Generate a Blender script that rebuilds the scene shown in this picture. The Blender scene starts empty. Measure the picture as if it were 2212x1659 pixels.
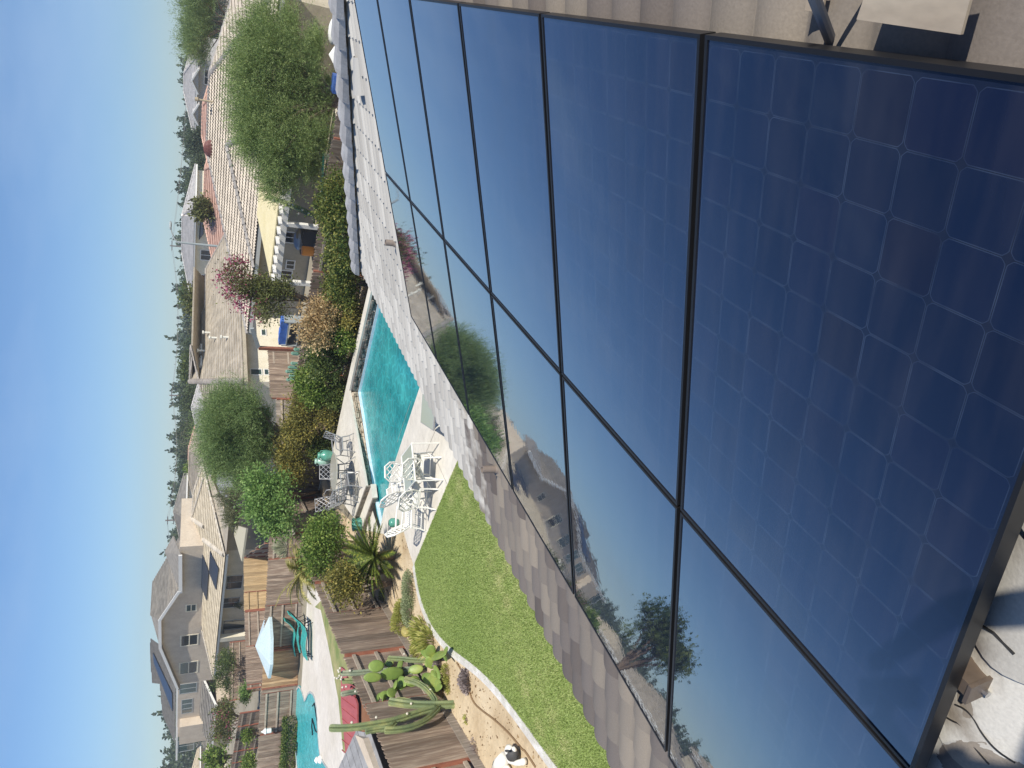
import bpy, bmesh, math, random
from mathutils import Vector, Matrix
R = math.radians
rng = random.Random(7)
C = bpy.context.scene.collection
sc = bpy.context.scene

# ------------------------------------------------------------ camera, sun, sky, exposure
H = 5.5                      # eye height over the yard (standing on the roof)
FPX = 1534.0; IW, IH = 2212.0, 1659.0
A0 = R(27.47)
_n = Vector((.028, -1, (412.0-1106)/FPX)).normalized()
_f = (Vector((0, 0, 1)) - _n*_n.z).normalized(); _r = _f.cross(_n)
def _rot(v): return Vector((math.cos(A0)*v[0]-math.sin(A0)*v[1], math.sin(A0)*v[0]+math.cos(A0)*v[1], v[2]))
# columns: world direction of the picture's down axis, side axis and view axis (the phone was held sideways)
_cu = _rot(Vector((_r.x, _f.x, _n.x))); _cv = _rot(Vector((_r.y, _f.y, _n.y))); _cw = _rot(Vector((_r.z, _f.z, _n.z)))
cam_d = bpy.data.cameras.new('camera'); cam = bpy.data.objects.new('camera', cam_d); C.objects.link(cam)
cam_d.sensor_width = 36; cam_d.lens = 36*FPX/IW; cam_d.clip_start = .05; cam_d.clip_end = 3000
_m = Matrix((_cv, _cu, -_cw)).transposed().to_4x4(); _m.translation = (0, 0, H); cam.matrix_world = _m
sc.camera = cam
SUN_EL = 48.2; SH_AZ = Vector((-.8535, .521, 0))      # the way shadows point on the ground
sd = bpy.data.lights.new('sun', 'SUN'); sd.energy = 4.7; sd.angle = R(.53); sd.color = (1, .94, .85)
so = bpy.data.objects.new('sun', sd); C.objects.link(so)
_l = (SH_AZ*math.cos(R(SUN_EL)) + Vector((0, 0, -math.sin(R(SUN_EL))))).normalized()
so.rotation_euler = (-_l).to_track_quat('Z', 'Y').to_euler(); so.location = (0, 0, 40)
w = bpy.data.worlds.new('World'); sc.world = w; w.use_nodes = True
nt = w.node_tree; bg = nt.nodes['Background']; sky = nt.nodes.new('ShaderNodeTexSky'); sky.sky_type = 'NISHITA'
sky.sun_disc = False; sky.sun_elevation = R(SUN_EL); sky.sun_rotation = math.atan2(-SH_AZ.x, -SH_AZ.y)
sky.air_density = 1.0; sky.dust_density = .25; sky.ozone_density = 3.5; sky.altitude = 100
bg.inputs['Strength'].default_value = .087
# faint wisps of cloud high in the sky
tc = nt.nodes.new('ShaderNodeTexCoord'); mp = nt.nodes.new('ShaderNodeMapping'); mp.inputs['Scale'].default_value = (1.6, 1.2, 5)
nz = nt.nodes.new('ShaderNodeTexNoise'); nz.inputs['Scale'].default_value = 1.3; nz.inputs['Detail'].default_value = 7; nz.inputs['Roughness'].default_value = .55
rp = nt.nodes.new('ShaderNodeValToRGB'); rp.color_ramp.elements[0].position = .55; rp.color_ramp.elements[1].position = .86
rp.color_ramp.elements[0].color = (0, 0, 0, 1); rp.color_ramp.elements[1].color = (.42, .42, .42, 1)
mx = nt.nodes.new('ShaderNodeMixRGB'); mx.inputs[2].default_value = (6.5, 7.0, 7.6, 1)
nt.links.new(tc.outputs['Generated'], mp.inputs[0]); nt.links.new(mp.outputs[0], nz.inputs['Vector']); nt.links.new(nz.outputs[0], rp.inputs[0])
nt.links.new(rp.outputs[0], mx.inputs[0]); nt.links.new(sky.outputs[0], mx.inputs[1]); 
tint = nt.nodes.new('ShaderNodeMixRGB'); tint.blend_type = 'MULTIPLY'; tint.inputs[0].default_value = 1; tint.inputs[2].default_value = (.79, .96, 1.17, 1)
nt.links.new(mx.outputs[0], tint.inputs[1]); nt.links.new(tint.outputs[0], bg.inputs['Color'])
sc.view_settings.view_transform = 'Standard'; sc.view_settings.look = 'None'; sc.view_settings.gamma = 1
sc.view_settings.exposure = 0.25

# ------------------------------------------------------------ picture point -> place on a known height or slope
def ray(px, py):
    return (_cu*(829.5-py) + _cv*(px-1106) + _cw*FPX).normalized()
def G(p, z=0.0):
    r = ray(*p); return Vector((0, 0, H)) + r*((z-H)/r.z)
def crop(ox, oy): return lambda x, y: ((ox+x*.406872)/1.822785, (oy+y*.406872)/1.822785)
b1 = crop(600, 0); b2 = crop(600, 600); b3 = crop(600, 1200); b4 = crop(550, 1800); b5 = crop(550, 2349)
c1 = crop(1200, 0); c2 = crop(1200, 600); c3 = crop(1200, 1200); c4 = crop(1200, 1800); c5 = crop(1200, 2349); d5 = crop(1900, 2349)
def proj(v):
    d = Vector(v)-Vector((0, 0, H)); z = d.dot(_cw); return (1106+FPX*d.dot(_cv)/z, 829.5-FPX*d.dot(_cu)/z)
def zat(px, x, y, hi=60.):      # height over (x, y) that shows at picture column px
    lo = -3.0
    for _ in range(50):
        m = (lo+hi)/2
        if proj((x, y, m))[0] > px: lo = m
        else: hi = m
    return lo
class Plane:             # a roof slope: its eave line and pitch (rising away from the eave)
    def __init__(s, a, b, pitch=1/3., away=None):
        s.o = Vector(a); s.d = (Vector(b)-s.o).normalized()
        up = Vector((-s.d.y, s.d.x, 0)).normalized()
        ref = Vector(away) if away is not None else Vector((s.o.x, s.o.y, 0))
        if up.dot(ref) < 0: up = -up
        s.s = (up+Vector((0, 0, pitch))).normalized(); s.n = s.d.cross(s.s).normalized()
        if s.n.z < 0: s.n = -s.n
    def at(s, p):
        r = ray(*p); return Vector((0, 0, H)) + r*((s.o-Vector((0, 0, H))).dot(s.n)/r.dot(s.n))
    def uv(s, p): q = Vector(p)-s.o; return (q.dot(s.d), q.dot(s.s))
    def pt(s, u, v, h=0): return s.o + s.d*u + s.s*v + s.n*h

# ------------------------------------------------------------ materials
MATS = {}
def mat(name, c1, c2=None, scale=5., rough=.75, bump=0., bscale=None, attr=0., metal=0., c3=None, stretch=None, spec=.5, detail=4, trans=0., lo=.35, hi=.65, wood=0):
    if name in MATS: return MATS[name]
    m = bpy.data.materials.new(name); m.use_nodes = True; t = m.node_tree; N = t.nodes; L = t.links; b = N['Principled BSDF']
    b.inputs['Roughness'].default_value = rough; b.inputs['Metallic'].default_value = metal; b.inputs['Specular IOR Level'].default_value = spec
    tcn = N.new('ShaderNodeTexCoord'); vec = tcn.outputs['Object']
    if stretch:
        mpn = N.new('ShaderNodeMapping'); mpn.inputs['Scale'].default_value = stretch; L.new(vec, mpn.inputs[0]); vec = mpn.outputs[0]
    col = None
    if c2 is not None:
        n1 = N.new('ShaderNodeTexNoise'); n1.inputs['Scale'].default_value = scale; n1.inputs['Detail'].default_value = detail; L.new(vec, n1.inputs['Vector'])
        r1 = N.new('ShaderNodeValToRGB'); e = r1.color_ramp.elements; e[0].position = lo; e[1].position = hi; e[0].color = (*c1, 1); e[1].color = (*c2, 1)
        if c3 is not None: q = e.new((lo+hi)/2+.04); q.color = (*c3, 1)
        L.new(n1.outputs[0], r1.inputs[0]); col = r1.outputs[0]
        n2 = N.new('ShaderNodeTexNoise'); n2.inputs['Scale'].default_value = scale*7.3; n2.inputs['Detail'].default_value = 3; L.new(vec, n2.inputs['Vector'])
        mr = N.new('ShaderNodeMapRange'); mr.inputs[3].default_value = .8; mr.inputs[4].default_value = 1.2; L.new(n2.outputs[0], mr.inputs[0])
        mm = N.new('ShaderNodeMixRGB'); mm.blend_type = 'MULTIPLY'; mm.inputs[0].default_value = 1; L.new(col, mm.inputs[1]); L.new(mr.outputs[0], mm.inputs[2]); col = mm.outputs[0]
    if attr:
        a = N.new('ShaderNodeAttribute'); a.attribute_name = 'rnd'
        mr = N.new('ShaderNodeMapRange'); mr.inputs[3].default_value = 1-attr; mr.inputs[4].default_value = 1+attr; L.new(a.outputs['Fac'], mr.inputs[0])
        mm = N.new('ShaderNodeMixRGB'); mm.blend_type = 'MULTIPLY'; mm.inputs[0].default_value = 1
        if col is None: mm.inputs[1].default_value = (*c1, 1)
        else: L.new(col, mm.inputs[1])
        L.new(mr.outputs[0], mm.inputs[2]); col = mm.outputs[0]
    if col is None: b.inputs['Base Color'].default_value = (*c1, 1)
    else: L.new(col, b.inputs['Base Color'])
    if bump:
        n3 = N.new('ShaderNodeTexNoise'); n3.inputs['Scale'].default_value = bscale or scale*6; n3.inputs['Detail'].default_value = 5; L.new(vec, n3.inputs['Vector'])
        bp = N.new('ShaderNodeBump'); bp.inputs['Strength'].default_value = 1; bp.inputs['Distance'].default_value = bump; L.new(n3.outputs[0], bp.inputs['Height']); L.new(bp.outputs[0], b.inputs['Normal'])
    if trans:
        b.inputs['Transmission Weight'].default_value = 0
        tr = N.new('ShaderNodeBsdfTranslucent'); ms = N.new('ShaderNodeMixShader'); ms.inputs[0].default_value = trans
        if col is not None: L.new(col, tr.inputs[0])
        else: tr.inputs[0].default_value = (*c1, 1)
        L.new(b.outputs[0], ms.inputs[1]); L.new(tr.outputs[0], ms.inputs[2]); L.new(ms.outputs[0], N['Material Output'].inputs[0])
    MATS[name] = m; return m
def leafmat(name, dark, mid, light, third=None):
    if name in MATS: return MATS[name]
    m = bpy.data.materials.new(name); m.use_nodes = True; t = m.node_tree; N = t.nodes; L = t.links; b = N['Principled BSDF']
    b.inputs['Roughness'].default_value = .55; b.inputs['Specular IOR Level'].default_value = .35
    a = N.new('ShaderNodeAttribute'); a.attribute_name = 'rnd'
    r = N.new('ShaderNodeValToRGB'); e = r.color_ramp.elements; e[0].color = (*dark, 1); e[1].color = (*light, 1); q = e.new(.5); q.color = (*mid, 1)
    if third: q = e.new(.93); q.color = (*light, 1); e[-1].color = (*third, 1); 
    L.new(a.outputs['Fac'], r.inputs[0]); L.new(r.outputs[0], b.inputs['Base Color'])
    tr = N.new('ShaderNodeBsdfTranslucent'); ms = N.new('ShaderNodeMixShader'); ms.inputs[0].default_value = .28
    L.new(r.outputs[0], tr.inputs[0]); L.new(b.outputs[0], ms.inputs[1]); L.new(tr.outputs[0], ms.inputs[2]); L.new(ms.outputs[0], N['Material Output'].inputs[0])
    MATS[name] = m; return m

# ------------------------------------------------------------ mesh builder and scene bookkeeping
class MB:
    def __init__(s): s.v = []; s.f = []; s.a = []; s.k = 0.5
    def vs(s, pts): n = len(s.v); s.v.extend(tuple(p) for p in pts); return n
    def face(s, idx, a=None): s.f.append(tuple(idx)); s.a.append(s.k if a is None else a)
    def poly(s, pts, a=None): n = s.vs(pts); s.face(range(n, n+len(pts)), a)
    def box(s, c, size, rz=0., ax=None, a=None):
        c = Vector(c)
        if ax is None: ax = (Vector((math.cos(rz), math.sin(rz), 0)), Vector((-math.sin(rz), math.cos(rz), 0)), Vector((0, 0, 1)))
        h = [x/2 for x in size]
        n = s.vs([c+ax[0]*(i*h[0])+ax[1]*(j*h[1])+ax[2]*(k*h[2]) for k in (-1, 1) for j in (-1, 1) for i in (-1, 1)])
        for q in ((0, 2, 3, 1), (4, 5, 7, 6), (0, 1, 5, 4), (2, 6, 7, 3), (0, 4, 6, 2), (1, 3, 7, 5)): s.face([n+i for i in q], a)
    def beam(s, p, q, wd, ht, up=(0, 0, 1), a=None):
        p = Vector(p); q = Vector(q); d = q-p; L = d.length
        if L < 1e-6: return
        x = d/L; u = Vector(up); y = u.cross(x)
        if y.length < 1e-4: y = Vector((1, 0, 0)).cross(x)
        y.normalize(); z = x.cross(y); s.box((p+q)/2, (L, wd, ht), ax=(x, y, z), a=a)
    def tube(s, pts, rad, n=8, cap=True, a=None, ribs=0):
        pts = [Vector(p) for p in pts]; N = len(pts); rr = rad if isinstance(rad, (list, tuple)) else [rad]*N
        prev = None; rings = []
        for i, p in enumerate(pts):
            t = (pts[min(i+1, N-1)]-pts[max(i-1, 0)])
            t = t.normalized() if t.length > 1e-9 else Vector((0, 0, 1))
            if prev is None: x = t.orthogonal().normalized()
            else: x = (prev-t*prev.dot(t)); x = x.normalized() if x.length > 1e-6 else t.orthogonal().normalized()
            prev = x; y = t.cross(x)
            rings.append(s.vs([p+(x*math.cos(2*math.pi*j/n)+y*math.sin(2*math.pi*j/n))*rr[i]*(1 if not ribs else (1 if j % 2 else ribs)) for j in range(n)]))
        for i in range(N-1):
            A, B = rings[i], rings[i+1]
            for j in range(n): k = (j+1) % n; s.face((A+j, A+k, B+k, B+j), a)
        if cap: s.face([rings[0]+j for j in reversed(range(n))], a); s.face([rings[-1]+j for j in range(n)], a)
    def lathe(s, prof, c=(0, 0, 0), n=16, a=None, sx=1., sy=1.):
        c = Vector(c); rings = [s.vs([c+Vector((r*sx*math.cos(2*math.pi*j/n), r*sy*math.sin(2*math.pi*j/n), z)) for j in range(n)]) for r, z in prof]
        for A, B in zip(rings, rings[1:]):
            for j in range(n): k = (j+1) % n; s.face((A+j, A+k, B+k, B+j), a)
        s.face([rings[0]+j for j in reversed(range(n))], a); s.face([rings[-1]+j for j in range(n)], a)
    def ball(s, c, r, n=12, m=8, a=None, ax=None):
        r = (r, r, r) if not isinstance(r, (tuple, list)) else r; c = Vector(c); ax = ax or (Vector((1, 0, 0)), Vector((0, 1, 0)), Vector((0, 0, 1)))
        rings = []
        for i in range(1, m):
            t = math.pi*i/m
            rings.append(s.vs([c+ax[0]*(r[0]*math.sin(t)*math.cos(2*math.pi*j/n))+ax[1]*(r[1]*math.sin(t)*math.sin(2*math.pi*j/n))-ax[2]*(r[2]*math.cos(t)) for j in range(n)]))
        bt = s.vs([c-ax[2]*r[2]]); tp = s.vs([c+ax[2]*r[2]])
        for A, B in zip(rings, rings[1:]):
            for j in range(n): k = (j+1) % n; s.face((A+j, A+k, B+k, B+j), a)
        for j in range(n): k = (j+1) % n; s.face((bt, rings[0]+k, rings[0]+j), a); s.face((tp, rings[-1]+j, rings[-1]+k), a)
    def prism(s, pts, z0, z1, a=None):     # outline in plan, z0 / z1 numbers or same-length lists
        n = len(pts); ar = sum(pts[i][0]*pts[(i+1) % n][1]-pts[(i+1) % n][0]*pts[i][1] for i in range(n))
        if ar < 0: pts = list(reversed(pts))
        A = s.vs([(p[0], p[1], z0) for p in pts]); B = s.vs([(p[0], p[1], z1) for p in pts])
        s.face([A+j for j in reversed(range(n))], a); s.face([B+j for j in range(n)], a)
        for j in range(n): k = (j+1) % n; s.face((A+j, A+k, B+k, B+j), a)
    def slab(s, pts, nrm, th, a=None):      # thin solid from a flat polygon in space
        nrm = Vector(nrm).normalized(); pts = [Vector(p) for p in pts]; n = len(pts)
        A = s.vs([p-nrm*th for p in pts]); B = s.vs(pts)
        s.face([B+j for j in range(n)], a); s.face([A+j for j in reversed(range(n))], a)
        for j in range(n): k = (j+1) % n; s.face((A+j, A+k, B+k, B+j), a)
    def build(s, name, m, parent=None, smooth=False, loc=None):
        base = Vector(parent.matrix_world.translation) if parent is not None else (Vector(loc) if loc is not None else Vector((0, 0, 0)))
        if parent is not None: base = wloc(parent)
        me = bpy.data.meshes.new(name); me.from_pydata([(p[0]-base.x, p[1]-base.y, p[2]-base.z) for p in s.v], [], s.f)
        at = me.attributes.new('rnd', 'FLOAT', 'FACE'); at.data.foreach_set('value', s.a)
        me.materials.append(m)
        if smooth: me.polygons.foreach_set('use_smooth', [True]*len(me.polygons))
        me.update(); o = bpy.data.objects.new(name, me); C.objects.link(o)
        if parent is not None: o.parent = parent
        else: o.location = base
        return o
def wloc(o):
    v = Vector(o.location)
    while o.parent: o = o.parent; v += Vector(o.location)
    return v
def tag(o, label, cat, group=None):
    o['label'] = label; o['category'] = cat
    if group: o['group'] = group
    return o
def thing(name, label, cat, loc, group=None):
    o = bpy.data.objects.new(name, None); C.objects.link(o); o.location = Vector(loc); o.empty_display_size = .2
    return tag(o, label, cat, group)
def struct(o, kind='structure'): o['kind'] = kind; return o
def copy_tree(o, loc, rz=0., label=None, group=None, scale=None):
    r = o.copy(); C.objects.link(r); r.location = loc; r.rotation_euler = (0, 0, rz)
    if scale: r.scale = (scale,)*3
    if label: r['label'] = label
    if group: r['group'] = group
    for ch in o.children:
        c = ch.copy(); C.objects.link(c); c.parent = r
        for g in ch.children: d = g.copy(); C.objects.link(d); d.parent = c
    return r
def place(o, loc, rz=0., scale=None):
    o.location = loc; o.rotation_euler = (0, 0, rz)
    if scale: o.scale = (scale,)*3
    return o
# tiled slope as real geometry: rows of overlapping tiles with a rolled profile, cut to a convex outline
def tiles(name, m, pl, outline, parent, tw=.165, course=.355, hump=.028, step=.026, flat=False, seg=6, patch=None, seed=1, closed=False, pw=.8, cw=1, scal=.018):
    uv = [pl.uv(p) for p in outline]; u0 = min(p[0] for p in uv); u1 = max(p[0] for p in uv); v0 = min(p[1] for p in uv); v1 = max(p[1] for p in uv)
    r = random.Random(seed); bm = bmesh.new(); lay = bm.faces.layers.float.new('rnd')
    nu = int((u1-u0)/tw)+2; nv = int((v1-v0)/course)+2
    for j in range(nv):
        va = v0+j*course; vb = va+course
        off = (.5*tw*2 if (j % 2 and flat) else 0)
        rows = []
        for vv, hh in (((va, -.004), (va+.001, step), (vb+.004, 0.004)) if (flat or closed) else ((va, step), (vb+.05, .0))):
            row = []
            for i in range(nu*seg+1):
                u = u0+i*tw/seg; ph = (i % seg)/seg
                hm = 0 if flat else hump*(.5-.5*math.cos(2*math.pi*ph))**pw
                sc_ = 0 if (flat or hh <= 0.005 and vv > va+.01) else -scal*(.5-.5*math.cos(2*math.pi*ph))
                row.append(bm.verts.new(pl.pt(u, vv+sc_, hm+hh)))
            rows.append(row)
        rn = {}
        if len(rows) == 3:      # the butt edge gets its own corners, so it shades as a crisp step
            rows = [rows[0], rows[1], [bm.verts.new(v.co) for v in rows[1]], rows[2]]; prs = ((rows[0], rows[1]), (rows[2], rows[3]))
        else: prs = ((rows[0], rows[1]),)
        for A, B in prs:
            for i in range(nu*seg):
                k = int((i*tw/seg+off)/((2 if cw == 1 else 1)*tw)); 
                if k not in rn: rn[k] = r.random() if not patch else patch(u0+k*2*tw, va, r)
                f = bm.faces.new((A[i], A[i+1], B[i+1], B[i])); f[lay] = rn[k]; f.smooth = not flat
    cen = sum((Vector(p) for p in outline), Vector())/len(outline)
    n = len(outline)
    for i in range(n):
        p = Vector(outline[i]); q = Vector(outline[(i+1) % n]); e = (q-p)
        if e.length < 1e-4: continue
        nn = e.cross(pl.n).normalized()
        if nn.dot(cen-p) > 0: nn = -nn
        bmesh.ops.bisect_plane(bm, geom=bm.verts[:]+bm.edges[:]+bm.faces[:], plane_co=p, plane_no=nn, clear_outer=True)
    for f in bm.faces:
        if f.normal.dot(pl.n) < 0: pass
    me = bpy.data.meshes.new(name); base = wloc(parent) if parent is not None else Vector()
    bmesh.ops.translate(bm, verts=bm.verts, vec=-base); bm.to_mesh(me); bm.free(); me.materials.append(m)
    o = bpy.data.objects.new(name, me); C.objects.link(o); o.parent = parent; return o
def caps(mb, p, q, n=None, r=.11, up=(0, 0, 1), seg=.36, a=None, rg=None, t0=1.18):   # row of ridge or hip cap tiles
    p = Vector(p); q = Vector(q); L = (q-p).length
    if L < .05: return
    k = max(1, int(L/seg)); d = (q-p)/L; u = Vector(up); y = u.cross(d).normalized(); z = d.cross(y)
    for i in range(k):
        s0 = p+d*(L*i/k); s1 = p+d*(L*(i+1.12)/k); t1 = .95; a_ = (rg or rng).random() if a is None else a
        A = []; B = []
        for j in range(7):
            th = math.pi*(j/6); A.append(s0+y*(math.cos(th)*r*t0)+z*(math.sin(th)*r*t0*.75+.012)); B.append(s1+y*(math.cos(th)*r*t1)+z*(math.sin(th)*r*t1*.75))
        ia = mb.vs(A); ib = mb.vs(B)
        for j in range(6): mb.face((ia+j, ib+j, ib+j+1, ia+j+1), a_)
        mb.face([ia+j for j in range(7)], a_)
# ============================================================ the house the picture was taken from
M_tile = mat('weathered_roof_tile', (.23, .2, .18), (.33, .3, .27), 3.0, .8, .004, 90, attr=.28)
# fitted frame of the panel plane: seam corner, up-slope, along the eave, outward
_o = Vector((-1.358, .594, H-1.624)); AX = _rot(Vector((.8425, -.4354, .3173))); BX = _rot(Vector((.4614, .8872, -.0075)))
AX.normalize(); BX = (BX-AX*BX.dot(AX)).normalized(); NX = AX.cross(BX).normalized()
if NX.z < 0: NX = -NX
def RP(a, b, d=0.): return _o + AX*a + BX*b + NX*d
DROP = -.135
EA = -3.03
class RoofPl(Plane):
    def __init__(s, o, d, sl, n): s.o, s.d, s.s, s.n = o, d, sl, n
rpl = RoofPl(RP(EA, 0, DROP), BX, AX, NX)
house = thing('tiled_house', 'grey brown tiled hip roof in the foreground carrying the solar panels', 'house', (3, 4, 0))
BF = 11.9                                     # far eave corner along the eave
ORG = [rpl.uv(rpl.at(d5(1172, 850))), rpl.uv(rpl.at(d5(1265, 1020)))]
def tint(u, v, r):
    x = r.random(); q = RP(EA, 0, 0)
    for (uu, vv) in ORG:
        if abs(u+.1-uu) < .1 and abs(v+.17-vv) < .18: return 1.6
    return x
def roofmat():
    m = bpy.data.materials.new('foreground_roof_tile'); m.use_nodes = True; t = m.node_tree; N = t.nodes; L = t.links; b = N['Principled BSDF']
    b.inputs['Roughness'].default_value = .8; b.inputs['Specular IOR Level'].default_value = .3
    a = N.new('ShaderNodeAttribute'); a.attribute_name = 'rnd'
    r = N.new('ShaderNodeValToRGB'); e = r.color_ramp.elements; e[0].color = (.125, .105, .092, 1); e[1].color = (.31, .265, .21, 1)
    q = e.new(.35); q.color = (.19, .165, .145, 1); q = e.new(.7); q.color = (.23, .20, .165, 1)
    L.new(a.outputs['Fac'], r.inputs[0])
    gt = N.new('ShaderNodeMath'); gt.operation = 'GREATER_THAN'; gt.inputs[1].default_value = 1.2; L.new(a.outputs['Fac'], gt.inputs[0])
    m1 = N.new('ShaderNodeMixRGB'); m1.inputs[2].default_value = (.46, .25, .16, 1); L.new(gt.outputs[0], m1.inputs[0]); L.new(r.outputs[0], m1.inputs[1])
    tcn = N.new('ShaderNodeTexCoord'); sp = N.new('ShaderNodeSeparateXYZ'); L.new(tcn.outputs['Object'], sp.inputs[0])
    nz = N.new('ShaderNodeTexNoise'); nz.inputs['Scale'].default_value = 5; nz.inputs['Detail'].default_value = 6; L.new(tcn.outputs['Object'], nz.inputs['Vector'])
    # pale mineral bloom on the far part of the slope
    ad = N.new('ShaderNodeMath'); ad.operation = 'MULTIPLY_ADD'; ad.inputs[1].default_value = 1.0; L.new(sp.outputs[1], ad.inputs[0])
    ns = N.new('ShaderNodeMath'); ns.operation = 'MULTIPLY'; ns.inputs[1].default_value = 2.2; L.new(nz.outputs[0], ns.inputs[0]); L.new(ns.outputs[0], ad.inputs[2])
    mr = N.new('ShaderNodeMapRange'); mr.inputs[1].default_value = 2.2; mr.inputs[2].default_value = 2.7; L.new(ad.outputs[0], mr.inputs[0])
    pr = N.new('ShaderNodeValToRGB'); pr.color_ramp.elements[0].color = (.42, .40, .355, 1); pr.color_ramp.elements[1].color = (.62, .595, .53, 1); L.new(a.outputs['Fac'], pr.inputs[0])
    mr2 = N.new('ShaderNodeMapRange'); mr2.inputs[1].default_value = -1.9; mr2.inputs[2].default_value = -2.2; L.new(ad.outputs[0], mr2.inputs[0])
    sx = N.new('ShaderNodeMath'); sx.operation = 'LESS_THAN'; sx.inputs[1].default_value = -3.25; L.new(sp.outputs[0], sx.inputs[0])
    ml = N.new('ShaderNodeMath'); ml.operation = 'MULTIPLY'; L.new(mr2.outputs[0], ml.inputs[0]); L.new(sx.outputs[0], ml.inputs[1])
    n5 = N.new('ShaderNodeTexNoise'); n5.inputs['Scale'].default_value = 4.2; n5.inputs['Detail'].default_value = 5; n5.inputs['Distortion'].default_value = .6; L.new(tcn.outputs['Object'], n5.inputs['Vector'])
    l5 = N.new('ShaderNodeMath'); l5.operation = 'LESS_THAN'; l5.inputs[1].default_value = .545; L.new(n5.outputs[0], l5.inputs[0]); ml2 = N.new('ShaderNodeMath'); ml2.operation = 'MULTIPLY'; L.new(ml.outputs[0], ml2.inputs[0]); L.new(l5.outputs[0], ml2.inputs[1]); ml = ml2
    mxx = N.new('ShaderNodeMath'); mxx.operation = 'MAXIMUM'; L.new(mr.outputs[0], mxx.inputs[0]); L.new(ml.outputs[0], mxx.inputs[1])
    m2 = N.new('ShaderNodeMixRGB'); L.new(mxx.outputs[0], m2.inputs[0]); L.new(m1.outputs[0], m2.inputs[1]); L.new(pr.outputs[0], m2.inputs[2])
    n2 = N.new('ShaderNodeTexNoise'); n2.inputs['Scale'].default_value = 120; n2.inputs['Detail'].default_value = 5; L.new(tcn.outputs['Object'], n2.inputs['Vector'])
    m3r = N.new('ShaderNodeMapRange'); m3r.inputs[3].default_value = .8; m3r.inputs[4].default_value = 1.2; L.new(n2.outputs[0], m3r.inputs[0])
    m3 = N.new('ShaderNodeMixRGB'); m3.blend_type = 'MULTIPLY'; m3.inputs[0].default_value = 1; L.new(m2.outputs[0], m3.inputs[1]); L.new(m3r.outputs[0], m3.inputs[2])
    L.new(m3.outputs[0], b.inputs['Base Color'])
    bp = N.new('ShaderNodeBump'); bp.inputs['Distance'].default_value = .0007; L.new(n2.outputs[0], bp.inputs['Height']); L.new(bp.outputs[0], b.inputs['Normal'])
    return m
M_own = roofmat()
AR = 3.9                                       # ridge, measured up the slope
out = [RP(EA, -6, DROP), RP(EA, BF, DROP), RP(AR, BF-(AR-EA)*.95, DROP), RP(AR, -6, DROP)]
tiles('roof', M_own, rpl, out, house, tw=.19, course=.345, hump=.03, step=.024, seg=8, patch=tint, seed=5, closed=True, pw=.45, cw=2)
hipm = MB(); hr = random.Random(4)
hp0 = RP(EA+.05, BF+.02, DROP+.03); hp1 = RP(AR, BF-(AR-EA)*.95, DROP+.03)
caps(hipm, hp0, hp1, r=.155, seg=.42, rg=hr, t0=1.32)
M_cap = mat('grey_cap_tile', (.37, .36, .345), (.48, .47, .45), 4, .6, .003, 70, attr=.1)
hipm.build('hip_cap', M_cap, house, smooth=False)
# the slope behind the hip and the one behind the ridge
rm = MB()
hipc = RP(EA, BF, DROP); top = RP(AR, BF-(AR-EA)*.95, DROP); topn = RP(AR, -6, DROP)
far_r = Vector((top.x*2-hipc.x, hipc.y, hipc.z))
rm.slab([hipc, far_r, top], (far_r-hipc).cross(top-hipc), .04); e = Vector((far_r.x, topn.y, far_r.z))
rm.slab([far_r, e, topn, top], (e-far_r).cross(top-far_r), .04)
rm.build('roof', M_tile, house)
wm = MB(); eh = RP(EA, 0, DROP)
wm.box(((eh.x+far_r.x)/2, (hipc.y-6)/2-.3, 1.18), (far_r.x-eh.x-1.2, hipc.y+6-1.2, 2.36)); wm.build('wall', mat('tan_stucco', (.45, .4, .32), (.52, .47, .38), 3, .9, .004), house)
fm = MB(); fm.beam(RP(EA+.06, -6, DROP-.09), RP(EA+.06, BF-.05, DROP-.09), .03, .14, up=NX); fm.beam(Vector((hipc.x, hipc.y-.06, hipc.z-.09)), Vector((far_r.x, hipc.y-.06, hipc.z-.09)), .03, .14)
fm.build('fascia', mat('fascia_paint', (.5, .47, .4), rough=.6), house)

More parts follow.
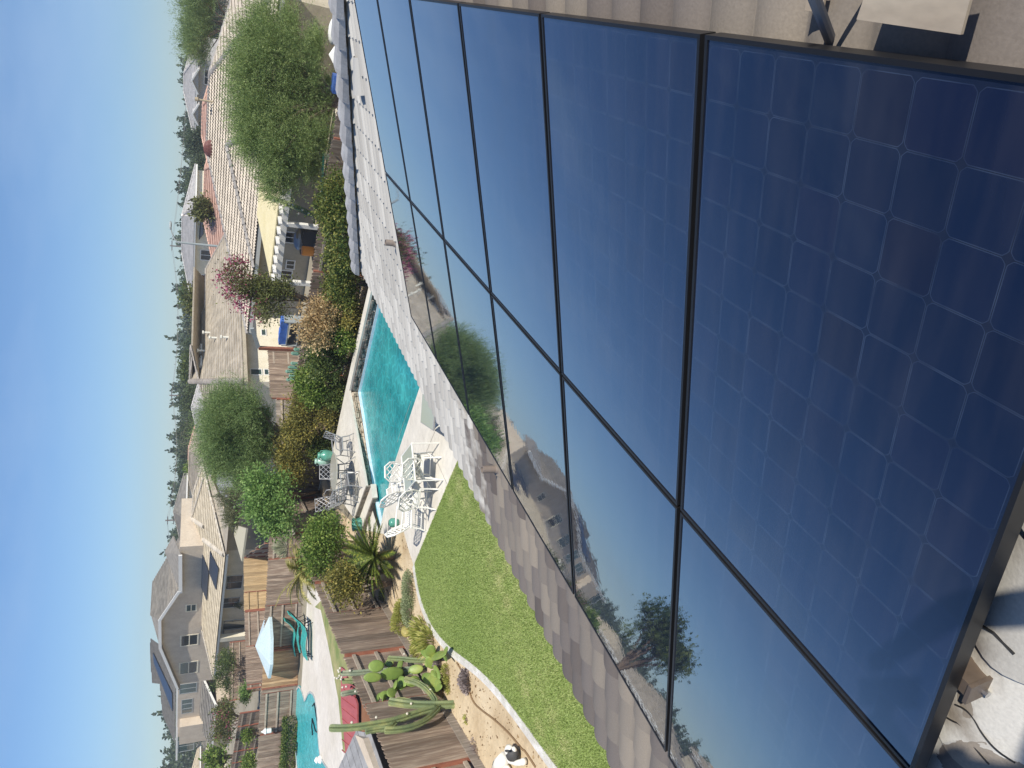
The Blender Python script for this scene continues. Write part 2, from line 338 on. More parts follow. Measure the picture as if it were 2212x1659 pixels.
# ---- solar panels: 2 rows of 6, each its own thing
def cellmat():
    m = bpy.data.materials.new('solar_cells'); m.use_nodes = True; t = m.node_tree; N = t.nodes; L = t.links; b = N['Principled BSDF']
    def mth(op, x, y=None, z=None):
        n = N.new('ShaderNodeMath'); n.operation = op
        for i, q in enumerate((x, y, z)):
            if q is None: continue
            if isinstance(q, (int, float)): n.inputs[i].default_value = q
            else: L.new(q, n.inputs[i])
        return n.outputs[0]
    uvn = N.new('ShaderNodeUVMap'); uvn.uv_map = 'UVMap'; sp = N.new('ShaderNodeSeparateXYZ'); L.new(uvn.outputs[0], sp.inputs[0])
    u, v = sp.outputs[0], sp.outputs[1]
    fu = mth('ABSOLUTE', mth('SUBTRACT', mth('FRACT', u), .5)); fv = mth('ABSOLUTE', mth('SUBTRACT', mth('FRACT', v), .5))
    mxv = mth('MAXIMUM', fu, fv); dg = mth('SUBTRACT', mth('ADD', fu, fv), .41)      # corner cut
    d = mth('SMOOTH_MAX', mxv, dg, .03)
    inside = mth('LESS_THAN', d, .492)
    nzl = N.new('ShaderNodeTexNoise'); nzl.inputs['Scale'].default_value = 1.1; nzl.inputs['Detail'].default_value = 3; L.new(uvn.outputs[0], nzl.inputs['Vector'])
    edge = mth('MULTIPLY', mth('GREATER_THAN', d, .479), mth('LESS_THAN', d, .493))
    edge = mth('MULTIPLY', edge, mth('MULTIPLY', mth('POWER', nzl.outputs[0], 2.0), 2.2))
    outu = mth('LESS_THAN', mth('ABSOLUTE', mth('SUBTRACT', u, 6)), 6.0); outv = mth('LESS_THAN', mth('ABSOLUTE', mth('SUBTRACT', v, 4)), 4.0)
    valid = mth('MULTIPLY', outu, outv); inside = mth('MULTIPLY', inside, valid); edge = mth('MULTIPLY', edge, valid)
    cb = N.new('ShaderNodeCombineXYZ'); L.new(mth('FLOOR', u), cb.inputs[0]); L.new(mth('FLOOR', v), cb.inputs[1])
    oi = N.new('ShaderNodeObjectInfo'); L.new(mth('MULTIPLY', oi.outputs['Random'], 50), cb.inputs[2])
    wn = N.new('ShaderNodeTexWhiteNoise'); wn.noise_dimensions = '3D'; L.new(cb.outputs[0], wn.inputs['Vector'])
    r = N.new('ShaderNodeValToRGB'); r.color_ramp.interpolation = 'LINEAR'; e = r.color_ramp.elements
    e[0].color = (.002, .007, .026, 1); e[1].color = (.004, .0065, .020, 1); q = e.new(.45); q.color = (.002, .009, .033, 1); q = e.new(.8); q.color = (.004, .008, .030, 1)
    L.new(wn.outputs['Value'], r.inputs[0])
    m1 = N.new('ShaderNodeMixRGB'); m1.inputs[1].default_value = (.004, .009, .026, 1); L.new(inside, m1.inputs[0]); L.new(r.outputs[0], m1.inputs[2])
    m2 = N.new('ShaderNodeMixRGB'); m2.inputs[2].default_value = (.034, .052, .09, 1); L.new(edge, m2.inputs[0]); L.new(m1.outputs[0], m2.inputs[1])
    # thin dry dust film, thicker in streaks
    tcn = N.new('ShaderNodeTexCoord'); mpn = N.new('ShaderNodeMapping'); mpn.inputs['Scale'].default_value = (1.2, 7, 1.2); L.new(tcn.outputs['Object'], mpn.inputs[0])
    nd = N.new('ShaderNodeTexNoise'); nd.inputs['Scale'].default_value = 2.2; nd.inputs['Detail'].default_value = 6; L.new(mpn.outputs[0], nd.inputs['Vector'])
    dr = N.new('ShaderNodeMapRange'); dr.inputs[1].default_value = .42; dr.inputs[2].default_value = .75; dr.inputs[3].default_value = .006; dr.inputs[4].default_value = .03; L.new(nd.outputs[0], dr.inputs[0])
    m3 = N.new('ShaderNodeMixRGB'); m3.inputs[2].default_value = (.5, .45, .42, 1); L.new(dr.outputs[0], m3.inputs[0]); L.new(m2.outputs[0], m3.inputs[1])
    L.new(m3.outputs[0], b.inputs['Base Color'])
    b.inputs['Roughness'].default_value = .5; b.inputs['Specular IOR Level'].default_value = 0
    gl = N.new('ShaderNodeBsdfGlossy'); gl.inputs['Roughness'].default_value = .012; gl.inputs['Color'].default_value = (.92, .96, 1, 1)
    lw = N.new('ShaderNodeLayerWeight'); lw.inputs['Blend'].default_value = .5; fz = mth('ADD', mth('MULTIPLY', mth('POWER', lw.outputs['Facing'], 2.15), .96), .025)
    msx = N.new('ShaderNodeMixShader'); L.new(fz, msx.inputs[0]); L.new(b.outputs[0], msx.inputs[1]); L.new(gl.outputs[0], msx.inputs[2]); L.new(msx.outputs[0], N['Material Output'].inputs[0])
    mp2 = N.new('ShaderNodeMapping'); mp2.inputs['Scale'].default_value = (1, 1, 1); L.new(tcn.outputs['Object'], mp2.inputs[0])
    n3 = N.new('ShaderNodeTexNoise'); n3.inputs['Scale'].default_value = 30; n3.inputs['Detail'].default_value = 2; L.new(mp2.outputs[0], n3.inputs['Vector'])
    bp = N.new('ShaderNodeBump'); bp.inputs['Strength'].default_value = .13; bp.inputs['Distance'].default_value = .0006; L.new(n3.outputs[0], bp.inputs['Height']); L.new(bp.outputs[0], gl.inputs['Normal'])
    return m
M_cell = cellmat()
M_fr = mat('black_anodised_frame', (.012, .012, .013), rough=.4, metal=.0, spec=.35)
M_rail = mat('bronze_rail', (.16, .12, .09), (.2, .155, .12), 8, .45, metal=.5)
PA, PB = 1.559, 1.046
names = {}
near_lbl = ['closest to the camera', 'second nearest', 'third nearest', 'fourth nearest', 'fifth nearest', 'farthest, meeting the pale tiles']
for row in (0, 1):
    for k in range(6):
        a0 = .006+(0 if row == 0 else -1.571); bb0 = .011+k*1.068
        c = RP(a0+PA/2, bb0+PB/2, 0)
        lab = 'dark solar panel of the %s row, %s' % ('upper' if row == 0 else 'pool side', near_lbl[k] if not (row == 1 and k == 0) else 'nearest to the camera')
        t = thing('solar_panel', lab, 'solar panel', c, 'solar panels on the foreground roof')
        g = MB(); ins = .011
        q = [RP(a0+ins, bb0+ins, -.0015), RP(a0+PA-ins, bb0+ins, -.0015), RP(a0+PA-ins, bb0+PB-ins, -.0015), RP(a0+ins, bb0+PB-ins, -.0015)]
        g.poly(q); o = g.build('glass', M_cell, t)
        uvl = o.data.uv_layers.new(name='UVMap')
        mu = (PA-2*ins-12*.1262)/2/.1262; mv = (PB-2*ins-8*.1262)/2/.1262
        for li, (x, y) in enumerate(((-mu, -mv), (12+mu, -mv), (12+mu, 8+mv), (-mu, 8+mv))): uvl.data[li].uv = (x, y)
        fr = MB(); th = .046
        def fb(p, q, wd, d0=0): fr.beam(p, q, wd, th, up=NX)
        zc = -th/2+.002
        fb(RP(a0, bb0+.0055, zc), RP(a0+PA, bb0+.0055, zc), .011); fb(RP(a0, bb0+PB-.0055, zc), RP(a0+PA, bb0+PB-.0055, zc), .011)
        fb(RP(a0+.0055, bb0+.0112, zc), RP(a0+.0055, bb0+PB-.0112, zc), .011); fb(RP(a0+PA-.0055, bb0+.0112, zc), RP(a0+PA-.0055, bb0+PB-.0112, zc), .011)
        fr.build('frame', M_fr, t)
for lab, a in (('upper aluminium mounting rail under the solar panels', 1.25), ('aluminium mounting rail ending in a bronze cap by the nearest panel', .33), ('lower aluminium mounting rail nearest the pool', -.35), ('mounting rail below the pool side panels', -1.25)):
    t = thing('mounting_rail', lab, 'rail', RP(a, -.1, -.08), 'rails under the solar panels')
    r_ = MB(); r_.beam(RP(a, -.010, -.078), RP(a, 6.45, -.078), .04, .062, up=NX); r_.build('rail', M_rail, t)
    e_ = MB(); e_.beam(RP(a, -.018, -.072), RP(a, -.009, -.072), .058, .07, up=NX); e_.build('end_cap', M_rail, t)
    q_ = MB(); q_.tube([RP(a-.01, -.018, -.085), RP(a-.01, -.028, -.085)], .009, 8); q_.build('bolt', mat('steel_bolt', (.6, .6, .6), rough=.25, metal=1), t)
# ============================================================ ground
def sheet(name, pts, z, m, thick=.0, kind='structure', sub=None):
    mb = MB()
    if thick: mb.prism(pts, z-thick, z)
    else: mb.poly([(p[0], p[1], z) for p in pts])
    o = mb.build(name, m, loc=(pts[0][0], pts[0][1], 0)); o['kind'] = kind; return o
M_soil = mat('dry_tan_soil', (.42, .31, .18), (.64, .53, .36), 1.3, .95, .014, 14, c3=(.58, .465, .30), lo=.25, hi=.7, detail=8)
M_ground = mat('suburb_ground', (.25, .22, .16), (.34, .31, .24), .2, .95)
M_conc = mat('pool_deck_concrete', (.56, .52, .44), (.70, .665, .58), .9, .85, .002, 60, lo=.3, hi=.7)
M_lawn = mat('lawn_soil', (.20, .28, .06), (.34, .36, .13), 1.4, .9, .02, 60, c3=(.19, .28, .06), lo=.25, hi=.8)
# pool outline first, so the ground sheets can leave a hole for the basin
ZD = .32                                     # raised deck
near_r = G(c3(1135, 760)); near_l = G(c4(850, 140)); tip = G(c4(742, 668))
wcor = G(c3(540, 845), -.06); wleft = G(c4(735, 640), -.02)
dn = (near_r-near_l).normalized(); near_rr = near_r + dn*7.0
G3w = G(c3(695, 150), -.06); dw = (G3w-wcor).normalized(); far_rr = wcor + dw*9.5
wmid = G(c4(690, 330), -.06)
pool = [near_rr, near_l, tip, G(c4(722, 560), -.04), wmid, wcor, far_rr]
gb = MB(); S = 900.
hole = [(min(p.x for p in pool)-.6, min(p.y for p in pool)-.3), (max(p.x for p in pool)+.3, max(p.y for p in pool)+.6)]
(xa, ya), (xb, yb) = hole
for q in ([(-S, -S), (xa, -S), (xa, S), (-S, S)], [(xb, -S), (S, -S), (S, S), (xb, S)], [(xa, -S), (xb, -S), (xb, ya), (xa, ya)], [(xa, yb), (xb, yb), (xb, S), (xa, S)]):
    gb.poly([(x, y, -.008) for x, y in q])
struct(gb.build('ground', M_ground))
# lawn, kerb, patio
Lc = G(c4(1065, 1050)); Lp = G(c4(1500, 10)); dl = (Lp-Lc).normalized(); Lp2 = Lc+dl*16
kerb_px = [c4(1065, 1050), c4(1078, 1180), c4(1115, 1350), c5(1118, 0), c5(1150, 120), c5(1195, 230), c5(1255, 340), c5(1330, 435), c5(1400, 510), c5(1500, 592), c5(1600, 660), c5(1720, 760), c5(1850, 890), c5(2000, 1080), c5(2150, 1280), d5(700, 1660)]
kerb = [G(p) for p in kerb_px]
kd = (kerb[-1]-kerb[-2]).normalized(); kerb += [kerb[-1]+kd*1.5+Vector((.2, 0, 0)), kerb[-1]+kd*5+Vector((1.5, 0, 0))]
for v in kerb: v.z = 0
EXR = 4.0
lawn_pts = [v.copy() for v in kerb] + [Vector((1.0, kerb[-1].y, 0)), Vector((1.0, Lp2.y, 0)), Lp2]
sheet('lawn', lawn_pts, .012, M_lawn)
LAWN_POLY = [(v.x, v.y) for v in lawn_pts]
# kerb as a slightly raised pale concrete strip
kb = MB(); W2 = .085
kl = []; kr = []
kk = []
for a, b in zip(kerb, kerb[1:]):
    n_ = max(1, int((b-a).length/.18))
    for i in range(n_): kk.append(a.lerp(b, i/n_))
for _ in range(5): kk = [kk[0]]+[(kk[i-1]+kk[i]*2+kk[i+1])/4 for i in range(1, len(kk)-1)]+[kk[-1]]
for i, p in enumerate(kk):
    t_ = (kk[min(i+1, len(kk)-1)]-kk[max(i-1, 0)]).normalized(); s_ = Vector((-t_.y, t_.x, 0)); kl.append(p+s_*W2); kr.append(p-s_*W2)
for i in range(len(kk)-1):
    h = .045
    a, b, c, d = kl[i], kl[i+1], kr[i+1], kr[i]
    up = Vector((0, 0, h)); n_ = kb.vs([a-Vector((0, 0, .05)), b-Vector((0, 0, .05)), c-Vector((0, 0, .05)), d-Vector((0, 0, .05)), a+up, b+up, c+up, d+up])
    kb.face((n_+4, n_+5, n_+6, n_+7)); kb.face((n_, n_+1, n_+5, n_+4)); kb.face((n_+2, n_+3, n_+7, n_+6))
M_kerb = mat('pale_kerb', (.55, .53, .48), (.72, .71, .68), 4, .85, .006, 30, c3=(.62, .6, .55))
struct(kb.build('kerb_strip', M_kerb, loc=kk[0]))
# tan planting bed (whole left side and strip at the back)
F1a = Vector((-13.07, 8.72, 0)); fd = Vector((-.3547, .935, 0)); F1n = F1a-fd*9; cor = F1a+fd*19.9
F2d = Vector((.9645, -.264, 0)); F2e = cor+F2d*26
patL = [G(c4(x, y)) for x, y in ((1062, 1045), (1010, 880), (960, 690), (905, 690), (850, 760), (640, 715), (548, 712))]
def ins_soil(): 
    pts = [v.copy() for v in kerb[::-1]] + [Vector((v.x, v.y, 0)) for v in patL] + [G(c4(300, 480)), G(c4(200, 200)), G(b3(1700, 1500)), G(b3(1830, 1000)), G(b3(1960, 400))]
    e = G(b3(1960, 400)); pts += [e+F2d*16, F2e+Vector((0, -.05, 0)), cor.copy(), F1n.copy()]
    return pts
sheet('soil_bed', ins_soil(), 0.0, M_soil)
# lower patio: between lawn and pool, wrapping round the pool's left tip
pt = [Lp2, Lc]+patL[1:]
low = pt + [G(c4(630, 400)), tip+Vector((-.25, .12, 0)), tip, near_l, near_rr, Vector((Lp2.x, near_rr.y, 0))]
for v in low: v.z = 0
sheet('patio', low, .03, M_conc)
# joints cut in the patio
jb = MB()
for p, q in ((c3(1330, 1090), c3(1190, 1420)), (c3(1040, 930), c3(905, 1330)), (c4(1300, 60), c4(1390, 260))):
    P_, Q_ = G(p), G(q); P_.z = Q_.z = .034
    jb.beam(P_, Q_, .012, .004)
struct(jb.build('patio', mat('patio_joint', (.3, .28, .25)), loc=(-10, 14, 0)))  # joint lines in one even darker colour
# pool basin, water, coping
M_poolp = mat('pool_plaster', (.10, .40, .44), (.14, .48, .50), 1.2, .7)
pb = MB(); dep = -1.3
n = len(pool)
pb.poly([(p.x, p.y, dep) for p in pool])
for i in range(n):
    a, b = pool[i], pool[(i+1) % n]; pb.poly([(a.x, a.y, dep), (b.x, b.y, dep), (b.x, b.y, .029), (a.x, a.y, .029)])
struct(pb.build('pool_basin', M_poolp, loc=near_l))
def watermat():
    m = bpy.data.materials.new('pool_water'); m.use_nodes = True; t = m.node_tree; N = t.nodes; L = t.links; b = N['Principled BSDF']
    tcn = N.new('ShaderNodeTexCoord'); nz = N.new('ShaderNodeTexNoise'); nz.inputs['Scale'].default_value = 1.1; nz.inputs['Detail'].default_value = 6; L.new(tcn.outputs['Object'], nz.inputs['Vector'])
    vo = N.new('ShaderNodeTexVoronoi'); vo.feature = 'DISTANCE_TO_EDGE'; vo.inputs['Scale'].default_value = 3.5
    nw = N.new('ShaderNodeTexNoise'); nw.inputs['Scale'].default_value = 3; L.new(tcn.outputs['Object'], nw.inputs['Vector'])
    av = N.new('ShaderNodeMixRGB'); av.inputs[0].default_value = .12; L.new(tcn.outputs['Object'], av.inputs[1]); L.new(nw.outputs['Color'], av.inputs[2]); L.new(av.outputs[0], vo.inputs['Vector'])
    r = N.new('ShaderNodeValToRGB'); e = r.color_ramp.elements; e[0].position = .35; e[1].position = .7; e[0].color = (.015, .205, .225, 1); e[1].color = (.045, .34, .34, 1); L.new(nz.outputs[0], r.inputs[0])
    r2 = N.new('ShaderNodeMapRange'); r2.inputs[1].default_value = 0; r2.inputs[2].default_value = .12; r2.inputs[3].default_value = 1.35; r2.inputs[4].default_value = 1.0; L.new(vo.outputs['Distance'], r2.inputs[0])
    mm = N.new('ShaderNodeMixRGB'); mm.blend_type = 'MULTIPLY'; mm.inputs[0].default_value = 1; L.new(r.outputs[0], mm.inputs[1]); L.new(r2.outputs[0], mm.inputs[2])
    L.new(mm.outputs[0], b.inputs['Base Color']); b.inputs['Roughness'].default_value = .06; b.inputs['IOR'].default_value = 1.33
    n3 = N.new('ShaderNodeTexNoise'); n3.inputs['Scale'].default_value = 7; n3.inputs['Detail'].default_value = 5; L.new(tcn.outputs['Object'], n3.inputs['Vector'])
    bp = N.new('ShaderNodeBump'); bp.inputs['Strength'].default_value = .5; bp.inputs['Distance'].default_value = .03; L.new(n3.outputs[0], bp.inputs['Height']); L.new(bp.outputs[0], b.inputs['Normal'])
    return m
M_water = watermat()
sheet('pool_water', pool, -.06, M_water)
# pale waterline tile along the far side
M_tileb = mat('waterline_tile', (.55, .68, .78), (.7, .8, .86), 9, .3)
wl = MB()
def inner(p, q, off, z0, z1, th, mb):
    d = (q-p).normalized(); s_ = Vector((d.y, -d.x, 0))
    if s_.dot(Vector((-10, 18, 0))-p) < 0: s_ = -s_
    a, b = p+s_*off, q+s_*off; mb.prism([a, b, b+s_*th, a+s_*th], z0, z1)
inner(wcor, far_rr, 0, -.14, .03, .03, wl); inner(wmid, wcor, 0, -.14, .03, .035, wl); inner(tip, wmid, 0, -.14, .03, .035, wl); inner(near_l, tip, .0, -.14, .0, .02, wl); inner(near_rr, near_l, .0, -.14, .0, .02, wl)
struct(wl.build('waterline_tile', M_tileb, loc=wcor))
# raised stone wall behind the pool: two runs, then the raised deck
M_stone1 = mat('grey_ledge_stone', (.10, .09, .08), (.30, .27, .23), 5, .9, .03, 9, attr=.45)
M_stone2 = mat('tan_ledge_stone', (.34, .26, .18), (.52, .43, .32), 4, .9, .03, 9, attr=.4)
def stonewall(name, p, q, z0, z1, m, label, rs, back=.22, lng=(.12, .34), hts=(.05, .11), par=None):
    r = random.Random(rs); d = (q-p).normalized(); s_ = Vector((-d.y, d.x, 0))
    if s_.dot(Vector((-14, 26, 0))-p) < 0: s_ = -s_       # away from the water
    mb = MB(); L = (q-p).length; mb.prism([p+s_*.05, q+s_*.05, q+s_*back, p+s_*back], z0, z1-.006, a=.0)
    z = z0
    while z < z1-.01:
        h = min(r.uniform(*hts), z1-z); x = -r.uniform(0, .1)
        while x < L:
            l = r.uniform(*lng); x1 = min(x+l, L); x0 = max(x, 0)
            if x1 > x0:
                ou = r.uniform(-.035, .03); tl = r.uniform(-.02, .02); hh = h*r.uniform(.75, 1)
                c = p+d*((x0+x1)/2)+s_*(.03+ou/2); c.z = z+hh/2
                cs = [(x0+.006, z), (x1-.006, z+r.uniform(0, .01)), (x1-.006-r.uniform(0, .03), z+hh), (x0+.006+r.uniform(0, .03), z+hh*r.uniform(.85, 1))]
                fr_ = [p+d*cx+s_*(ou+(.012 if i in (0, 3) else 0)*r.random())+Vector((0, 0, cz-p.z)) for i, (cx, cz) in enumerate(cs)]
                bk = [v+s_*(.09-ou) for v in fr_]; n_ = mb.vs(fr_+bk); a = r.random()
                mb.face((n_, n_+1, n_+2, n_+3), a); mb.face((n_+3, n_+2, n_+6, n_+7), a); mb.face((n_, n_+3, n_+7, n_+4), a); mb.face((n_+1, n_+5, n_+6, n_+2), a)
            x += l
        z += h
    o = mb.build(name, m, par, loc=p); 
    if label and par is None: tag(o, label, 'wall')
    return o
ns = Vector((-dw.y, dw.x, 0)); 
if ns.dot(Vector((0, 1, 0))) < 0: ns = -ns
stonewall('stone_wall', wcor, far_rr, -.02, ZD-.07, M_stone1, 'dark grey stacked stone wall rising from the far right side of the pool', 3)
wend = G(c4(690, 330), -.06)
stonewall('stone_wall', wend, wcor, -.02, ZD-.07, M_stone2, 'tan stacked stone wall between the pool and the raised deck', 4)
# raised deck with coping band, two dark stone risers
dk_in = [G(c3(430, 832), ZD), G(c3(500, 1240), ZD), G(c3(575, 1640), ZD), G(c4(592, 275), ZD)]
rz_a = G(c4(592, 275), ZD); rz_b = G(c4(480, 590), ZD)
dk = [G(c3(600, 60), ZD)]+dk_in+[rz_b, G(c4(452, 560), ZD), G(c4(395, 480), ZD), G(c4(300, 360), ZD), G(c4(262, 150), ZD), G(c3(268, 1420), ZD), G(c3(335, 1100), ZD), G(c3(392, 830), ZD), G(c3(535, 190), ZD), G(c2(632, 1240), ZD)]
e0 = dk[-1]; e1 = dk[0]
dk.append(e0+dw*6); dk.append(e1+dw*6+Vector((0, 0, 0)))
ddk = MB(); ddk.prism(dk, ZD-.07, ZD); struct(ddk.build('raised_deck', M_conc, loc=rz_a))
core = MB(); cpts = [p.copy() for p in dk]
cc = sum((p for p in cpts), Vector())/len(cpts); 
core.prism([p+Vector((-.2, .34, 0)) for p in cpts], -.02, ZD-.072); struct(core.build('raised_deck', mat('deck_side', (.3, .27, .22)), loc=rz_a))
M_riser = mat('dark_riser_stone', (.12, .105, .085), (.25, .22, .18), 6, .9, .02, 14)
tr_a = G(c4(655, 392), ZD/2+.01); tr_b = G(c4(548, 700), ZD/2+.01)
tm = MB(); tm.prism([rz_a+Vector((.05, 0, 0)), rz_b+Vector((.05, .05, 0)), tr_b, tr_a], .0, ZD/2+.01); struct(tm.build('raised_deck', M_conc, loc=tr_a))
for nm, a, b, z0, z1, lb in (('step_riser', rz_a, rz_b, ZD/2+.012, ZD-.012, 'upper dark stone step riser beside the green urn'), ('step_riser', tr_a, tr_b, .03, ZD/2-.01, 'lower dark stone step riser nearest the pool tip')):
    d = (b-a).normalized(); s_ = Vector((d.y, -d.x, 0))
    if s_.dot(Vector((1, -1, 0))) < 0: s_ = -s_
    rm_ = MB(); x = 0; L = (b-a).length; rr_ = random.Random(9)
    while x < L:
        l = rr_.uniform(.15, .4); c = a+d*(x+l/2)+s_*.02; rm_.box((c.x, c.y, (z0+z1)/2), (l-.01, .05+rr_.uniform(0, .03), z1-z0), rz=math.atan2(d.y, d.x), a=rr_.random()); x += l
    o = rm_.build(nm, M_riser, loc=a); o['kind'] = 'structure'
# ============================================================ fences
M_wood = mat('weathered_fence_wood', (.185, .13, .095), (.34, .265, .20), 2.2, .9, .003, 30, attr=.3, stretch=(9, 9, .8), c3=(.25, .19, .14))
M_woodr = mat('weathered_rail_wood', (.33, .27, .205), (.43, .36, .28), 3, .9, .002, 30, stretch=(3, 3, 3))
M_post = mat('red_brown_post', (.22, .075, .045), (.30, .12, .075), 4, .9)
M_woody = mat('yellow_new_fence_wood', (.36, .25, .13), (.50, .37, .21), 2.2, .9, .003, 30, attr=.25, stretch=(9, 9, .8), c3=(.42, .30, .16))
M_woodo = mat('orange_fence_wood', (.36, .20, .10), (.52, .34, .19), 2.2, .9, .003, 30, attr=.3, stretch=(9, 9, .8), c3=(.42, .26, .14))
M_woodg = mat('grey_fence_wood', (.22, .185, .15), (.36, .31, .26), 2.2, .9, .003, 30, attr=.25, stretch=(9, 9, .8), c3=(.28, .24, .195))
def fence(name, label, p, q, h=1.8, side=None, start=0, bay=2.44, m=M_wood, mr=M_woodr, mp=M_post, rails=3, z0=0., group=None, flip=True, seed=1, off=0., allrail=None, bw=.14, kick=True):
    p = Vector((p[0], p[1], z0)); q = Vector((q[0], q[1], z0)); d = (q-p); L = d.length; d /= L; s_ = Vector((-d.y, d.x, 0))
    if side is not None and s_.dot(Vector(side)) < 0: s_ = -s_           # s_ points to the viewer's side
    t = thing(name, label, 'fence', p, group); r = random.Random(seed)
    bm_ = MB(); rm_ = MB(); x = 0; i = 0
    edges = []; xx = off
    while xx < L: edges.append(xx); xx += bay
    bays = []; prev = 0.
    for e in edges+[L]:
        if e > prev+.05: bays.append((prev, e)); prev = e
    for bi, (xa_, xb_) in enumerate(bays):
        rs = ((bi+start) % 2 == 1) if flip else False
        if allrail is not None: rs = allrail
        o = -.045 if rs else .045                  # boards behind or in front of the posts
        x = xa_; nb = max(1, round((xb_-xa_)/bw)); w_ = (xb_-xa_)/nb; hj = r.uniform(-.03, .03)
        for j in range(nb):
            x0 = xa_+j*w_; hh = h+hj+r.uniform(-.015, .015); a = r.random(); tt = .011
            oo = o+r.uniform(-.003, .003)
            pr = [(x0+.002, 0.04), (x0+w_-.002, .04), (x0+w_-.002, hh-.05), (x0+w_*.72, hh), (x0+w_*.28, hh), (x0+.002, hh-.05)]
            A = [p+d*u+s_*(oo-tt)+Vector((0, 0, v)) for u, v in pr]; B = [v+s_*(2*tt) for v in A]; ia = bm_.vs(A); ib = bm_.vs(B); n_ = len(A)
            bm_.face([ib+k for k in range(n_)], a); bm_.face([ia+k for k in reversed(range(n_))], a)
            for k in range(n_): l = (k+1) % n_; bm_.face((ia+k, ia+l, ib+l, ib+k), a)
        zs = ([.28, .95, 1.52] if rails == 3 else [.35, 1.45])
        for z in zs: 
            a_ = p+d*(xa_+.05)+Vector((0, 0, z*h/1.8)); b_ = p+d*(xb_-.05)+Vector((0, 0, z*h/1.8)); rm_.beam(a_, b_, .042, .085)
    bm_.build('boards', m, t); rm_.build('rails', mr, t)
    for xp in edges+[L-.02]:
        pm = MB(); pm.box(p+d*max(.03, xp)+Vector((0, 0, (h-.06)/2)), (.09, .088, h-.06), rz=math.atan2(d.y, d.x)); pm.build('post', mp, t)
    if kick:
        km = MB(); km.beam(p+s_*.062+Vector((0, 0, .09)), q+s_*.062+Vector((0, 0, .09)), .025, .2); km.build('kick_board', M_woodg, t)
    return t
F2p = lambda p: G(p, 1.8)
fence('wooden_fence', 'weathered brown wooden fence behind the cactus bed on the left of the lawn', F1n, cor, side=(1, 0, 0), start=0, off=((G(c5(800, 190))-F1n).dot(fd)) % 2.44, seed=3)
fence('wooden_fence', 'dark brown scalloped fence behind the hedge and the raised pool deck', cor, F2e, side=(0, -1, 0), start=0, seed=5, h=1.8, kick=False)
# ============================================================ neighbouring houses
GD = Vector((-.9583, .2857, 0)); GU = Vector((.2857, .9583, 0))     # the street grid: leftwards and away
class VPl:               # an upright plane (a wall face)
    def __init__(s, o, d): s.o = Vector(o); s.d = Vector(d).normalized(); s.n = Vector((s.d.y, -s.d.x, 0)); s.n = s.n if s.n.dot(s.o) < 0 else -s.n
    def at(s, p, out=0.): r = ray(*p); v = Vector((0, 0, H)) + r*((s.o-Vector((0, 0, H))).dot(s.n)/r.dot(s.n)); return v+s.n*out
def tilem(name, c1, c2, rough=.85, attr=.2): return mat(name, c1, c2, 2.5, rough, .004, 40, attr=attr)
M_tA = tilem('cream_scalloped_tile', (.47, .41, .33), (.58, .51, .41), attr=.12)
M_tB = tilem('grey_brown_tile', (.33, .285, .215), (.42, .37, .29), attr=.16)
M_tC = tilem('sandy_yellow_tile', (.42, .36, .255), (.54, .47, .35), attr=.12)
M_tD = tilem('slate_brown_tile', (.20, .185, .16), (.27, .25, .215), attr=.15)
M_tP = tilem('salmon_tile', (.50, .31, .235), (.60, .40, .31), attr=.1)
M_tG = tilem('pale_grey_tile', (.40, .39, .37), (.50, .48, .46), attr=.1)
M_cream = mat('cream_stucco', (.70, .64, .48), (.78, .72, .57), 1.5, .9, .003, 60)
M_taupe = mat('taupe_stucco', (.55, .46, .35), (.62, .53, .41), 1.2, .9, .003, 60)
M_tan = mat('tan_house_stucco', (.42, .37, .27), (.50, .44, .33), 1.2, .9, .003, 60)
M_greyw = mat('grey_stucco', (.36, .35, .33), (.42, .41, .385), 1.2, .9)
M_white = mat('white_paint', (.78, .77, .72), rough=.5)
M_whitec = mat('cream_trim_paint', (.72, .70, .60), rough=.5)
M_gutter = mat('grey_gutter', (.33, .36, .36), rough=.4)
M_glass = mat('dark_window_glass', (.02, .03, .035), rough=.06, spec=.8)
M_glassg = mat('green_window_glass', (.05, .085, .085), rough=.08, spec=.8)
M_eaved = mat('dark_eave_wood', (.10, .085, .07), rough=.8)
M_yel = mat('yellow_patio_roof_paint', (.72, .62, .33), (.80, .70, .42), 1.3, .6, .001, 30, lo=.3, hi=.7)
def window(parent, pl, pa, pb, fr=.06, m=None, mf=None, split='v', out=.0, name='window'):
    a = pl.at(pa); b = pl.at(pb); z0, z1 = min(a.z, b.z), max(a.z, b.z); u0 = (a-pl.o).dot(pl.d); u1 = (b-pl.o).dot(pl.d); u0, u1 = min(u0, u1), max(u0, u1)
    return window_uv(parent, pl, u0, u1, z0, z1, fr, m, mf, split, out, name)
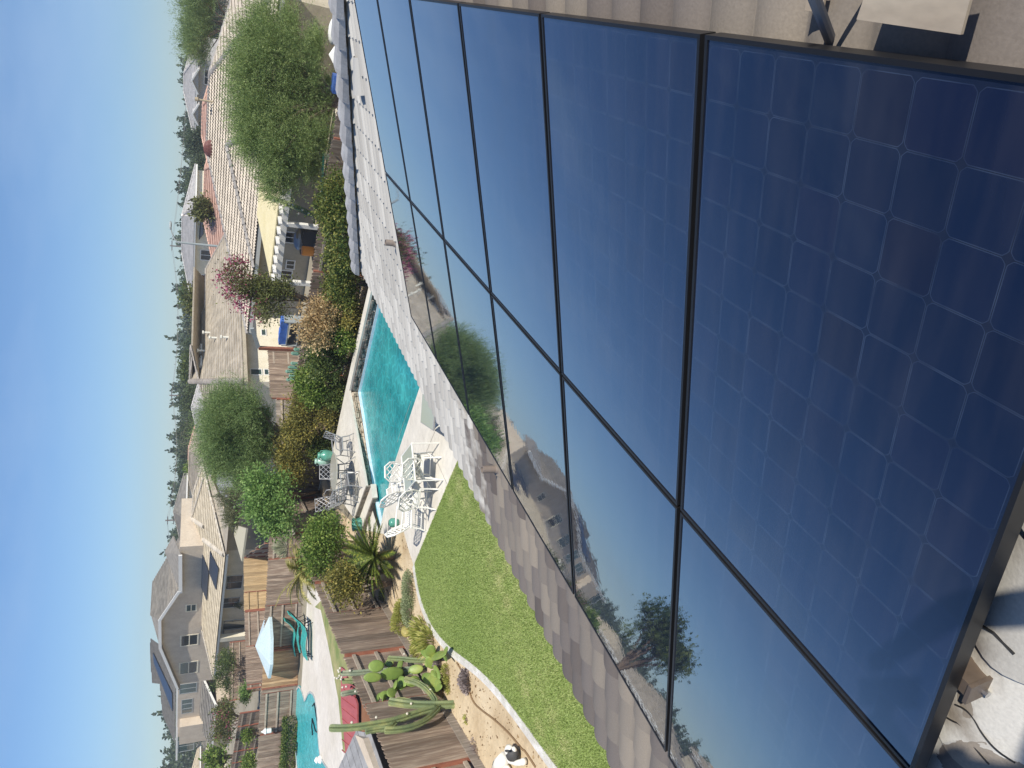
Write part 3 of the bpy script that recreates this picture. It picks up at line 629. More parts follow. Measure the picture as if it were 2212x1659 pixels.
def window_uv(parent, pl, u0, u1, z0, z1, fr=.06, m=None, mf=None, split='v', out=0., name='window'):
    P3 = lambda u, z, o=0: pl.o+pl.d*u+pl.n*(o+out)+Vector((0, 0, z-pl.o.z)); f = MB()
    for (ua, za, ub, zb) in ((u0-fr/2, z0, u1+fr/2, z0), (u0-fr/2, z1, u1+fr/2, z1)): f.beam(P3(ua, za, .012), P3(ub, zb, .012), .05, fr)
    for u in (u0, u1): f.beam(P3(u, z0+fr/2, .012), P3(u, z1-fr/2, .012), fr, .05, up=pl.n)
    if split == 'v': f.beam(P3((u0+u1)/2, z0+fr/2, .011), P3((u0+u1)/2, z1-fr/2, .011), fr*.7, .04, up=pl.n)
    if split == 'h': f.beam(P3(u0+fr/2, (z0+z1)/2, .011), P3(u1-fr/2, (z0+z1)/2, .011), .04, fr*.7)
    w_ = f.build(name, mf or M_whitec, parent); g = MB()
    g.slab([P3(u0+fr/2, z0+fr/2, .006), P3(u1-fr/2, z0+fr/2, .006), P3(u1-fr/2, z1-fr/2, .006), P3(u0+fr/2, z1-fr/2, .006)], pl.n, .004); o = g.build('pane', m or M_glass)
    me = o.data; me.transform(Matrix.Translation(-wloc(w_))); o.parent = w_
    return w_
def hiproof(parent, m, O, d, u, L, W, z, pitch=1/3., scal=.018, oh=.0, tw=.17, course=.355, hump=.028, step=.026, flat=False, faces='flrb', gable=False, real=True, capr=.11, Mc=None, fascia=None, seed=1):
    """eave rectangle from corner O along d (L) and back along u (W); ridge along the longer side"""
    O = Vector((O[0], O[1], z)); d = Vector(d).normalized(); u = Vector(u).normalized(); rz = W/2*pitch; hx = 0 if gable else W/2
    A, B, Cc, D_ = O, O+d*L, O+d*L+u*W, O+u*W; r0 = O+d*hx+u*(W/2)+Vector((0, 0, rz)); r1 = O+d*(L-hx)+u*(W/2)+Vector((0, 0, rz))
    polys = {'f': ((A, B), u, [A, B, r1, r0]), 'b': ((Cc, D_), -u, [Cc, D_, r0, r1]), 'l': ((B, Cc), -d, [B, Cc, r1]), 'r': ((D_, A), d, [D_, A, r0])}
    rest = MB()
    for k, ((p, q), aw, out) in polys.items():
        if gable and k in 'lr': continue
        if k in faces and real:
            pl = Plane(p, q, pitch, away=aw); tiles('roof', m, pl, out, parent, tw=tw, course=course, hump=hump, step=step, flat=flat, seg=6 if not flat else 2, seed=seed+ord(k), scal=scal)
            nn = pl.n; rest.slab([v-nn*.02 for v in out], nn, .05)
        else:
            e = (out[1]-out[0]).cross(out[2]-out[1]); e = e if e.z > 0 else -e; rest.slab(out, e, .06)
    rest.build('roof', m, parent)
    cm = MB(); caps(cm, r0, r1, r=capr)
    if not gable:
        for p, q in ((A, r0), (D_, r0), (B, r1), (Cc, r1)): caps(cm, p+Vector((0, 0, .03)), q+Vector((0, 0, .02)), r=capr)
    cm.build('ridge_cap', Mc or m, parent)
    if fascia:
        f = MB(); E_ = [A, B, Cc, D_]
        for i in range(4): p, q = E_[i], E_[(i+1) % 4]; f.beam(p-Vector((0, 0, .10)), q-Vector((0, 0, .10)), .03, .17)
        f.build('fascia', fascia, parent)
    return A, B, Cc, D_, r0, r1
def walls(parent, m, O, d, u, L, W, z0, z1, name='wall'):
    O = Vector(O); d = Vector(d).normalized(); u = Vector(u).normalized(); mb = MB(); q = [O, O+d*L, O+d*L+u*W, O+u*W]; mb.prism(q, z0, z1); return mb.build(name, m, parent)

# ---- house with the cream scalloped roof and the yellow patio cover
e0A = G((600, 60), 2.7); C1 = e0A+GD*16.3; C1 = Vector((-16.95, 37.75, 2.7)); hA = thing('tiled_house', 'single storey house with cream scalloped tile roof behind the big feathery tree', 'house', (C1.x, C1.y, 0))
LA = 17.8
A_ = hiproof(hA, M_tA, C1-GD*LA, GD, GU, LA, 13.8, 2.7, faces='fr', Mc=mat('greyish_cap_tile', (.26, .24, .22), (.34, .32, .29), 4, attr=.15), capr=.13, tw=.18, course=.36, hump=.06, step=.062, scal=.075, fascia=M_whitec)
plA = Plane(C1, C1-GD*LA, away=GU)
cm = MB(); ap = plA.at(b1(740, 1400)); caps(cm, plA.at((552, 577))+plA.n*.05, ap+plA.n*.08, r=.14); caps(cm, plA.at((578, 265))+plA.n*.05, ap+plA.n*.08, r=.14); cm.build('ridge_cap', MATS['greyish_cap_tile'], hA)
walls(hA, M_tan, C1-GD*(LA-.6)+GU*.7, GD, GU, LA-1.2, 12.4, 0, 2.62)
wA = VPl(C1+GU*.7, GD)
for pa, pb in ((b2(1300, 1040), b2(1370, 1130)), (b2(1230, 1135), b2(1345, 1225)), (b2(1260, 760), b2(1400, 880))): window(hA, wA, pa, pb, mf=M_white, m=M_glass)
vm = MB(); q = plA.at(b1(575, 1440)); 
vm.ball(q+Vector((0, 0, .05)), (.5, .25, .36), 14, 8, ax=(GD, GU, Vector((0, 0, 1))))
vo = vm.build('attic_vent', mat('red_brown_vent', (.16, .06, .05), rough=.6), hA)
pv = MB(); q = plA.at(b1(600, 990)); pv.tube([q, q+Vector((0, 0, .75))], .05, 8); pv.tube([q+Vector((0, 0, .75)), q+Vector((0, 0, .9))], .1, 8); pv.build('vent_pipe', mat('tan_vent_metal', (.40, .33, .22), rough=.5), hA)
# patio cover
pc = thing('patio_cover', 'yellow topped patio cover on white posts in front of the cream tiled house', 'patio cover', (-9, 31, 0))
pf0 = Vector((-5.4, 28.75, 0)); FL = 6.4; pf0 = Vector((-8.8, 29.7, 0))-GD*5.6; FL = 7.95
ym = MB(); pts = [pf0+GU*.15, pf0+GD*FL+GU*.15, pf0+GD*FL+GU*5.0, pf0+GU*5.0]; zz = [2.52, 2.52, 2.86, 2.86]
pts = [Vector((p.x, p.y, z)) for p, z in zip(pts, zz)]; ym.slab(pts, (pts[1]-pts[0]).cross(pts[2]-pts[1])*-1 if (pts[1]-pts[0]).cross(pts[2]-pts[1]).z < 0 else (pts[1]-pts[0]).cross(pts[2]-pts[1]), .05); ym.build('roof_sheet', M_yel, pc)
bm_ = MB(); bm_.beam(pf0-GD*.1+Vector((0, 0, 2.22)), pf0+GD*(FL+.1)+Vector((0, 0, 2.22)), .09, .24); bm_.build('beam', M_white, pc)
for i in range(17):
    t_ = MB(); p = pf0+GD*(.15+i*(FL-.3)/16); t_.beam(p-GU*.38+Vector((0, 0, 2.40)), p+GU*1.2+Vector((0, 0, 2.44)), .06, .13); t_.build('rafter', M_white, pc)
for px_ in (b2(1600, 725), b2(1510, 1270), b1(1700, 1520)):
    g = VPl(pf0, GD).at(px_); t_ = MB(); t_.box((g.x, g.y, 1.05), (.17, .17, 2.1), rz=math.atan2(GD.y, GD.x)); t_.build('post', M_white, pc)
pd = MB(); pd.prism([pf0-GD*1, pf0+GD*(FL+1), pf0+GD*(FL+1)+GU*5, pf0-GD*1+GU*5], -.02, .03); struct(pd.build('patio', M_conc, loc=pf0))

# ---- cream walled house with the broad grey brown roof
cB = Vector((-20.47, 38.8, 2.7)); hB = thing('tiled_house', 'cream walled house under a broad grey brown tiled roof in the middle distance', 'house', (cB.x, cB.y, 0))
plBr = Plane(cB, cB+GU*5, away=GD); plBl = Plane(cB, cB+GD*5, away=GU)
TB = plBr.at(b3(368, 722)); TB = Vector(TB)
rB = [cB.copy(), plBr.at(b3(868, 240)), plBr.at(b2(700, 805)), plBr.at(b2(522, 1130)), plBr.at(b2(516, 1500)), plBr.at(b3(430, 195)), TB]
rB[1] = cB+GU*((rB[1]-cB).dot(GU)); 
rB2 = cB+GU*17.5
tiles('roof', M_tB, plBr, [cB, rB2, plBr.at(b2(700, 805)), plBr.at(b2(522, 1130)), plBr.at(b2(516, 1500))], hB, tw=.3, course=.37, flat=True, step=.045, seg=2)
tiles('roof', M_tB, plBr, [cB, plBr.at(b2(516, 1500)), plBr.at(b3(430, 195)), TB], hB, tw=.3, course=.37, flat=True, step=.045, seg=2)
LBl = 13.5; hB2 = cB+GD*LBl
sp_ = (TB.z-2.7)*3
topl = cB+GD*(LBl-sp_)+GU*sp_; topl.z = TB.z
TB2 = cB+GD*sp_+GU*sp_; TB2.z = TB.z
tiles('roof', M_tB, plBl, [cB, hB2, topl, TB2], hB, tw=.3, course=.37, flat=True, step=.045, seg=2)
bb = MB()
back = [TB2, topl, topl+GU*9, TB2+GU*9]; bb.slab([v-Vector((0, 0, .05)) for v in back], (0, 0, 1), .05)
gl = [hB2, hB2+GU*24, topl+GU*9, topl]; bb.slab(gl, (gl[1]-gl[0]).cross(gl[2]-gl[1]) if (gl[1]-gl[0]).cross(gl[2]-gl[1]).z > 0 else -(gl[1]-gl[0]).cross(gl[2]-gl[1]), .05)
bb.build('roof', M_tB, hB)
cm = MB(); caps(cm, cB+Vector((0, 0, .04)), TB2+Vector((0, 0, .05)), r=.17, seg=.33)
for p, q in ((plBr.at(b2(700, 805)), plBr.at(b2(522, 1130))), (plBr.at(b2(522, 1130)), plBr.at(b2(516, 1500))), (plBr.at(b2(516, 1500)), plBr.at(b3(430, 195))), (plBr.at(b3(430, 195)), TB), (TB2, topl), (hB2, topl)): caps(cm, p+Vector((0, 0, .02)), q+Vector((0, 0, .02)), r=.1)
cm.build('ridge_cap', mat('brown_grey_cap', (.30, .27, .235), (.37, .335, .29), 4, attr=.15), hB)
fm = MB(); fm.beam(cB-Vector((0, 0, .12)), rB2-Vector((0, 0, .12)), .04, .2); fm.beam(cB-Vector((0, 0, .12)), hB2-Vector((0, 0, .12)), .04, .2); fm.build('fascia', M_tan, hB)
walls(hB, M_cream, cB+GD*.6+GU*.6, GU, GD, 16.5, LBl-1.2, 0, 2.6)
wBr = VPl(cB+GD*.6+GU*.6, GU)
window(hB, wBr, b3(948, 622), b3(1062, 682), m=M_glassg, mf=M_white, split='')
window(hB, wBr, b3(1080, 625), b3(1130, 682), m=M_glassg, mf=M_white, split='')
window(hB, wBr, b3(922, 238), b3(982, 292), m=M_glassg, mf=M_white, split='')
window(hB, wBr, b3(1052, 240), b3(1102, 300), m=M_glassg, mf=M_white, split='')
wBl = VPl(cB+GD*.6+GU*.6, GD)
window_uv(hB, wBl, 2.2, 3.6, 1.0, 2.1, m=M_glassg, mf=M_white)
window_uv(hB, wBl, 7.5, 9.3, 1.0, 2.1, m=M_glassg, mf=M_white)
for x, y in ((560, 270), (625, 320), (740, 315), (510, 445)):
    q = plBr.at(b3(x, y)); v_ = MB(); v_.tube([q, q+Vector((0, 0, .42))], .07, 8); v_.tube([q+Vector((0, 0, .42)), q+Vector((0, 0, .52))], .13, 8); v_.build('vent_pipe', M_whitec, hB)
for x, y0, y1 in ((478, 395, 470), (478, 510, 600)):
    q0 = plBr.at(b3(x, y0)); q1 = plBr.at(b3(x, y1)); v_ = MB(); v_.beam(q0+plBr.n*.08, q1+plBr.n*.08, .3, .1, up=plBr.n); v_.build('skylight', M_white, hB)
sw = MB(); q = [plBl.at(b3(565, 800)), plBl.at(b3(680, 1005)), plBl.at(b3(530, 1640)), plBl.at(b3(560, 1640)), ]
# low lean-to roof on the left of this house, behind the feathery tree
lt = MB(); a = G(b4(640, 60), 2.9); a = cB+GD*5.2-GU*1.6; a.z = 2.6; b = cB+GD*(LBl-1.5)-GU*1.6; b.z = 2.6; c = cB+GD*(LBl-1.5)+GU*2.0; c.z = 3.7; d = cB+GD*6.0+GU*2.0; d.z = 3.7
e = (b-a).cross(c-b); e = e if e.z > 0 else -e; lt.slab([a, b, c, d], e, .08); lt.build('porch_roof', mat('grey_composite_roof', (.25, .25, .25), (.31, .31, .31), 3, .9, attr=.05), hB)

# ---- sandy yellow roof with solar panels
e0C = G(b4(835, 945), 2.7); e1C = G(b5(718, 768), 2.7); dC = (e1C-e0C).normalized(); uC = Vector((-dC.y, dC.x, 0)); uC = uC if uC.dot(e0C) > 0 else -uC
hC = thing('tiled_house', 'low house with sandy yellow tile roof carrying two banks of solar panels', 'house', (e0C.x, e0C.y, 0))
plC = Plane(e0C, e1C, away=uC)
tC = dict(tw=.2, course=.37, hump=.05, step=.05, seg=6, scal=.05)
top = [plC.at(b4(620, 60)), plC.at(b4(530, 335)), plC.at(b4(510, 590)), plC.at(b4(497, 900)), plC.at(b5(612, 320))]
tiles('roof', M_tC, plC, [e0C, top[0], top[1], top[2], top[3], top[3]+(top[3]-e0C)*.0], hC, **tC) if False else None
tiles('roof', M_tC, plC, [e0C, top[0], top[1], top[2]], hC, **tC)
tiles('roof', M_tC, plC, [e0C, top[2], top[3], e1C+(e0C-e1C)*.5], hC, **tC)
tiles('roof', M_tC, plC, [e0C+(e1C-e0C)*.5, top[3], top[4], e1C], hC, **tC)
rp_ = MB(); a = G(b4(862, 640), 2.75); b = plC.at(b4(740, 300)); cc_ = [e0C, a, G(b4(745, 290), 3.4), top[0]]
e = (cc_[1]-cc_[0]).cross(cc_[2]-cc_[0]); 
pr = Plane(e0C, a, .22, away=uC); rp_.poly([e0C, a, pr.at(b4(735, 290)), top[0]]); rp_.build('roof', M_tB, hC)
cm = MB()
for p, q in (((510, 590), (628, 668)), ((630, 795), (822, 940))): caps(cm, plC.at(b4(*p))+plC.n*.05, plC.at(b4(*q))+plC.n*.05, r=.2, seg=.4)
caps(cm, e0C+plC.n*.05, top[0]+plC.n*.05, r=.13); caps(cm, top[0]+plC.n*.02, top[1]+plC.n*.02, r=.13); caps(cm, top[1]+plC.n*.02, top[2]+plC.n*.02, r=.13)
caps(cm, plC.at(b4(628, 190))+plC.n*.05, plC.at(b4(510, 590))+plC.n*.05, r=.12); caps(cm, top[4]+plC.n*.05, e1C+plC.n*.05, r=.14)
cm.build('ridge_cap', mat('sandy_cap_tile', (.46, .41, .33), (.56, .50, .40), 4, attr=.15), hC)
bk = MB(); bz = [e0C+uC*14, e1C+uC*14]; cr = plC.pt(*[0, 0]); hC_top = [top[2], top[3], top[4]]
poly = [top[2]+uC*.05, top[3]+uC*.05, top[3]+uC*7-Vector((0, 0, 2.3)), top[2]+uC*7-Vector((0, 0, 2.3))]; bk.slab(poly, (0, 0, 1), .05); bk.build('roof', M_tC, hC)
walls(hC, M_tan, e0C+uC*.7+dC*.6, dC, uC, (e1C-e0C).length-1.2, 6, 0, 2.6)
gm = MB(); gm.beam(e0C-Vector((0, 0, .1)), e1C-Vector((0, 0, .1)), .12, .17); gm.build('gutter', M_gutter, hC)
wC = VPl(e0C+uC*.7, dC)
window(hC, wC, b4(845, 1150), b4(985, 1265), split='v', mf=M_gutter); window(hC, wC, b4(860, 1170), b4(975, 1245), split='', mf=M_gutter, out=.02) if False else None
window(hC, wC, b4(810, 1365), b4(960, 1445), split='v', mf=M_gutter); window(hC, wC, b5(810, 235), b5(1000, 385), split='v', mf=M_gutter)
ps = MB(); g_ = VPl(e0C+uC*.15, dC).at(b5(860, 395)); ps.box((g_.x, g_.y, 1.25), (.75, .4, 2.5), rz=math.atan2(dC.y, dC.x)); ps.build('porch_column', M_cream, hC)
def array(quad_px, pl, n, rows, label):
    q = [pl.at(p)+pl.n*.16 for p in quad_px]; t = thing('rooftop_solar_array', label, 'solar array', q[0]); 
    for j in range(rows):
        for i in range(n):
            def L(u, v): return q[0].lerp(q[1], u).lerp(q[3].lerp(q[2], u), v)
            g = MB(); e_ = .008; a, b, c, d = L(i/n+e_/n, j/rows+e_), L((i+1)/n-e_/n, j/rows+e_), L((i+1)/n-e_/n, (j+1)/rows-e_), L(i/n+e_/n, (j+1)/rows-e_)
            g.slab([a, b, c, d], pl.n, .05); g.build('panel', mat('distant_solar_glass', (.03, .04, .06), rough=.35, spec=.4), t)
    fr = MB(); fr.beam(q[0]-pl.n*.09, q[1]-pl.n*.09, .04, .05); fr.beam(q[3]-pl.n*.09, q[2]-pl.n*.09, .04, .05); fr.build('rail', M_fr, t)
    return t
array([b4(550, 740), b4(535, 1060), b4(665, 1385), b4(685, 1110)], plC, 5, 2, 'large bank of solar panels high on the sandy yellow roof')
array([b4(695, 905), b4(690, 1110), b4(755, 1280), b4(780, 1075)], plC, 4, 1, 'smaller bank of solar panels near the gutter of the sandy yellow roof')
pv = thing('gable_canopy', 'cream flat canopy jutting from the wall under the sandy yellow roof', 'canopy', e0C+uC*.6)
cv = MB(); a = G(b4(880, 640), 2.35); b = G(b4(985, 1010), 2.2); c = G(b4(1030, 690), 2.15); cv.slab([a, b, c], (0, 0, 1), .12); cv.build('canopy_top', mat('cream_canopy', (.50, .46, .33), rough=.7), pv)

# ---- tall grey two storey house on the left
oD = Vector((0, 0, H))+ray(450, 1330)*(68/ray(450, 1330).dot(_cw)); oD.z = 0; wD = VPl(oD, GD)
hD = thing('two_storey_house', 'tall taupe two storey house with slate roof beyond the sandy yellow roof', 'house', oD)
def D(x, y, cr=b5, o=0.): return wD.at(cr(x, y), o)
rt = D(455, 865, b4); pk0 = D(205, 1530, b4); pk1 = D(188, 455); lf = D(372, 848); re = D(375, 1250, b4)
rl = D(400, 880, b4)
zE = (re.z+lf.z)/2; zP = (pk0.z+pk1.z)/2
re = wD.o+wD.d*(re-wD.o).dot(wD.d); re.z = zE; lf = wD.o+wD.d*(lf-wD.o).dot(wD.d); lf.z = zE; pk0.z = pk1.z = zP
wm = MB(); rt0 = wD.o+wD.d*(rt-wD.o).dot(wD.d); base = [rt0.copy(), lf.copy(), lf.copy(), pk1, pk0, re, rt0.copy()]
base[0].z = 0; base[1].z = 0; base[6].z = zE
fA = [v.copy() for v in base]; bk_ = [v+GU*5 for v in fA]; n_ = wm.vs(fA+bk_); k = len(fA)
wm.face([n_+i for i in range(k)]); wm.face([n_+k+i for i in reversed(range(k))])
for i in range(k): j = (i+1) % k; wm.face((n_+i, n_+k+i, n_+k+j, n_+j))
wm.build('wall', M_taupe, hD)
# recessed left wing
O2 = lf+GU*2.2; O2.z = 0; L2 = (D(350, 1530)-lf).dot(wD.d)+.3
walls(hD, M_taupe, O2, GD, GU, L2, 9, 0, zE-.05)
w2 = VPl(O2, GD)
walls(hD, M_taupe, lf+GD*2.6-GU*.2, GD, GU, 2.2, 2.3, 0, zE-1.0) if False else None
# roof: main body
oh = .45; f0 = -GU*oh
rm_ = MB(); ridge0 = wD.at(b5(104, 400)); hr = ridge0.z
slp = (zP-zE)/max(.1, (pk1-lf).dot(-wD.d)) if False else 1
R0_ = pk0.lerp(pk1, .5)+GU*1.6; R0_.z = hr; R1_ = R0_+GU*4
sideL = [lf+f0+GD*.4-Vector((0, 0, .15)), pk1+f0, R0_, R1_, lf+GU*5.6+GD*.4-Vector((0, 0, .15))]
sideR = [re+f0-GD*.4-Vector((0, 0, .15)), pk0+f0, R0_, R1_, re+GU*5.6-GD*.4-Vector((0, 0, .15))]
def fan(mb, pts, th=.12):
    n = len(pts); A = mb.vs(pts); B = mb.vs([p-Vector((0, 0, th)) for p in pts])
    for i in range(1, n-1): mb.face((A, A+i, A+i+1)); mb.face((B, B+i+1, B+i))
    for i in range(n): j = (i+1) % n; mb.face((A+i, B+i, B+j, A+j))

for sd_, aw_ in ((sideL, -GD), (sideR, GD)):
    E0, E1 = sd_[0], sd_[4]; w_o = abs((sd_[1]-sd_[0]).dot(GD)); PS = Plane(E0, E0+GU*4, (sd_[1].z-E0.z)/w_o, away=aw_); run = abs((sd_[2]-sd_[0]).dot(GD))
    up_ = aw_; q_ = [E0, sd_[1], E0+aw_*run+GU*2.05+Vector((0, 0, PS.s.z/math.hypot(PS.s.x, PS.s.y)*run)), E0+aw_*run+GU*5.6+Vector((0, 0, PS.s.z/math.hypot(PS.s.x, PS.s.y)*run)), E0+GU*6.05]
    tiles('roof', M_tD, PS, q_, hD, tw=.3, course=.40, flat=True, step=.07, seg=2); rm_.slab([v-PS.n*.03 for v in q_], PS.n, .08)
fan(rm_, [pk0+f0, pk1+f0, R0_+Vector((0, 0, .01))])
rm_.build('roof', M_tD, hD)
# wing roof (real tiles): eave along the left wing
eL0 = lf+GU*1.6; eL0.z = zE-.1; plD = Plane(eL0, eL0+GD*4, .36, away=GU)
tiles('roof', M_tD, plD, [plD.at(b5(350, 862)), plD.at(b5(345, 1590)), plD.at(b5(232, 1258)), plD.at(b5(222, 1140)), plD.at(b5(165, 1010)), plD.at(b5(120, 835)), plD.at(b5(200, 700))], hD, tw=.3, course=.38, flat=True, step=.07, seg=2)
tiles('roof', M_tD, plD, [plD.at(b5(350, 862)), plD.at(b5(121, 835)), plD.at(b5(103, 540)), plD.at(b5(106, 400)), plD.at(b5(186, 455))], hD, tw=.3, course=.38, flat=True, step=.07, seg=2)
fm = MB()
for p, q in ((re+f0, pk0+f0), (pk0+f0, pk1+f0), (pk1+f0, lf+f0)): fm.beam(p-GU*.05-Vector((0, 0, .02)), q-GU*.05-Vector((0, 0, .02)), .06, .26)
fm.beam(D(395, 905, b4)+f0, D(397, 1270, b4)+f0, .1, .28); a = plD.at(b5(352, 862)); b = plD.at(b5(347, 1585)); fm.beam(a-Vector((0, 0, .12)), b-Vector((0, 0, .12)), .08, .22)
fm.build('fascia', M_white, hD)
rw = MB(); p0 = D(395, 905, b4); p1 = D(397, 1270, b4); q0 = p0+GU*5+GD*3; q0.z = D(310, 1040, b4).z+.8; q1 = p1+GU*5; q1.z = q0.z
pr0 = [D(398, 905, b4)+f0, D(395, 1275, b4)+f0, D(225, 1200, b4)+GU*3, D(308, 1050, b4)+GU*3]; rw.slab(pr0, (0, 0, 1), .1); rw.build('roof', M_tD, hD)
for pa, pb in (((450, 80), (546, 135)), ((398, 380), (560, 462)), ((388, 643), (556, 730))): window(hD, wD, b5(*pa), b5(*pb), mf=M_cream, m=M_glass if pa[1] > 100 else M_glassg, split='h' if False else 'h', fr=.13)
window(hD, w2, b5(388, 852), b5(548, 920), mf=M_gutter, m=M_glassg, split='v', fr=.1)
for y in (1000, 1045, 1090): window(hD, w2, b5(408, y), b5(508, y+28), mf=M_gutter, m=M_glassg, split='', fr=.08)
window(hD, w2, b5(372, 1400), b5(522, 1480), mf=M_gutter, m=M_glassg, split='v', fr=.1)
tb = MB(); a = w2.at(b5(420, 1180), .5); b = w2.at(b5(420, 1350), .5); c_ = (a+b)/2; 
tb.box((c_.x, c_.y, zE/2-.15), ((a-b).length, 1.0, zE-.3), rz=math.atan2(GD.y, GD.x)); tb.build('chimney_breast', M_taupe, hD)
# lower roof of the left wing, over the ground floor
wD3 = VPl(lf-GU*.9, GD); l0 = wD3.at(b5(738, 1050)); l1 = wD3.at(b5(690, 1450)); lz = (l0.z+l1.z)/2; l0.z = l1.z = lz
p0 = lf+GD*.0; plE = Plane(l0, l0+GD*4, .45, away=GU)
tiles('roof', M_tD, plE, [l0, l1, plE.at(b5(628, 1350)), plE.at(b5(560, 1140)), plE.at(b5(583, 780)), plE.at(b5(610, 780))], hD, tw=.3, course=.38, flat=True, step=.07, seg=2)
fm = MB(); fm.beam(l0-Vector((0, 0, .1)), l1-Vector((0, 0, .1)), .06, .22); q = plE.at(b5(612, 782)); fm.beam(l0-Vector((0, 0, .05)), q, .06, .22); fm.build('fascia', M_white, hD)
walls(hD, M_taupe, Vector((l0.x, l0.y, 0))+GU*.4-GD*.0, GD, GU, (l1-l0).length-.3, 2.6, 0, lz-.05)
w4 = VPl(Vector((l0.x, l0.y, 0))+GU*.4, GD); window(hD, w4, b5(700, 1380), b5(850, 1455), mf=M_white, split='')
wq = VPl(Vector((l0.x, l0.y, 0))+GU*.0+GU*.1, GD)
pt_ = MB(); u = (D(800, 840)-wD.o).dot(wD.d)
window(hD, wD, b5(752, 790), b5(850, 1000), split='', mf=M_taupe, out=.3) if False else None
plS = plC
array([b5(135, 540), b5(145, 560), b5(330, 1105), b5(320, 930)], plD, 1, 1, 'solar panels on the slate roof of the tall taupe house') if False else array([b5(140, 540), b5(325, 930), b5(328, 1105), b5(150, 640)], plD, 7, 1, 'row of solar panels climbing the slate roof of the tall taupe house')

# ---- farther houses
def farhouse(name, label, pxy, z_eave, depth, L, W, ang, mw, mr_, pitch=1/3., wins=(), anchor='c', gable=False, fascia=M_white):
    r_ = ray(*pxy); o = Vector((0, 0, H))+r_*(depth/r_.dot(_cw)); o.z = 0; d = Vector((math.cos(R(ang)), math.sin(R(ang)), 0)); u = Vector((-d.y, d.x, 0)); u = u if u.dot(o) > 0 else -u
    t = thing(name, label, 'house', o, 'houses in the distance'); O = o-d*(L/2)
    hiproof(t, mr_, O, d, u, L, W, z_eave, pitch=pitch, flat=True, tw=.35, course=.42, step=.06, faces='flr', gable=gable, fascia=fascia, capr=.14)
    walls(t, mw, O+d*.5+u*.5, d, u, L-1, W-1, 0, z_eave-.05); wp = VPl(O+d*.5+u*.5, d)
    for (u0, u1, z0, z1) in wins: window_uv(t, wp, u0, u1, z0, z1, mf=M_white, m=M_glass, fr=.1)
    if gable:
        g = MB()
        for s_ in (.5, L-.5): g.slab([O+d*s_+u*.5+Vector((0, 0, z_eave-.1)), O+d*s_+u*(W-.5)+Vector((0, 0, z_eave-.1)), O+d*s_+u*(W/2)+Vector((0, 0, z_eave+W/2*pitch-.15))], d, .1)
        g.build('wall', mw, t)
    return t, O, d, u
ga = 163.4
t, O, d, u = farhouse('two_storey_house', 'distant grey two storey house with white trim above the cream scalloped roof', (430, 215), 5.9, 96, 11.5, 9, ga, M_greyw, M_tG, wins=((1.2, 3.2, 3.6, 4.9), (5.5, 7.4, 3.6, 4.9), (8.6, 10, 3.5, 4.8)))
g = MB(); 
for s_, wdt, zz_ in ((3.0, 3.4, 5.6), (7.6, 3.0, 5.5)):
    a = O+d*(s_-wdt/2)-u*.8; b = O+d*(s_+wdt/2)-u*.8; a.z = b.z = zz_; c = (a+b)/2; c.z = zz_+wdt*.24; k = c+u*4; fan(g, [a, c, k, a+u*4]); fan(g, [c, b, b+u*4, k])
    q = MB(); q.slab([a+u*.2, b+u*.2, c+u*.2-Vector((0, 0, .1))], -u, .05); q.build('wall', M_greyw, t); f_ = MB(); f_.beam(a, c, .08, .18); f_.beam(c, b, .08, .18); f_.build('fascia', M_white, t)
g.build('roof', M_tG, t)
farhouse('tiled_house', 'distant house with salmon tile roof right of the street lamp', (450, 330), 3.1, 62, 15, 12, ga, M_cream, M_tP, wins=((3, 4.5, 1, 2.1),))
farhouse('tiled_house', 'low salmon roofed house with a solar bank just behind the street lamp', (462, 510), 3.0, 58, 16, 11, ga-6, M_cream, M_tP, wins=((3, 4.5, 1, 2.1),))
t, O, d, u = farhouse('two_storey_house', 'distant cream two storey house with pale grey roof behind the street lamp', (430, 558), 5.6, 88, 15, 9, ga-4, M_cream, M_tG, pitch=.3, wins=((1.4, 3, 3.5, 4.8), (6, 7.6, 3.5, 4.8), (10, 12, 3.5, 4.8)))
farhouse('tiled_house', 'far house with a small salmon roof peeping over the grey brown ridge', (425, 775), 4.0, 92, 8, 8, ga, M_cream, M_tP)
farhouse('tiled_house', 'far house with grey pink roof left of the grey brown roof', (440, 965), 3.3, 78, 12, 12, ga, M_tan, M_tG)
farhouse('tiled_house', 'far house with rosy roof above the lime green tree', (430, 1040), 4.0, 100, 13, 9, ga, M_tan, M_tP)
farhouse('tiled_house', 'far house with long dusty brown roof behind the sandy yellow roof', (430, 1090), 3.4, 82, 17, 12, ga, M_tan, M_tB)
t, O, d, u = farhouse('two_storey_house', 'distant white walled house with solar panels right of the tall taupe house', (430, 1160), 5.7, 98, 9, 9, ga, M_cream, M_tD, wins=((1.4, 3, 3.5, 4.8),))
farhouse('tiled_house', 'low house with cream walls at the left edge beyond the tall taupe house', (440, 1815), 3.2, 92, 12, 10, ga, M_cream, M_tC, wins=((2, 4, 1, 2.1),))
farhouse('tiled_house', 'grey brown roofed house outside the left edge, mirrored in the panels', (475, 2110), 3.2, 60, 14, 12, ga, M_tan, M_tB)
farhouse('two_storey_house', 'tall tan house outside the left edge, mirrored in the panels', (480, 2380), 5.6, 75, 16, 11, ga, M_tan, M_tB, wins=((1.4, 3, 3.5, 4.8), (6, 7.6, 3.5, 4.8)))
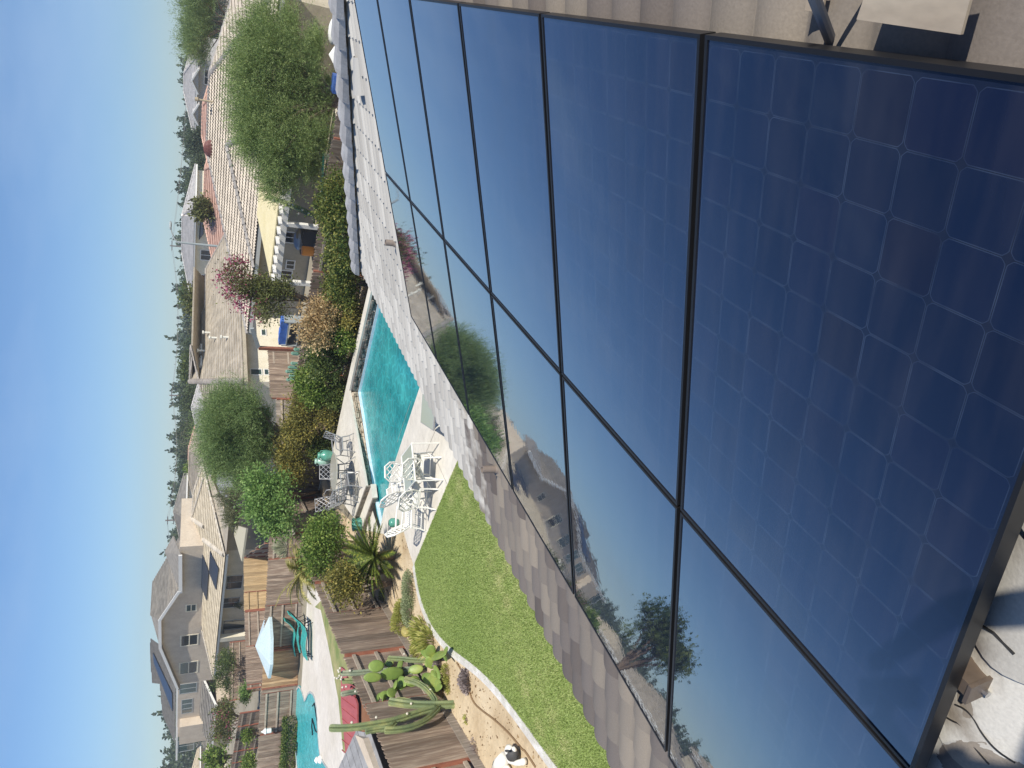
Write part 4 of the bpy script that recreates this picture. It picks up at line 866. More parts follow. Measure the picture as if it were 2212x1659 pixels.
# solar bank on the salmon roof
q = [ray(*p) for p in (b2(500, 625), b2(455, 700), b2(455, 860), b2(510, 800))]
t = thing('rooftop_solar_array', 'dark solar bank on the salmon roof beside the street lamp', 'solar array', G(b2(500, 700), 3.5)); g = MB()
pp = []
plx = Plane(G((475, 470), 3.0), G((475, 470), 3.0)+GD, away=GU); pts = [plx.at(p)+plx.n*.25 for p in (b2(505, 625), b2(452, 705), b2(455, 860), b2(512, 790))]
g.slab(pts, plx.n, .08); g.build('panel', MATS['distant_solar_glass'], t)
# ============================================================ plants
import numpy as np
nrg = np.random.default_rng(11)
def leafmesh(name, m, parent, Pc, Dr, size, aspect, rnd, loc=None):
    N = len(Pc); base = wloc(parent) if parent is not None else Vector(loc)
    Dr = Dr/np.maximum(np.linalg.norm(Dr, axis=1, keepdims=True), 1e-6); rv = nrg.normal(size=(N, 3)); W = np.cross(Dr, rv); W /= np.maximum(np.linalg.norm(W, axis=1, keepdims=True), 1e-6)
    s = size[:, None]; D_ = Dr*s; W = W*s*(aspect if np.isscalar(aspect) else aspect[:, None])
    V = np.stack([Pc, Pc+D_*.5+W*.5, Pc+D_, Pc+D_*.5-W*.5], 1).reshape(-1, 3)-np.array(base)
    me = bpy.data.meshes.new(name); me.vertices.add(4*N); me.vertices.foreach_set('co', V.astype(np.float32).ravel()); me.loops.add(4*N); me.loops.foreach_set('vertex_index', np.arange(4*N, dtype=np.int32))
    me.polygons.add(N); me.polygons.foreach_set('loop_start', np.arange(0, 4*N, 4, dtype=np.int32)); me.update(calc_edges=True)
    at = me.attributes.new('rnd', 'FLOAT', 'FACE'); at.data.foreach_set('value', np.clip(rnd, 0, 1).astype(np.float32)); me.materials.append(m)
    o = bpy.data.objects.new(name, me); C.objects.link(o)
    if parent is not None: o.parent = parent
    else: o.location = base
    return o
def unit(n): v = nrg.normal(size=(n, 3)); return v/np.linalg.norm(v, axis=1, keepdims=True)
def crown_pts(blobs, nc, ml, rc, updir=.35, shell=.62):
    """clumps of leaves over a union of ellipsoids"""
    vol = np.array([b[1][0]*b[1][1]*b[1][2] for b in blobs])**.66; cnt = np.maximum(3, (nc*vol/vol.sum()).astype(int)); P_, D_, A_ = [], [], []
    for (c, r), k in zip(blobs, cnt):
        u = unit(k); u[:, 2] = np.where(u[:, 2] < -.55, -u[:, 2]*.6, u[:, 2]); rad = shell+(1-shell)*nrg.random(k)**.6; rad *= 1+.16*nrg.normal(size=k)
        cc = np.array(c)+u*np.array(r)*rad[:, None]; ca = nrg.random(k)
        off = nrg.normal(size=(k, ml, 3))*rc*(.6+.8*nrg.random((k, 1, 1))); p = (cc[:, None]+off).reshape(-1, 3); d = (u[:, None]*.8+nrg.normal(size=(k, ml, 3))*.8+np.array([0, 0, updir])).reshape(-1, 3)
        a = (np.repeat(ca, ml)*.55+nrg.random(k*ml)*.45); P_.append(p); D_.append(d); A_.append(a)
    return np.concatenate(P_), np.concatenate(D_), np.concatenate(A_)
def limbs(mb, base, tops, r0, r1=.02, sag=.0, n=7):
    base = Vector(base)
    for t in tops:
        t = Vector(t); m1 = base.lerp(t, .35)+Vector((rng.uniform(-.1, .1), rng.uniform(-.1, .1), .12*(t-base).length)); m2 = base.lerp(t, .7)+Vector((rng.uniform(-.08, .08), rng.uniform(-.08, .08), .06*(t-base).length))
        mb.tube([base, m1, m2, t], [r0, r0*.72, r0*.45, r1], n)
def blobset(c, r, n, spread=.55, f=.55, seed=0):
    q = random.Random(seed); out = [(tuple(c), tuple(x*.72 for x in r))]
    for _ in range(n):
        a = q.uniform(0, 6.28); e = q.uniform(-.5, .9); k = math.cos(e)
        out.append(((c[0]+math.cos(a)*k*r[0]*spread, c[1]+math.sin(a)*k*r[1]*spread, c[2]+math.sin(e)*r[2]*spread), tuple(x*f*q.uniform(.75, 1.15) for x in r)))
    return out
M_bark = mat('brown_bark', (.14, .10, .07), (.24, .18, .13), 6, .95, .01, 30)
M_barkr = mat('reddish_bark', (.28, .15, .09), (.38, .22, .14), 6, .9, .006, 30)
L_feather = leafmat('feathery_leaf', (.13, .20, .06), (.24, .33, .11), (.40, .47, .19))
L_feather2 = leafmat('feathery_leaf_blue', (.11, .18, .06), (.20, .29, .10), (.32, .40, .16))
L_lime = leafmat('lime_leaf', (.10, .20, .045), (.17, .29, .075), (.28, .39, .12))
L_hedge = leafmat('hedge_leaf', (.05, .085, .02), (.12, .16, .035), (.36, .33, .08), (.55, .46, .15))
L_dark = leafmat('dark_hedge_leaf', (.035, .065, .018), (.08, .12, .03), (.22, .26, .06))
L_tan = leafmat('dry_tan_leaf', (.24, .15, .06), (.48, .34, .16), (.68, .53, .30))
L_gold = leafmat('golden_olive_leaf', (.08, .085, .02), (.20, .19, .045), (.48, .38, .09))
L_green = leafmat('fresh_green_leaf', (.06, .12, .02), (.13, .21, .035), (.36, .42, .10))
L_olive = leafmat('olive_leaf', (.09, .10, .05), (.16, .17, .085), (.26, .27, .15))
L_conif = leafmat('conifer_leaf', (.04, .06, .034), (.07, .10, .05), (.11, .15, .075))
L_pink = leafmat('pink_flower', (.30, .05, .10), (.40, .09, .17), (.52, .18, .27))
L_crape = leafmat('crape_leaf', (.07, .07, .03), (.12, .13, .04), (.22, .26, .07))
def bush(name, label, cat, c, r, m, nc=260, ml=26, rc=.13, ls=.085, asp=.55, group=None, nb=5, stem=True, shell=.55, ground=0., zbase=None, seed=1, parts=('foliage', 'stem'), aspr=None):
    c = Vector(c); t = thing(name, label, cat, (c.x, c.y, ground), group)
    P_, D_, A_ = crown_pts(blobset(c, r, nb, seed=seed), nc, ml, rc, shell=shell); P_[:, 2] = np.maximum(P_[:, 2], ground+.03)
    leafmesh(parts[0], m, t, P_, D_, ls*(.6+.8*nrg.random(len(P_))), asp, A_)
    if stem:
        s = MB(); tops = [(c.x+rng.uniform(-.6, .6)*r[0], c.y+rng.uniform(-.6, .6)*r[1], c.z+rng.uniform(-.1, .5)*r[2]) for _ in range(7)]
        limbs(s, (c.x, c.y, ground-.03), tops, .035+.015*r[2], .008); s.build(parts[1], M_bark, t)
    return t
def ftree(name, label, cat, c, r, m, base, lobes=None, ns=900, ml=26, ls=.09, asp=.16, trunk=.13, group=None, seed=2, droop=.0, up=.6, strand=.95):
    """feathery tree: sprays of fine leaves along thin outward strands"""
    c = Vector(c); t = thing(name, label, cat, base, group); P_, D_, A_ = [], [], []
    bl = blobset(c, r, 9, spread=.62, f=.5, seed=seed) if not lobes else [(tuple(VPl(Vector((c.x, c.y, 0)), Vector((_cu.x, _cu.y, 0))).at(p[:2], lq.uniform(-.9, .9)*.6)), (.86*p[2]/FPX*(c-Vector((0, 0, H))).dot(_cw),)*3) for lq in [random.Random(seed)] for p in lobes]
    w = np.array([b[1][0]*b[1][2] for b in bl]); cnt = (ns*w/w.sum()).astype(int)
    for (cc, rr), k in zip(bl, cnt):
        u = unit(k); u[:, 2] = np.where(u[:, 2] < -.35, -u[:, 2]*.5, u[:, 2]); u /= np.linalg.norm(u, axis=1, keepdims=True)
        s0 = np.array(cc)+u*np.array(rr)*(.15+.5*nrg.random((k, 1))); dr = u+np.array([0, 0, up])+nrg.normal(size=(k, 3))*.22; dr /= np.linalg.norm(dr, axis=1, keepdims=True)
        ln = strand*min(rr[0], rr[2])*(.5+.7*nrg.random((k, 1, 1))); tt = np.linspace(.05, 1, ml)[None, :, None]
        cur = np.array([0, 0, -1.])*droop; p = s0[:, None]+dr[:, None]*ln*tt+cur*ln*tt**2+nrg.normal(size=(k, ml, 3))*.028*ln
        d = dr[:, None]+nrg.normal(size=(k, ml, 3))*.55; a = np.repeat(nrg.random(k)*.6, ml)+nrg.random(k*ml)*.4
        P_.append(p.reshape(-1, 3)); D_.append(d.reshape(-1, 3)); A_.append(a)
    P_ = np.concatenate(P_); leafmesh('crown', m, t, P_, np.concatenate(D_), ls*(.6+.8*nrg.random(len(P_))), asp, np.concatenate(A_))
    s = MB(); b = Vector(base); fork = b.lerp(c, .45); fork.z = max(.5, c.z-r[2]*.9); s.tube([b, b.lerp(fork, .5)+Vector((.08, 0, 0)), fork], [trunk, trunk*.85, trunk*.7], 9)
    limbs(s, fork, [q[0] for q in (bl[:10] if lobes else bl)], trunk*.6, .018); s.build('trunk', M_bark, t); return t
def inside(poly, x, y):
    c = np.zeros(len(x), bool); n = len(poly)
    for i in range(n):
        (xa, ya), (xb, yb) = poly[i], poly[(i+1) % n]
        if ya == yb: continue
        c ^= ((ya > y) != (yb > y)) & (x < (xb-xa)*(y-ya)/(yb-ya)+xa)
    return c
def cen(p, z): return G(p, z)
def rad(w, v): return w/2/FPX*Vector(v-Vector((0, 0, H))).dot(_cw)
HV = VPl(cor-Vector((-F2d.y, F2d.x, 0))*1.15, F2d)      # hedge line in front of the back fence
hg = 'shrubs in the hedge along the back fence'
for i, (p, w_, h_, m, lb) in enumerate([
    ((728, 465), 135, 88, L_hedge, 'green and gold shrub at the right end of the hedge, below the tall cactus'),
    ((752, 612), 88, 84, L_hedge, 'green shrub right of the dry tan shrub, at the end of the pool wall'),
    ((700, 690), 104, 112, L_tan, 'dry tan leaved shrub in the middle of the hedge'),
    ((745, 712), 60, 60, L_green, 'small green shrub under the dry tan shrub'),
    ((712, 780), 92, 108, L_dark, 'dark green shrub left of the dry tan shrub'),
    ((688, 832), 74, 86, L_green, 'bright green shrub between the dark and the golden shrubs'),
    ((668, 902), 100, 112, L_gold, 'large olive brown shrub behind the pool stone wall'),
    ((645, 985), 112, 104, L_gold, 'golden olive shrub right of the lime green tree')]):
    c = HV.at(p); bush('shrub', lb, 'shrub', c, (rad(w_, c)*1.22, .85, rad(h_, c)*1.15), m, nc=330, ml=30, rc=.13, ls=.085, group=hg, seed=i+3)
for p, w_, h_, m, lb in (((735, 545), 60, 50, L_hedge, 'small speckled shrub joining the two right hand hedge shrubs'), ((755, 668), 56, 50, L_gold, 'low olive shrub between the green and the tan shrubs'), ((735, 835), 60, 50, L_dark, 'low dark shrub filling under the bright green shrub'), ((716, 880), 60, 56, L_gold, 'low golden shrub above the corner of the pool wall'), ((700, 950), 66, 60, L_dark, 'low dark shrub behind the tall green urn')):
    c = HV.at(p, .25); bush('shrub', lb, 'shrub', c, (rad(w_, c)*1.2, .6, rad(h_, c)*1.1), m, nc=170, ml=28, rc=.12, ls=.08, group=hg, seed=len(lb))
FV = VPl(F1a+Vector((.9, .34, 0))*.95, fd)
c = FV.at((712, 1186)); bush('shrub', 'large round green and gold shrub against the fence right of the palm fronds', 'shrub', c, (rad(165, c)*.95, .95, rad(150, c)), L_green, nc=420, ml=32, rc=.12, ls=.08, seed=21)
c = FV.at((752, 1268)); bush('shrub', 'lower yellowish shrub touching the fence beside the cycad', 'shrub', c, (rad(104, c), .7, rad(108, c)), L_gold, nc=230, ml=30, rc=.1, ls=.07, seed=22)
c = FV.at((775, 1240)); bush('shrub', 'small green shrub filling in behind the cycad fronds', 'shrub', c, (rad(70, c), .5, rad(60, c)), L_green, nc=120, ml=26, rc=.1, ls=.07, seed=23)
# trees behind the fences
c = cen((614, 222), 2.75); ftree('feathery_tree', 'big wispy green tree in front of the cream scalloped roof', 'tree', c, (rad(430, c), 2.7, rad(262, c)), L_feather, (c.x+.6, c.y, 0), lobes=[(560, 105, 46), (548, 175, 46), (556, 250, 46), (552, 310, 38), (585, 60, 40), (600, 120, 58), (602, 200, 66), (598, 280, 60), (606, 345, 50), (640, 70, 42), (648, 140, 56), (650, 215, 62), (640, 300, 58), (640, 375, 44), (716, 232, 28), (712, 300, 32), (700, 352, 32), (722, 185, 24), (700, 90, 26), (690, 120, 34), (692, 185, 40), (686, 250, 44), (680, 310, 38), (600, 390, 30), (668, 350, 34)], ns=11000, ml=26, ls=.10, asp=.13, trunk=.16, strand=1.95, seed=5, droop=.3)
c = cen((535, 938), 3.35); ftree('feathery_tree', 'round wispy green tree behind the hedge, before the grey brown roof', 'tree', c, (rad(205, c), 2.0, rad(185, c)), L_feather2, (c.x, c.y, 0), lobes=[(490, 890, 34), (482, 940, 36), (492, 985, 32), (520, 870, 36), (520, 925, 50), (520, 985, 44), (556, 880, 34), (560, 935, 46), (556, 990, 38), (588, 910, 28), (588, 965, 30), (540, 1020, 26)], ns=8000, ml=26, ls=.10, asp=.13, trunk=.12, strand=2.0, seed=8, droop=.15)
c = cen((455, 42), 4.75); ftree('feathery_tree', 'wispy tree rising behind the right end of the cream scalloped roof', 'tree', c, (rad(215, c), 2.8, rad(115, c)), L_feather2, (c.x, c.y, 0), ns=3200, ml=24, ls=.19, asp=.12, trunk=.14, strand=1.4, seed=9)
c = cen((518, 1085), 3.2); ftree('olive_tree', 'dull olive grey tree behind the lime green tree', 'tree', c, (rad(105, c), 1.2, rad(85, c)), L_olive, (c.x, c.y, 0), ns=500, ml=24, ls=.1, asp=.2, trunk=.1, seed=10)
c = G((596, 1082), 2.5)
def ltree(name, label, c, r, m, base, nc, ml, rc, ls, trunk, mb_=None, asp=.5, seed=1, group=None, nb=8, cat='tree'):
    c = Vector(c); t = thing(name, label, cat, base, group); bl = blobset(c, r, nb, spread=.7, f=.45, seed=seed); P_, D_, A_ = crown_pts(bl, nc, ml, rc, shell=.5)
    leafmesh('crown', m, t, P_, D_, ls*(.6+.8*nrg.random(len(P_))), asp, A_); s = MB(); b = Vector(base); fork = b.lerp(c, .4); s.tube([b, fork], [trunk, trunk*.8], 8); limbs(s, fork, [q[0] for q in bl], trunk*.65, .015); s.build('trunk', mb_ or M_bark, t); return t
gb_ = G(b4(1740, 330), .0)
ltree('broadleaf_tree', 'lime green tree in the yard corner left of the patio chairs', c, (rad(145, c), 1.3, rad(155, c)), L_lime, (gb_.x, gb_.y, 0), 420, 34, .15, .11, .07, seed=13)
c = G((560, 1118), 3.1); 
# crape myrtle with pink panicles
c1_ = cen((590, 645), 2.75); t = ltree('crape_myrtle', 'crape myrtle with pink flower heads at the left end of the yellow patio cover', c1_, (rad(95, c1_), .95, rad(150, c1_)), L_crape, (c1_.x, c1_.y, 0), 300, 26, .13, .085, .06, seed=15)
cf = c1_+Vector((0, 0, 0)); PP, DD, AA = [], [], []
VF = VPl(Vector((c1_.x, c1_.y, 0)), Vector((_cu.x, _cu.y, 0)))
for p in [(482, 600), (492, 585), (497, 612), (505, 570), (510, 598), (500, 640), (515, 625), (520, 585), (526, 610), (515, 655), (508, 562), (530, 640), (535, 600), (490, 625), (520, 670), (541, 625), (565, 645), (575, 640), (500, 588), (506, 620), (522, 562), (545, 670), (560, 690)]:
    q = np.array(VF.at(p)); k = 60; o_ = nrg.normal(size=(k, 3))*np.array([.1, .1, .15]); PP.append(q+o_); DD.append(unit(k)+np.array([0, 0, .5])); AA.append(nrg.random(k))
PP = np.concatenate(PP); leafmesh('blossom_foliage', L_pink, t, PP, np.concatenate(DD), .085*(.6+.8*nrg.random(len(PP))), .7, np.concatenate(AA))
PP, DD, AA = crown_pts([(tuple(VF.at((520, 605))), (.75, .6, .7))], 90, 22, .14); leafmesh('crown', L_crape, t, PP, DD, .07*(.6+.8*nrg.random(len(PP))), .5, AA)
s = MB(); limbs(s, (c1_.x, c1_.y, 1.4), [tuple(VF.at(p)) for p in ((490, 600), (505, 575), (510, 640), (530, 610))], .03, .006); s.build('branch', M_barkr, t)
# bare reddish branches by the patio
t = thing('bare_shrub', 'bare reddish branches leaning beside the lime green tree trunk', 'shrub', G(b4(1720, 500)))
s = MB(); bs = G(b4(1740, 520), .0); VB = VPl(bs, Vector((_cu.x, _cu.y, 0)))
for p in ((1520, 480), (1500, 440), (1600, 560), (1580, 460), (1560, 600), (1640, 440), (1530, 520)): limbs(s, bs, [tuple(VB.at(b4(*p), rng.uniform(-.3, .3)))], .03, .006)
s.build('branch', M_barkr, t)
# cycad
def frond(mb, root, az, el, L, droop, lw, n=16, la=.16, a=None, r=None, wid=.018):
    r = r or rng; pts = []; d = Vector((math.cos(az)*math.cos(el), math.sin(az)*math.cos(el), math.sin(el))); p = Vector(root); st = L/n
    for i in range(n+1):
        pts.append(p.copy()); p += d*st; d = (d+Vector((0, 0, -droop/n))).normalized()
    mb.tube(pts, [wid*(1-.7*i/n) for i in range(n+1)], 4, a=.35)
    for i in range(1, n+1):
        t_ = (pts[i]-pts[i-1]).normalized(); s_ = t_.cross(Vector((0, 0, 1))).normalized(); f = math.sin(math.pi*min(1, .12+i/(n+1)*.93))**.6
        for sg in (-1, 1):
            for h in (0, .5):
                b = pts[i-1].lerp(pts[i], h+.1); e = b+(s_*sg*.85+t_*.55+Vector((0, 0, r.uniform(-.25, .05))))*la*f; w_ = t_*lw
                ax = r.random() if a is None else min(1, max(0, a+r.uniform(-.2, .2))); k = mb.vs([b-w_*.5, b+w_*.5, e]); mb.face((k, k+1, k+2), ax)
L_palm = leafmat('cycad_leaf', (.05, .085, .015), (.12, .17, .03), (.30, .33, .05))
L_palmy = leafmat('golden_palm_leaf', (.16, .17, .04), (.36, .33, .09), (.62, .54, .22))
cy = G(c4(868, 945), 0); t = thing('cycad', 'sago cycad with a dark wheel of stiff fronds beside the patio', 'cycad', cy); f = MB(); rr_ = random.Random(3)
for i in range(64):
    az = i*2.39996; el = rr_.uniform(-.1, 1.05); frond(f, cy+Vector((0, 0, .55)), az, el, rr_.uniform(1.05, 1.3), rr_.uniform(.3, .7), .035, n=20, la=.17, r=rr_)
f.build('fronds', L_palm, t); s = MB(); s.lathe([(.12, -.02), (.15, .1), (.14, .3), (.12, .55), (.05, .6)], cy, 12); s.build('trunk', M_bark, t)
pv_ = VPl(F1a-Vector((.935, .355, 0))*1.3, fd).at(b4(1640, 1090)); pb_ = Vector((pv_.x, pv_.y, 0)); t = thing('palm', 'young palm with golden green fronds drooping over the neighbouring pool deck', 'palm', pb_); f = MB(); rr_ = random.Random(5)
for i in range(38):
    az = i*2.39996; el = rr_.uniform(.1, 1.25); frond(f, pv_, az, el, rr_.uniform(1.3, 1.9), rr_.uniform(1.2, 2.0), .045, n=22, la=.34, r=rr_, wid=.016)
f.build('fronds', L_palmy, t); s = MB(); s.tube([pb_, pv_], [.13, .09], 9); s.build('trunk', M_bark, t)
yv = VPl(F1a-Vector((.935, .355, 0))*1.6, fd).at(b4(1430, 870)); t = thing('yucca', 'pale grey green yucca clump above the fence corner', 'yucca', (yv.x, yv.y, 0)); k = 420; u = unit(k); u[:, 2] = abs(u[:, 2])
leafmesh('leaves', leafmat('yucca_leaf', (.22, .25, .15), (.36, .38, .24), (.55, .54, .38)), t, np.array(yv)+u*np.array([.35, .35, .45])*nrg.random((k, 1))**.4, u+np.array([0, 0, .5]), .26*(.6+.6*nrg.random(k)), .13, nrg.random(k))
s = MB(); s.tube([(yv.x, yv.y, 0), yv], [.09, .06], 8); s.build('trunk', M_bark, t)
# neighbour's garden plants
for nm, lb, p, z, w_, h_, m, nc in (('broadleaf_tree', 'dark green leafy tree behind the orange fence boards, left of the parasol', (490, 1450), 2.1, 108, 62, L_dark, 170),
    ('broadleaf_tree', 'bushy pink flowering tree in front of the taupe house', (488, 1560), 2.5, 92, 62, L_crape, 190)):
    c = G(p, z); t = ltree(nm, lb, c, (rad(w_, c), 1.3, rad(h_, c)), m, (c.x, c.y, 0), nc, 26, .17, .14, .09, seed=31)
    if 'pink' in lb:
        PP = []; 
        for i in range(26): PP.append(np.array(c)+unit(1)*np.array([rad(w_, c), 1.3, rad(h_, c)])*.9+nrg.normal(size=(14, 3))*.12)
        PP = np.concatenate(PP); leafmesh('blossom_foliage', L_pink, t, PP, unit(len(PP)), .1*(.6+.8*nrg.random(len(PP))), .7, nrg.random(len(PP)))
# ---- far line of trees
def conifer(t, h, r, m, seed, ls=.55, k=900):
    q = np.random.default_rng(seed); z = q.random(k)**.8; rad_ = r*(1-z)**.75*(.55+.45*q.random(k)); a = q.random(k)*6.283; P_ = np.stack([np.cos(a)*rad_, np.sin(a)*rad_, h*(.1+.9*z)], 1)+np.array(t.location)
    D_ = np.stack([np.cos(a), np.sin(a), .25+.3*q.normal(size=k)], 1); leafmesh('crown', m, t, P_, D_, ls*(.5+q.random(k)), .5, q.random(k)); s = MB(); b = Vector(t.location); s.tube([b, b+Vector((0, 0, h*.9))], [h*.022, .03], 6); s.build('trunk', M_bark, t)
fg = 'distant trees along the horizon'
def fplace(py, depth): r = ray(425, py); v = Vector((0, 0, H))+r*(depth/r.dot(_cw)); v.z = 0; return v
protoC, protoR = [], []
for i in range(3):
    t = thing('distant_conifer', 'x', 'tree', fplace(300+20*i, 150), fg); conifer(t, 11.5, 2.4, L_conif, 40+i); protoC.append(t)
for i in range(3):
    b = fplace(380+25*i, 150); c = b+Vector((0, 0, 6.0)); t = ltree('distant_tree', 'x', c, (4.2, 4.2, 4.4), leafmat('far_leaf_%d' % i, *[((.035, .06, .025), (.06, .095, .035), (.10, .14, .055)), ((.05, .075, .03), (.085, .115, .045), (.13, .17, .07)), ((.06, .07, .035), (.10, .11, .055), (.15, .16, .09))][i]), tuple(b), 170, 20, .55, .5, .25, seed=50+i, group=fg, nb=6); protoR.append(t)
fr = random.Random(77); used = set(); spots = []; seen = {}
near_words = ['', 'smaller ', 'slim ', 'broad ', 'low ', 'ragged ', 'dense ', 'leaning ', 'tiny ', 'hazy ', 'dark crowned ', 'stubby ', 'tall ']
py = -40
anchors = [(70, 'top right wispy tree'), (215, 'distant grey two storey house'), (340, 'rightmost salmon roof'), (500, 'street lamp'), (560, 'pale grey far roof'), (700, 'grey brown roof'), (855, 'middle utility pole'), (960, 'grey pink far roof'), (1090, 'dusty brown far roof'), (1121, 'left utility pole'), (1250, 'taupe house gable')]
while py < 1330:
    spots.append((py, fr.uniform(112, 190))); py += fr.uniform(6, 13)
for i, (py, dep) in enumerate(spots):
    con = fr.random() < .5; src = fr.choice(protoC if con else protoR); b = fplace(py, dep); nh = min(anchors, key=lambda a: abs(a[0]-py)); top = (418+.028*(829.5-py)) 
    tgt = (397 if fr.random() < .75 else 388)+.028*(829.5-py)*1.0+fr.uniform(-6, 9); tgt = min(tgt, 412+.028*(829.5-py)-6)
    zt = zat(tgt, b.x, b.y); s_ = max(.3, zt/11.5 if con else zt/10.3)
    lab = 'distant %s %s the %s' % ('pointed dark conifer' if con else 'rounded green tree', 'in line with' if abs(nh[0]-py) < 14 else ('right of' if py < nh[0] else 'left of'), nh[1])
    k_ = seen.get(lab, 0); seen[lab] = k_+1
    if k_: lab = lab + (', %s further along' % ['', 'second', 'third', 'fourth', 'fifth', 'sixth', 'seventh', 'eighth', 'ninth', 'tenth'][min(k_, 9)])
    if src not in used and src.location.x != b.x and src.name not in used:
        used.add(src.name); o = src; o.location = b; o['label'] = lab
    else: o = copy_tree(src, b, label=lab)
    o.rotation_euler = (0, 0, fr.uniform(0, 6.28)); o.scale = (s_*fr.uniform(.85, 1.2),)*2+(s_,)
for p in protoC+protoR:
    if p['label'] == 'x': p['label'] = 'distant tree on the horizon'
# far belt of woodland too distant to count
q = np.random.default_rng(5); k = 90000; a = q.uniform(-75, 12, k); dd = q.uniform(200, 290, k); hh = 8.0*(1+.12*np.sin(a*1.7)+.12*np.sin(a*5.3+1)+.14*np.sin(a*13.1))
P_ = np.stack([np.sin(np.radians(a))*dd, np.cos(np.radians(a))*dd, hh*q.random(k)**.7+.3], 1); o = leafmesh('far_woodland', L_conif, None, P_, unit(k)+np.array([0, 0, .4]), .95*(.5+q.random(k)), .6, q.random(k), loc=(0, 200, 0)); o['kind'] = 'stuff'
# midground trees between the roofs
for p, z, w_, h_, m, lb in (((418, 640), 5.0, 90, 52, L_dark, 'bushy dark tree between the pale grey roof and the grey brown roof'), ((428, 655), 4.3, 60, 40, L_crape, 'rust tinged tree behind the grey brown ridge'), ((442, 452), 4.4, 32, 26, L_crape, 'small brownish tree on the salmon roof line'),
    ((428, 300), 5.0, 60, 36, L_conif, 'dark bushy tree left of the distant grey house'), ((411, 790), 5.7, 60, 40, L_dark, 'mid green tree behind the left end of the grey brown roof'), ((420, 1010), 5.3, 30, 30, L_green, 'small bright tree beyond the rosy far roof'),
    ((470, 1640), 3.4, 30, 34, L_green, 'green bushy tree at the left edge below the taupe house')):
    d_ = 60 if z < 5 else 100; r_ = ray(*p); c = Vector((0, 0, H))+r_*(d_/r_.dot(_cw)); ltree('broadleaf_tree', lb, c, (rad(w_, c), rad(w_, c), rad(h_, c)), m, (c.x, c.y, 0), 110, 20, .3, .3, .15, seed=len(lb))

b = Vector((-50.5, 31.6, 0)); ltree('broadleaf_tree', 'dense tree outside the left edge, mirrored in the lower panels', b+Vector((0, 0, 6.3)), (2.8, 2.8, 3.3), L_dark, tuple(b), 260, 26, .3, .28, .2, seed=61)
# dry leaf litter and crumbs of soil on the planting bed
q = np.random.default_rng(9); k = 9000; x = q.uniform(-20, -9.5, k); y = q.uniform(2, 25, k); bedp = [(v.x, v.y) for v in ins_soil()]; ok = inside(bedp, x, y) & ~inside(LAWN_POLY, x, y); x, y = x[ok], y[ok]; k = len(x)
o = leafmesh('leaf_litter', leafmat('litter_brown', (.16, .10, .05), (.30, .20, .11), (.45, .34, .2)), None, np.stack([x, y, np.full(k, .008)], 1), np.stack([q.normal(size=k), q.normal(size=k), .25*q.random(k)], 1), .03+.06*q.random(k)**3, .5, q.random(k), loc=(-13, 12, 0)); o['kind'] = 'stuff'
# short grass blades standing on the lawn
q = np.random.default_rng(3); k = 900000; x = q.uniform(-13.2, -4.2, k); y = q.uniform(2.2, 14.5, k); ok = inside(LAWN_POLY, x, y); x, y = x[ok], y[ok]; k = len(x)
pat = .5+.28*np.sin(x*1.3+np.sin(y*.9)*1.5)+.22*np.sin(y*1.9+x*.7)
D_ = np.stack([q.normal(size=k)*.55, q.normal(size=k)*.55, np.ones(k)], 1); L_gr = leafmat('grass_blade', (.26, .37, .10), (.36, .45, .15), (.56, .56, .28))
dry = np.zeros(k)
for p_, r_ in ((c4(1500, 120), 1.1), (c4(1560, 300), .8), (c4(1440, 330), .6), (d5(700, 1480), 1.0), (d5(820, 1600), .8), (d5(420, 820), .3), (c4(1950, 1150), .9), (d5(980, 980), .4)):
    g = G(p_); dry = np.maximum(dry, np.exp(-((x-g.x)**2+(y-g.y)**2)/r_**2)*(.6+.5*np.sin(x*7+y*5)*np.sin(y*6-x*3)))
o = leafmesh('grass', L_gr, None, np.stack([x, y, np.full(k, .012)], 1), D_, .026+.022*q.random(k), .4, .2*q.random(k)+.3*q.random(k)**2+.4*pat*q.random(k)+.75*dry*q.random(k)**.5, loc=(-9, 8, 0)); o['kind'] = 'stuff'
# ============================================================ neighbour's yard on the left and the fences beyond
a3 = G((580, 1160), 1.8); b3_ = G((556, 1655), 1.8); d3 = (b3_-a3).normalized(); L3 = (b3_-a3).length
nmL = [G(b5(1975, 1480)), G(b5(1930, 1000)), G(b5(1850, 560)), G(b5(1760, 130)), G(b4(1700, 1450))]
# pool deck of the neighbour
a3g = Vector((a3.x, a3.y, 0)); deckN = [a3g+Vector((1.0, -1.5, 0)), F1a-Vector((.935, .355, 0))*.15+fd*13, F1n-Vector((.935, .355, 0))*.15-fd*3, F1n+Vector((-60, -40, 0)), a3g+d3*(L3+30)]
poolN = [G(b5(x, y)) for x, y in ((1543, 870), (1560, 885), (1578, 925), (1600, 1008), (1615, 990), (1632, 945), (1655, 924), (1680, 940), (1700, 985), (1718, 1080), (1728, 1200), (1735, 1400), (1750, 1540), (1790, 1615), (1850, 1700), (1870, 1850), (1800, 2050), (1640, 2100), (1560, 1900), (1528, 1660), (1512, 1480), (1503, 1300), (1503, 1120), (1512, 980), (1525, 900))]
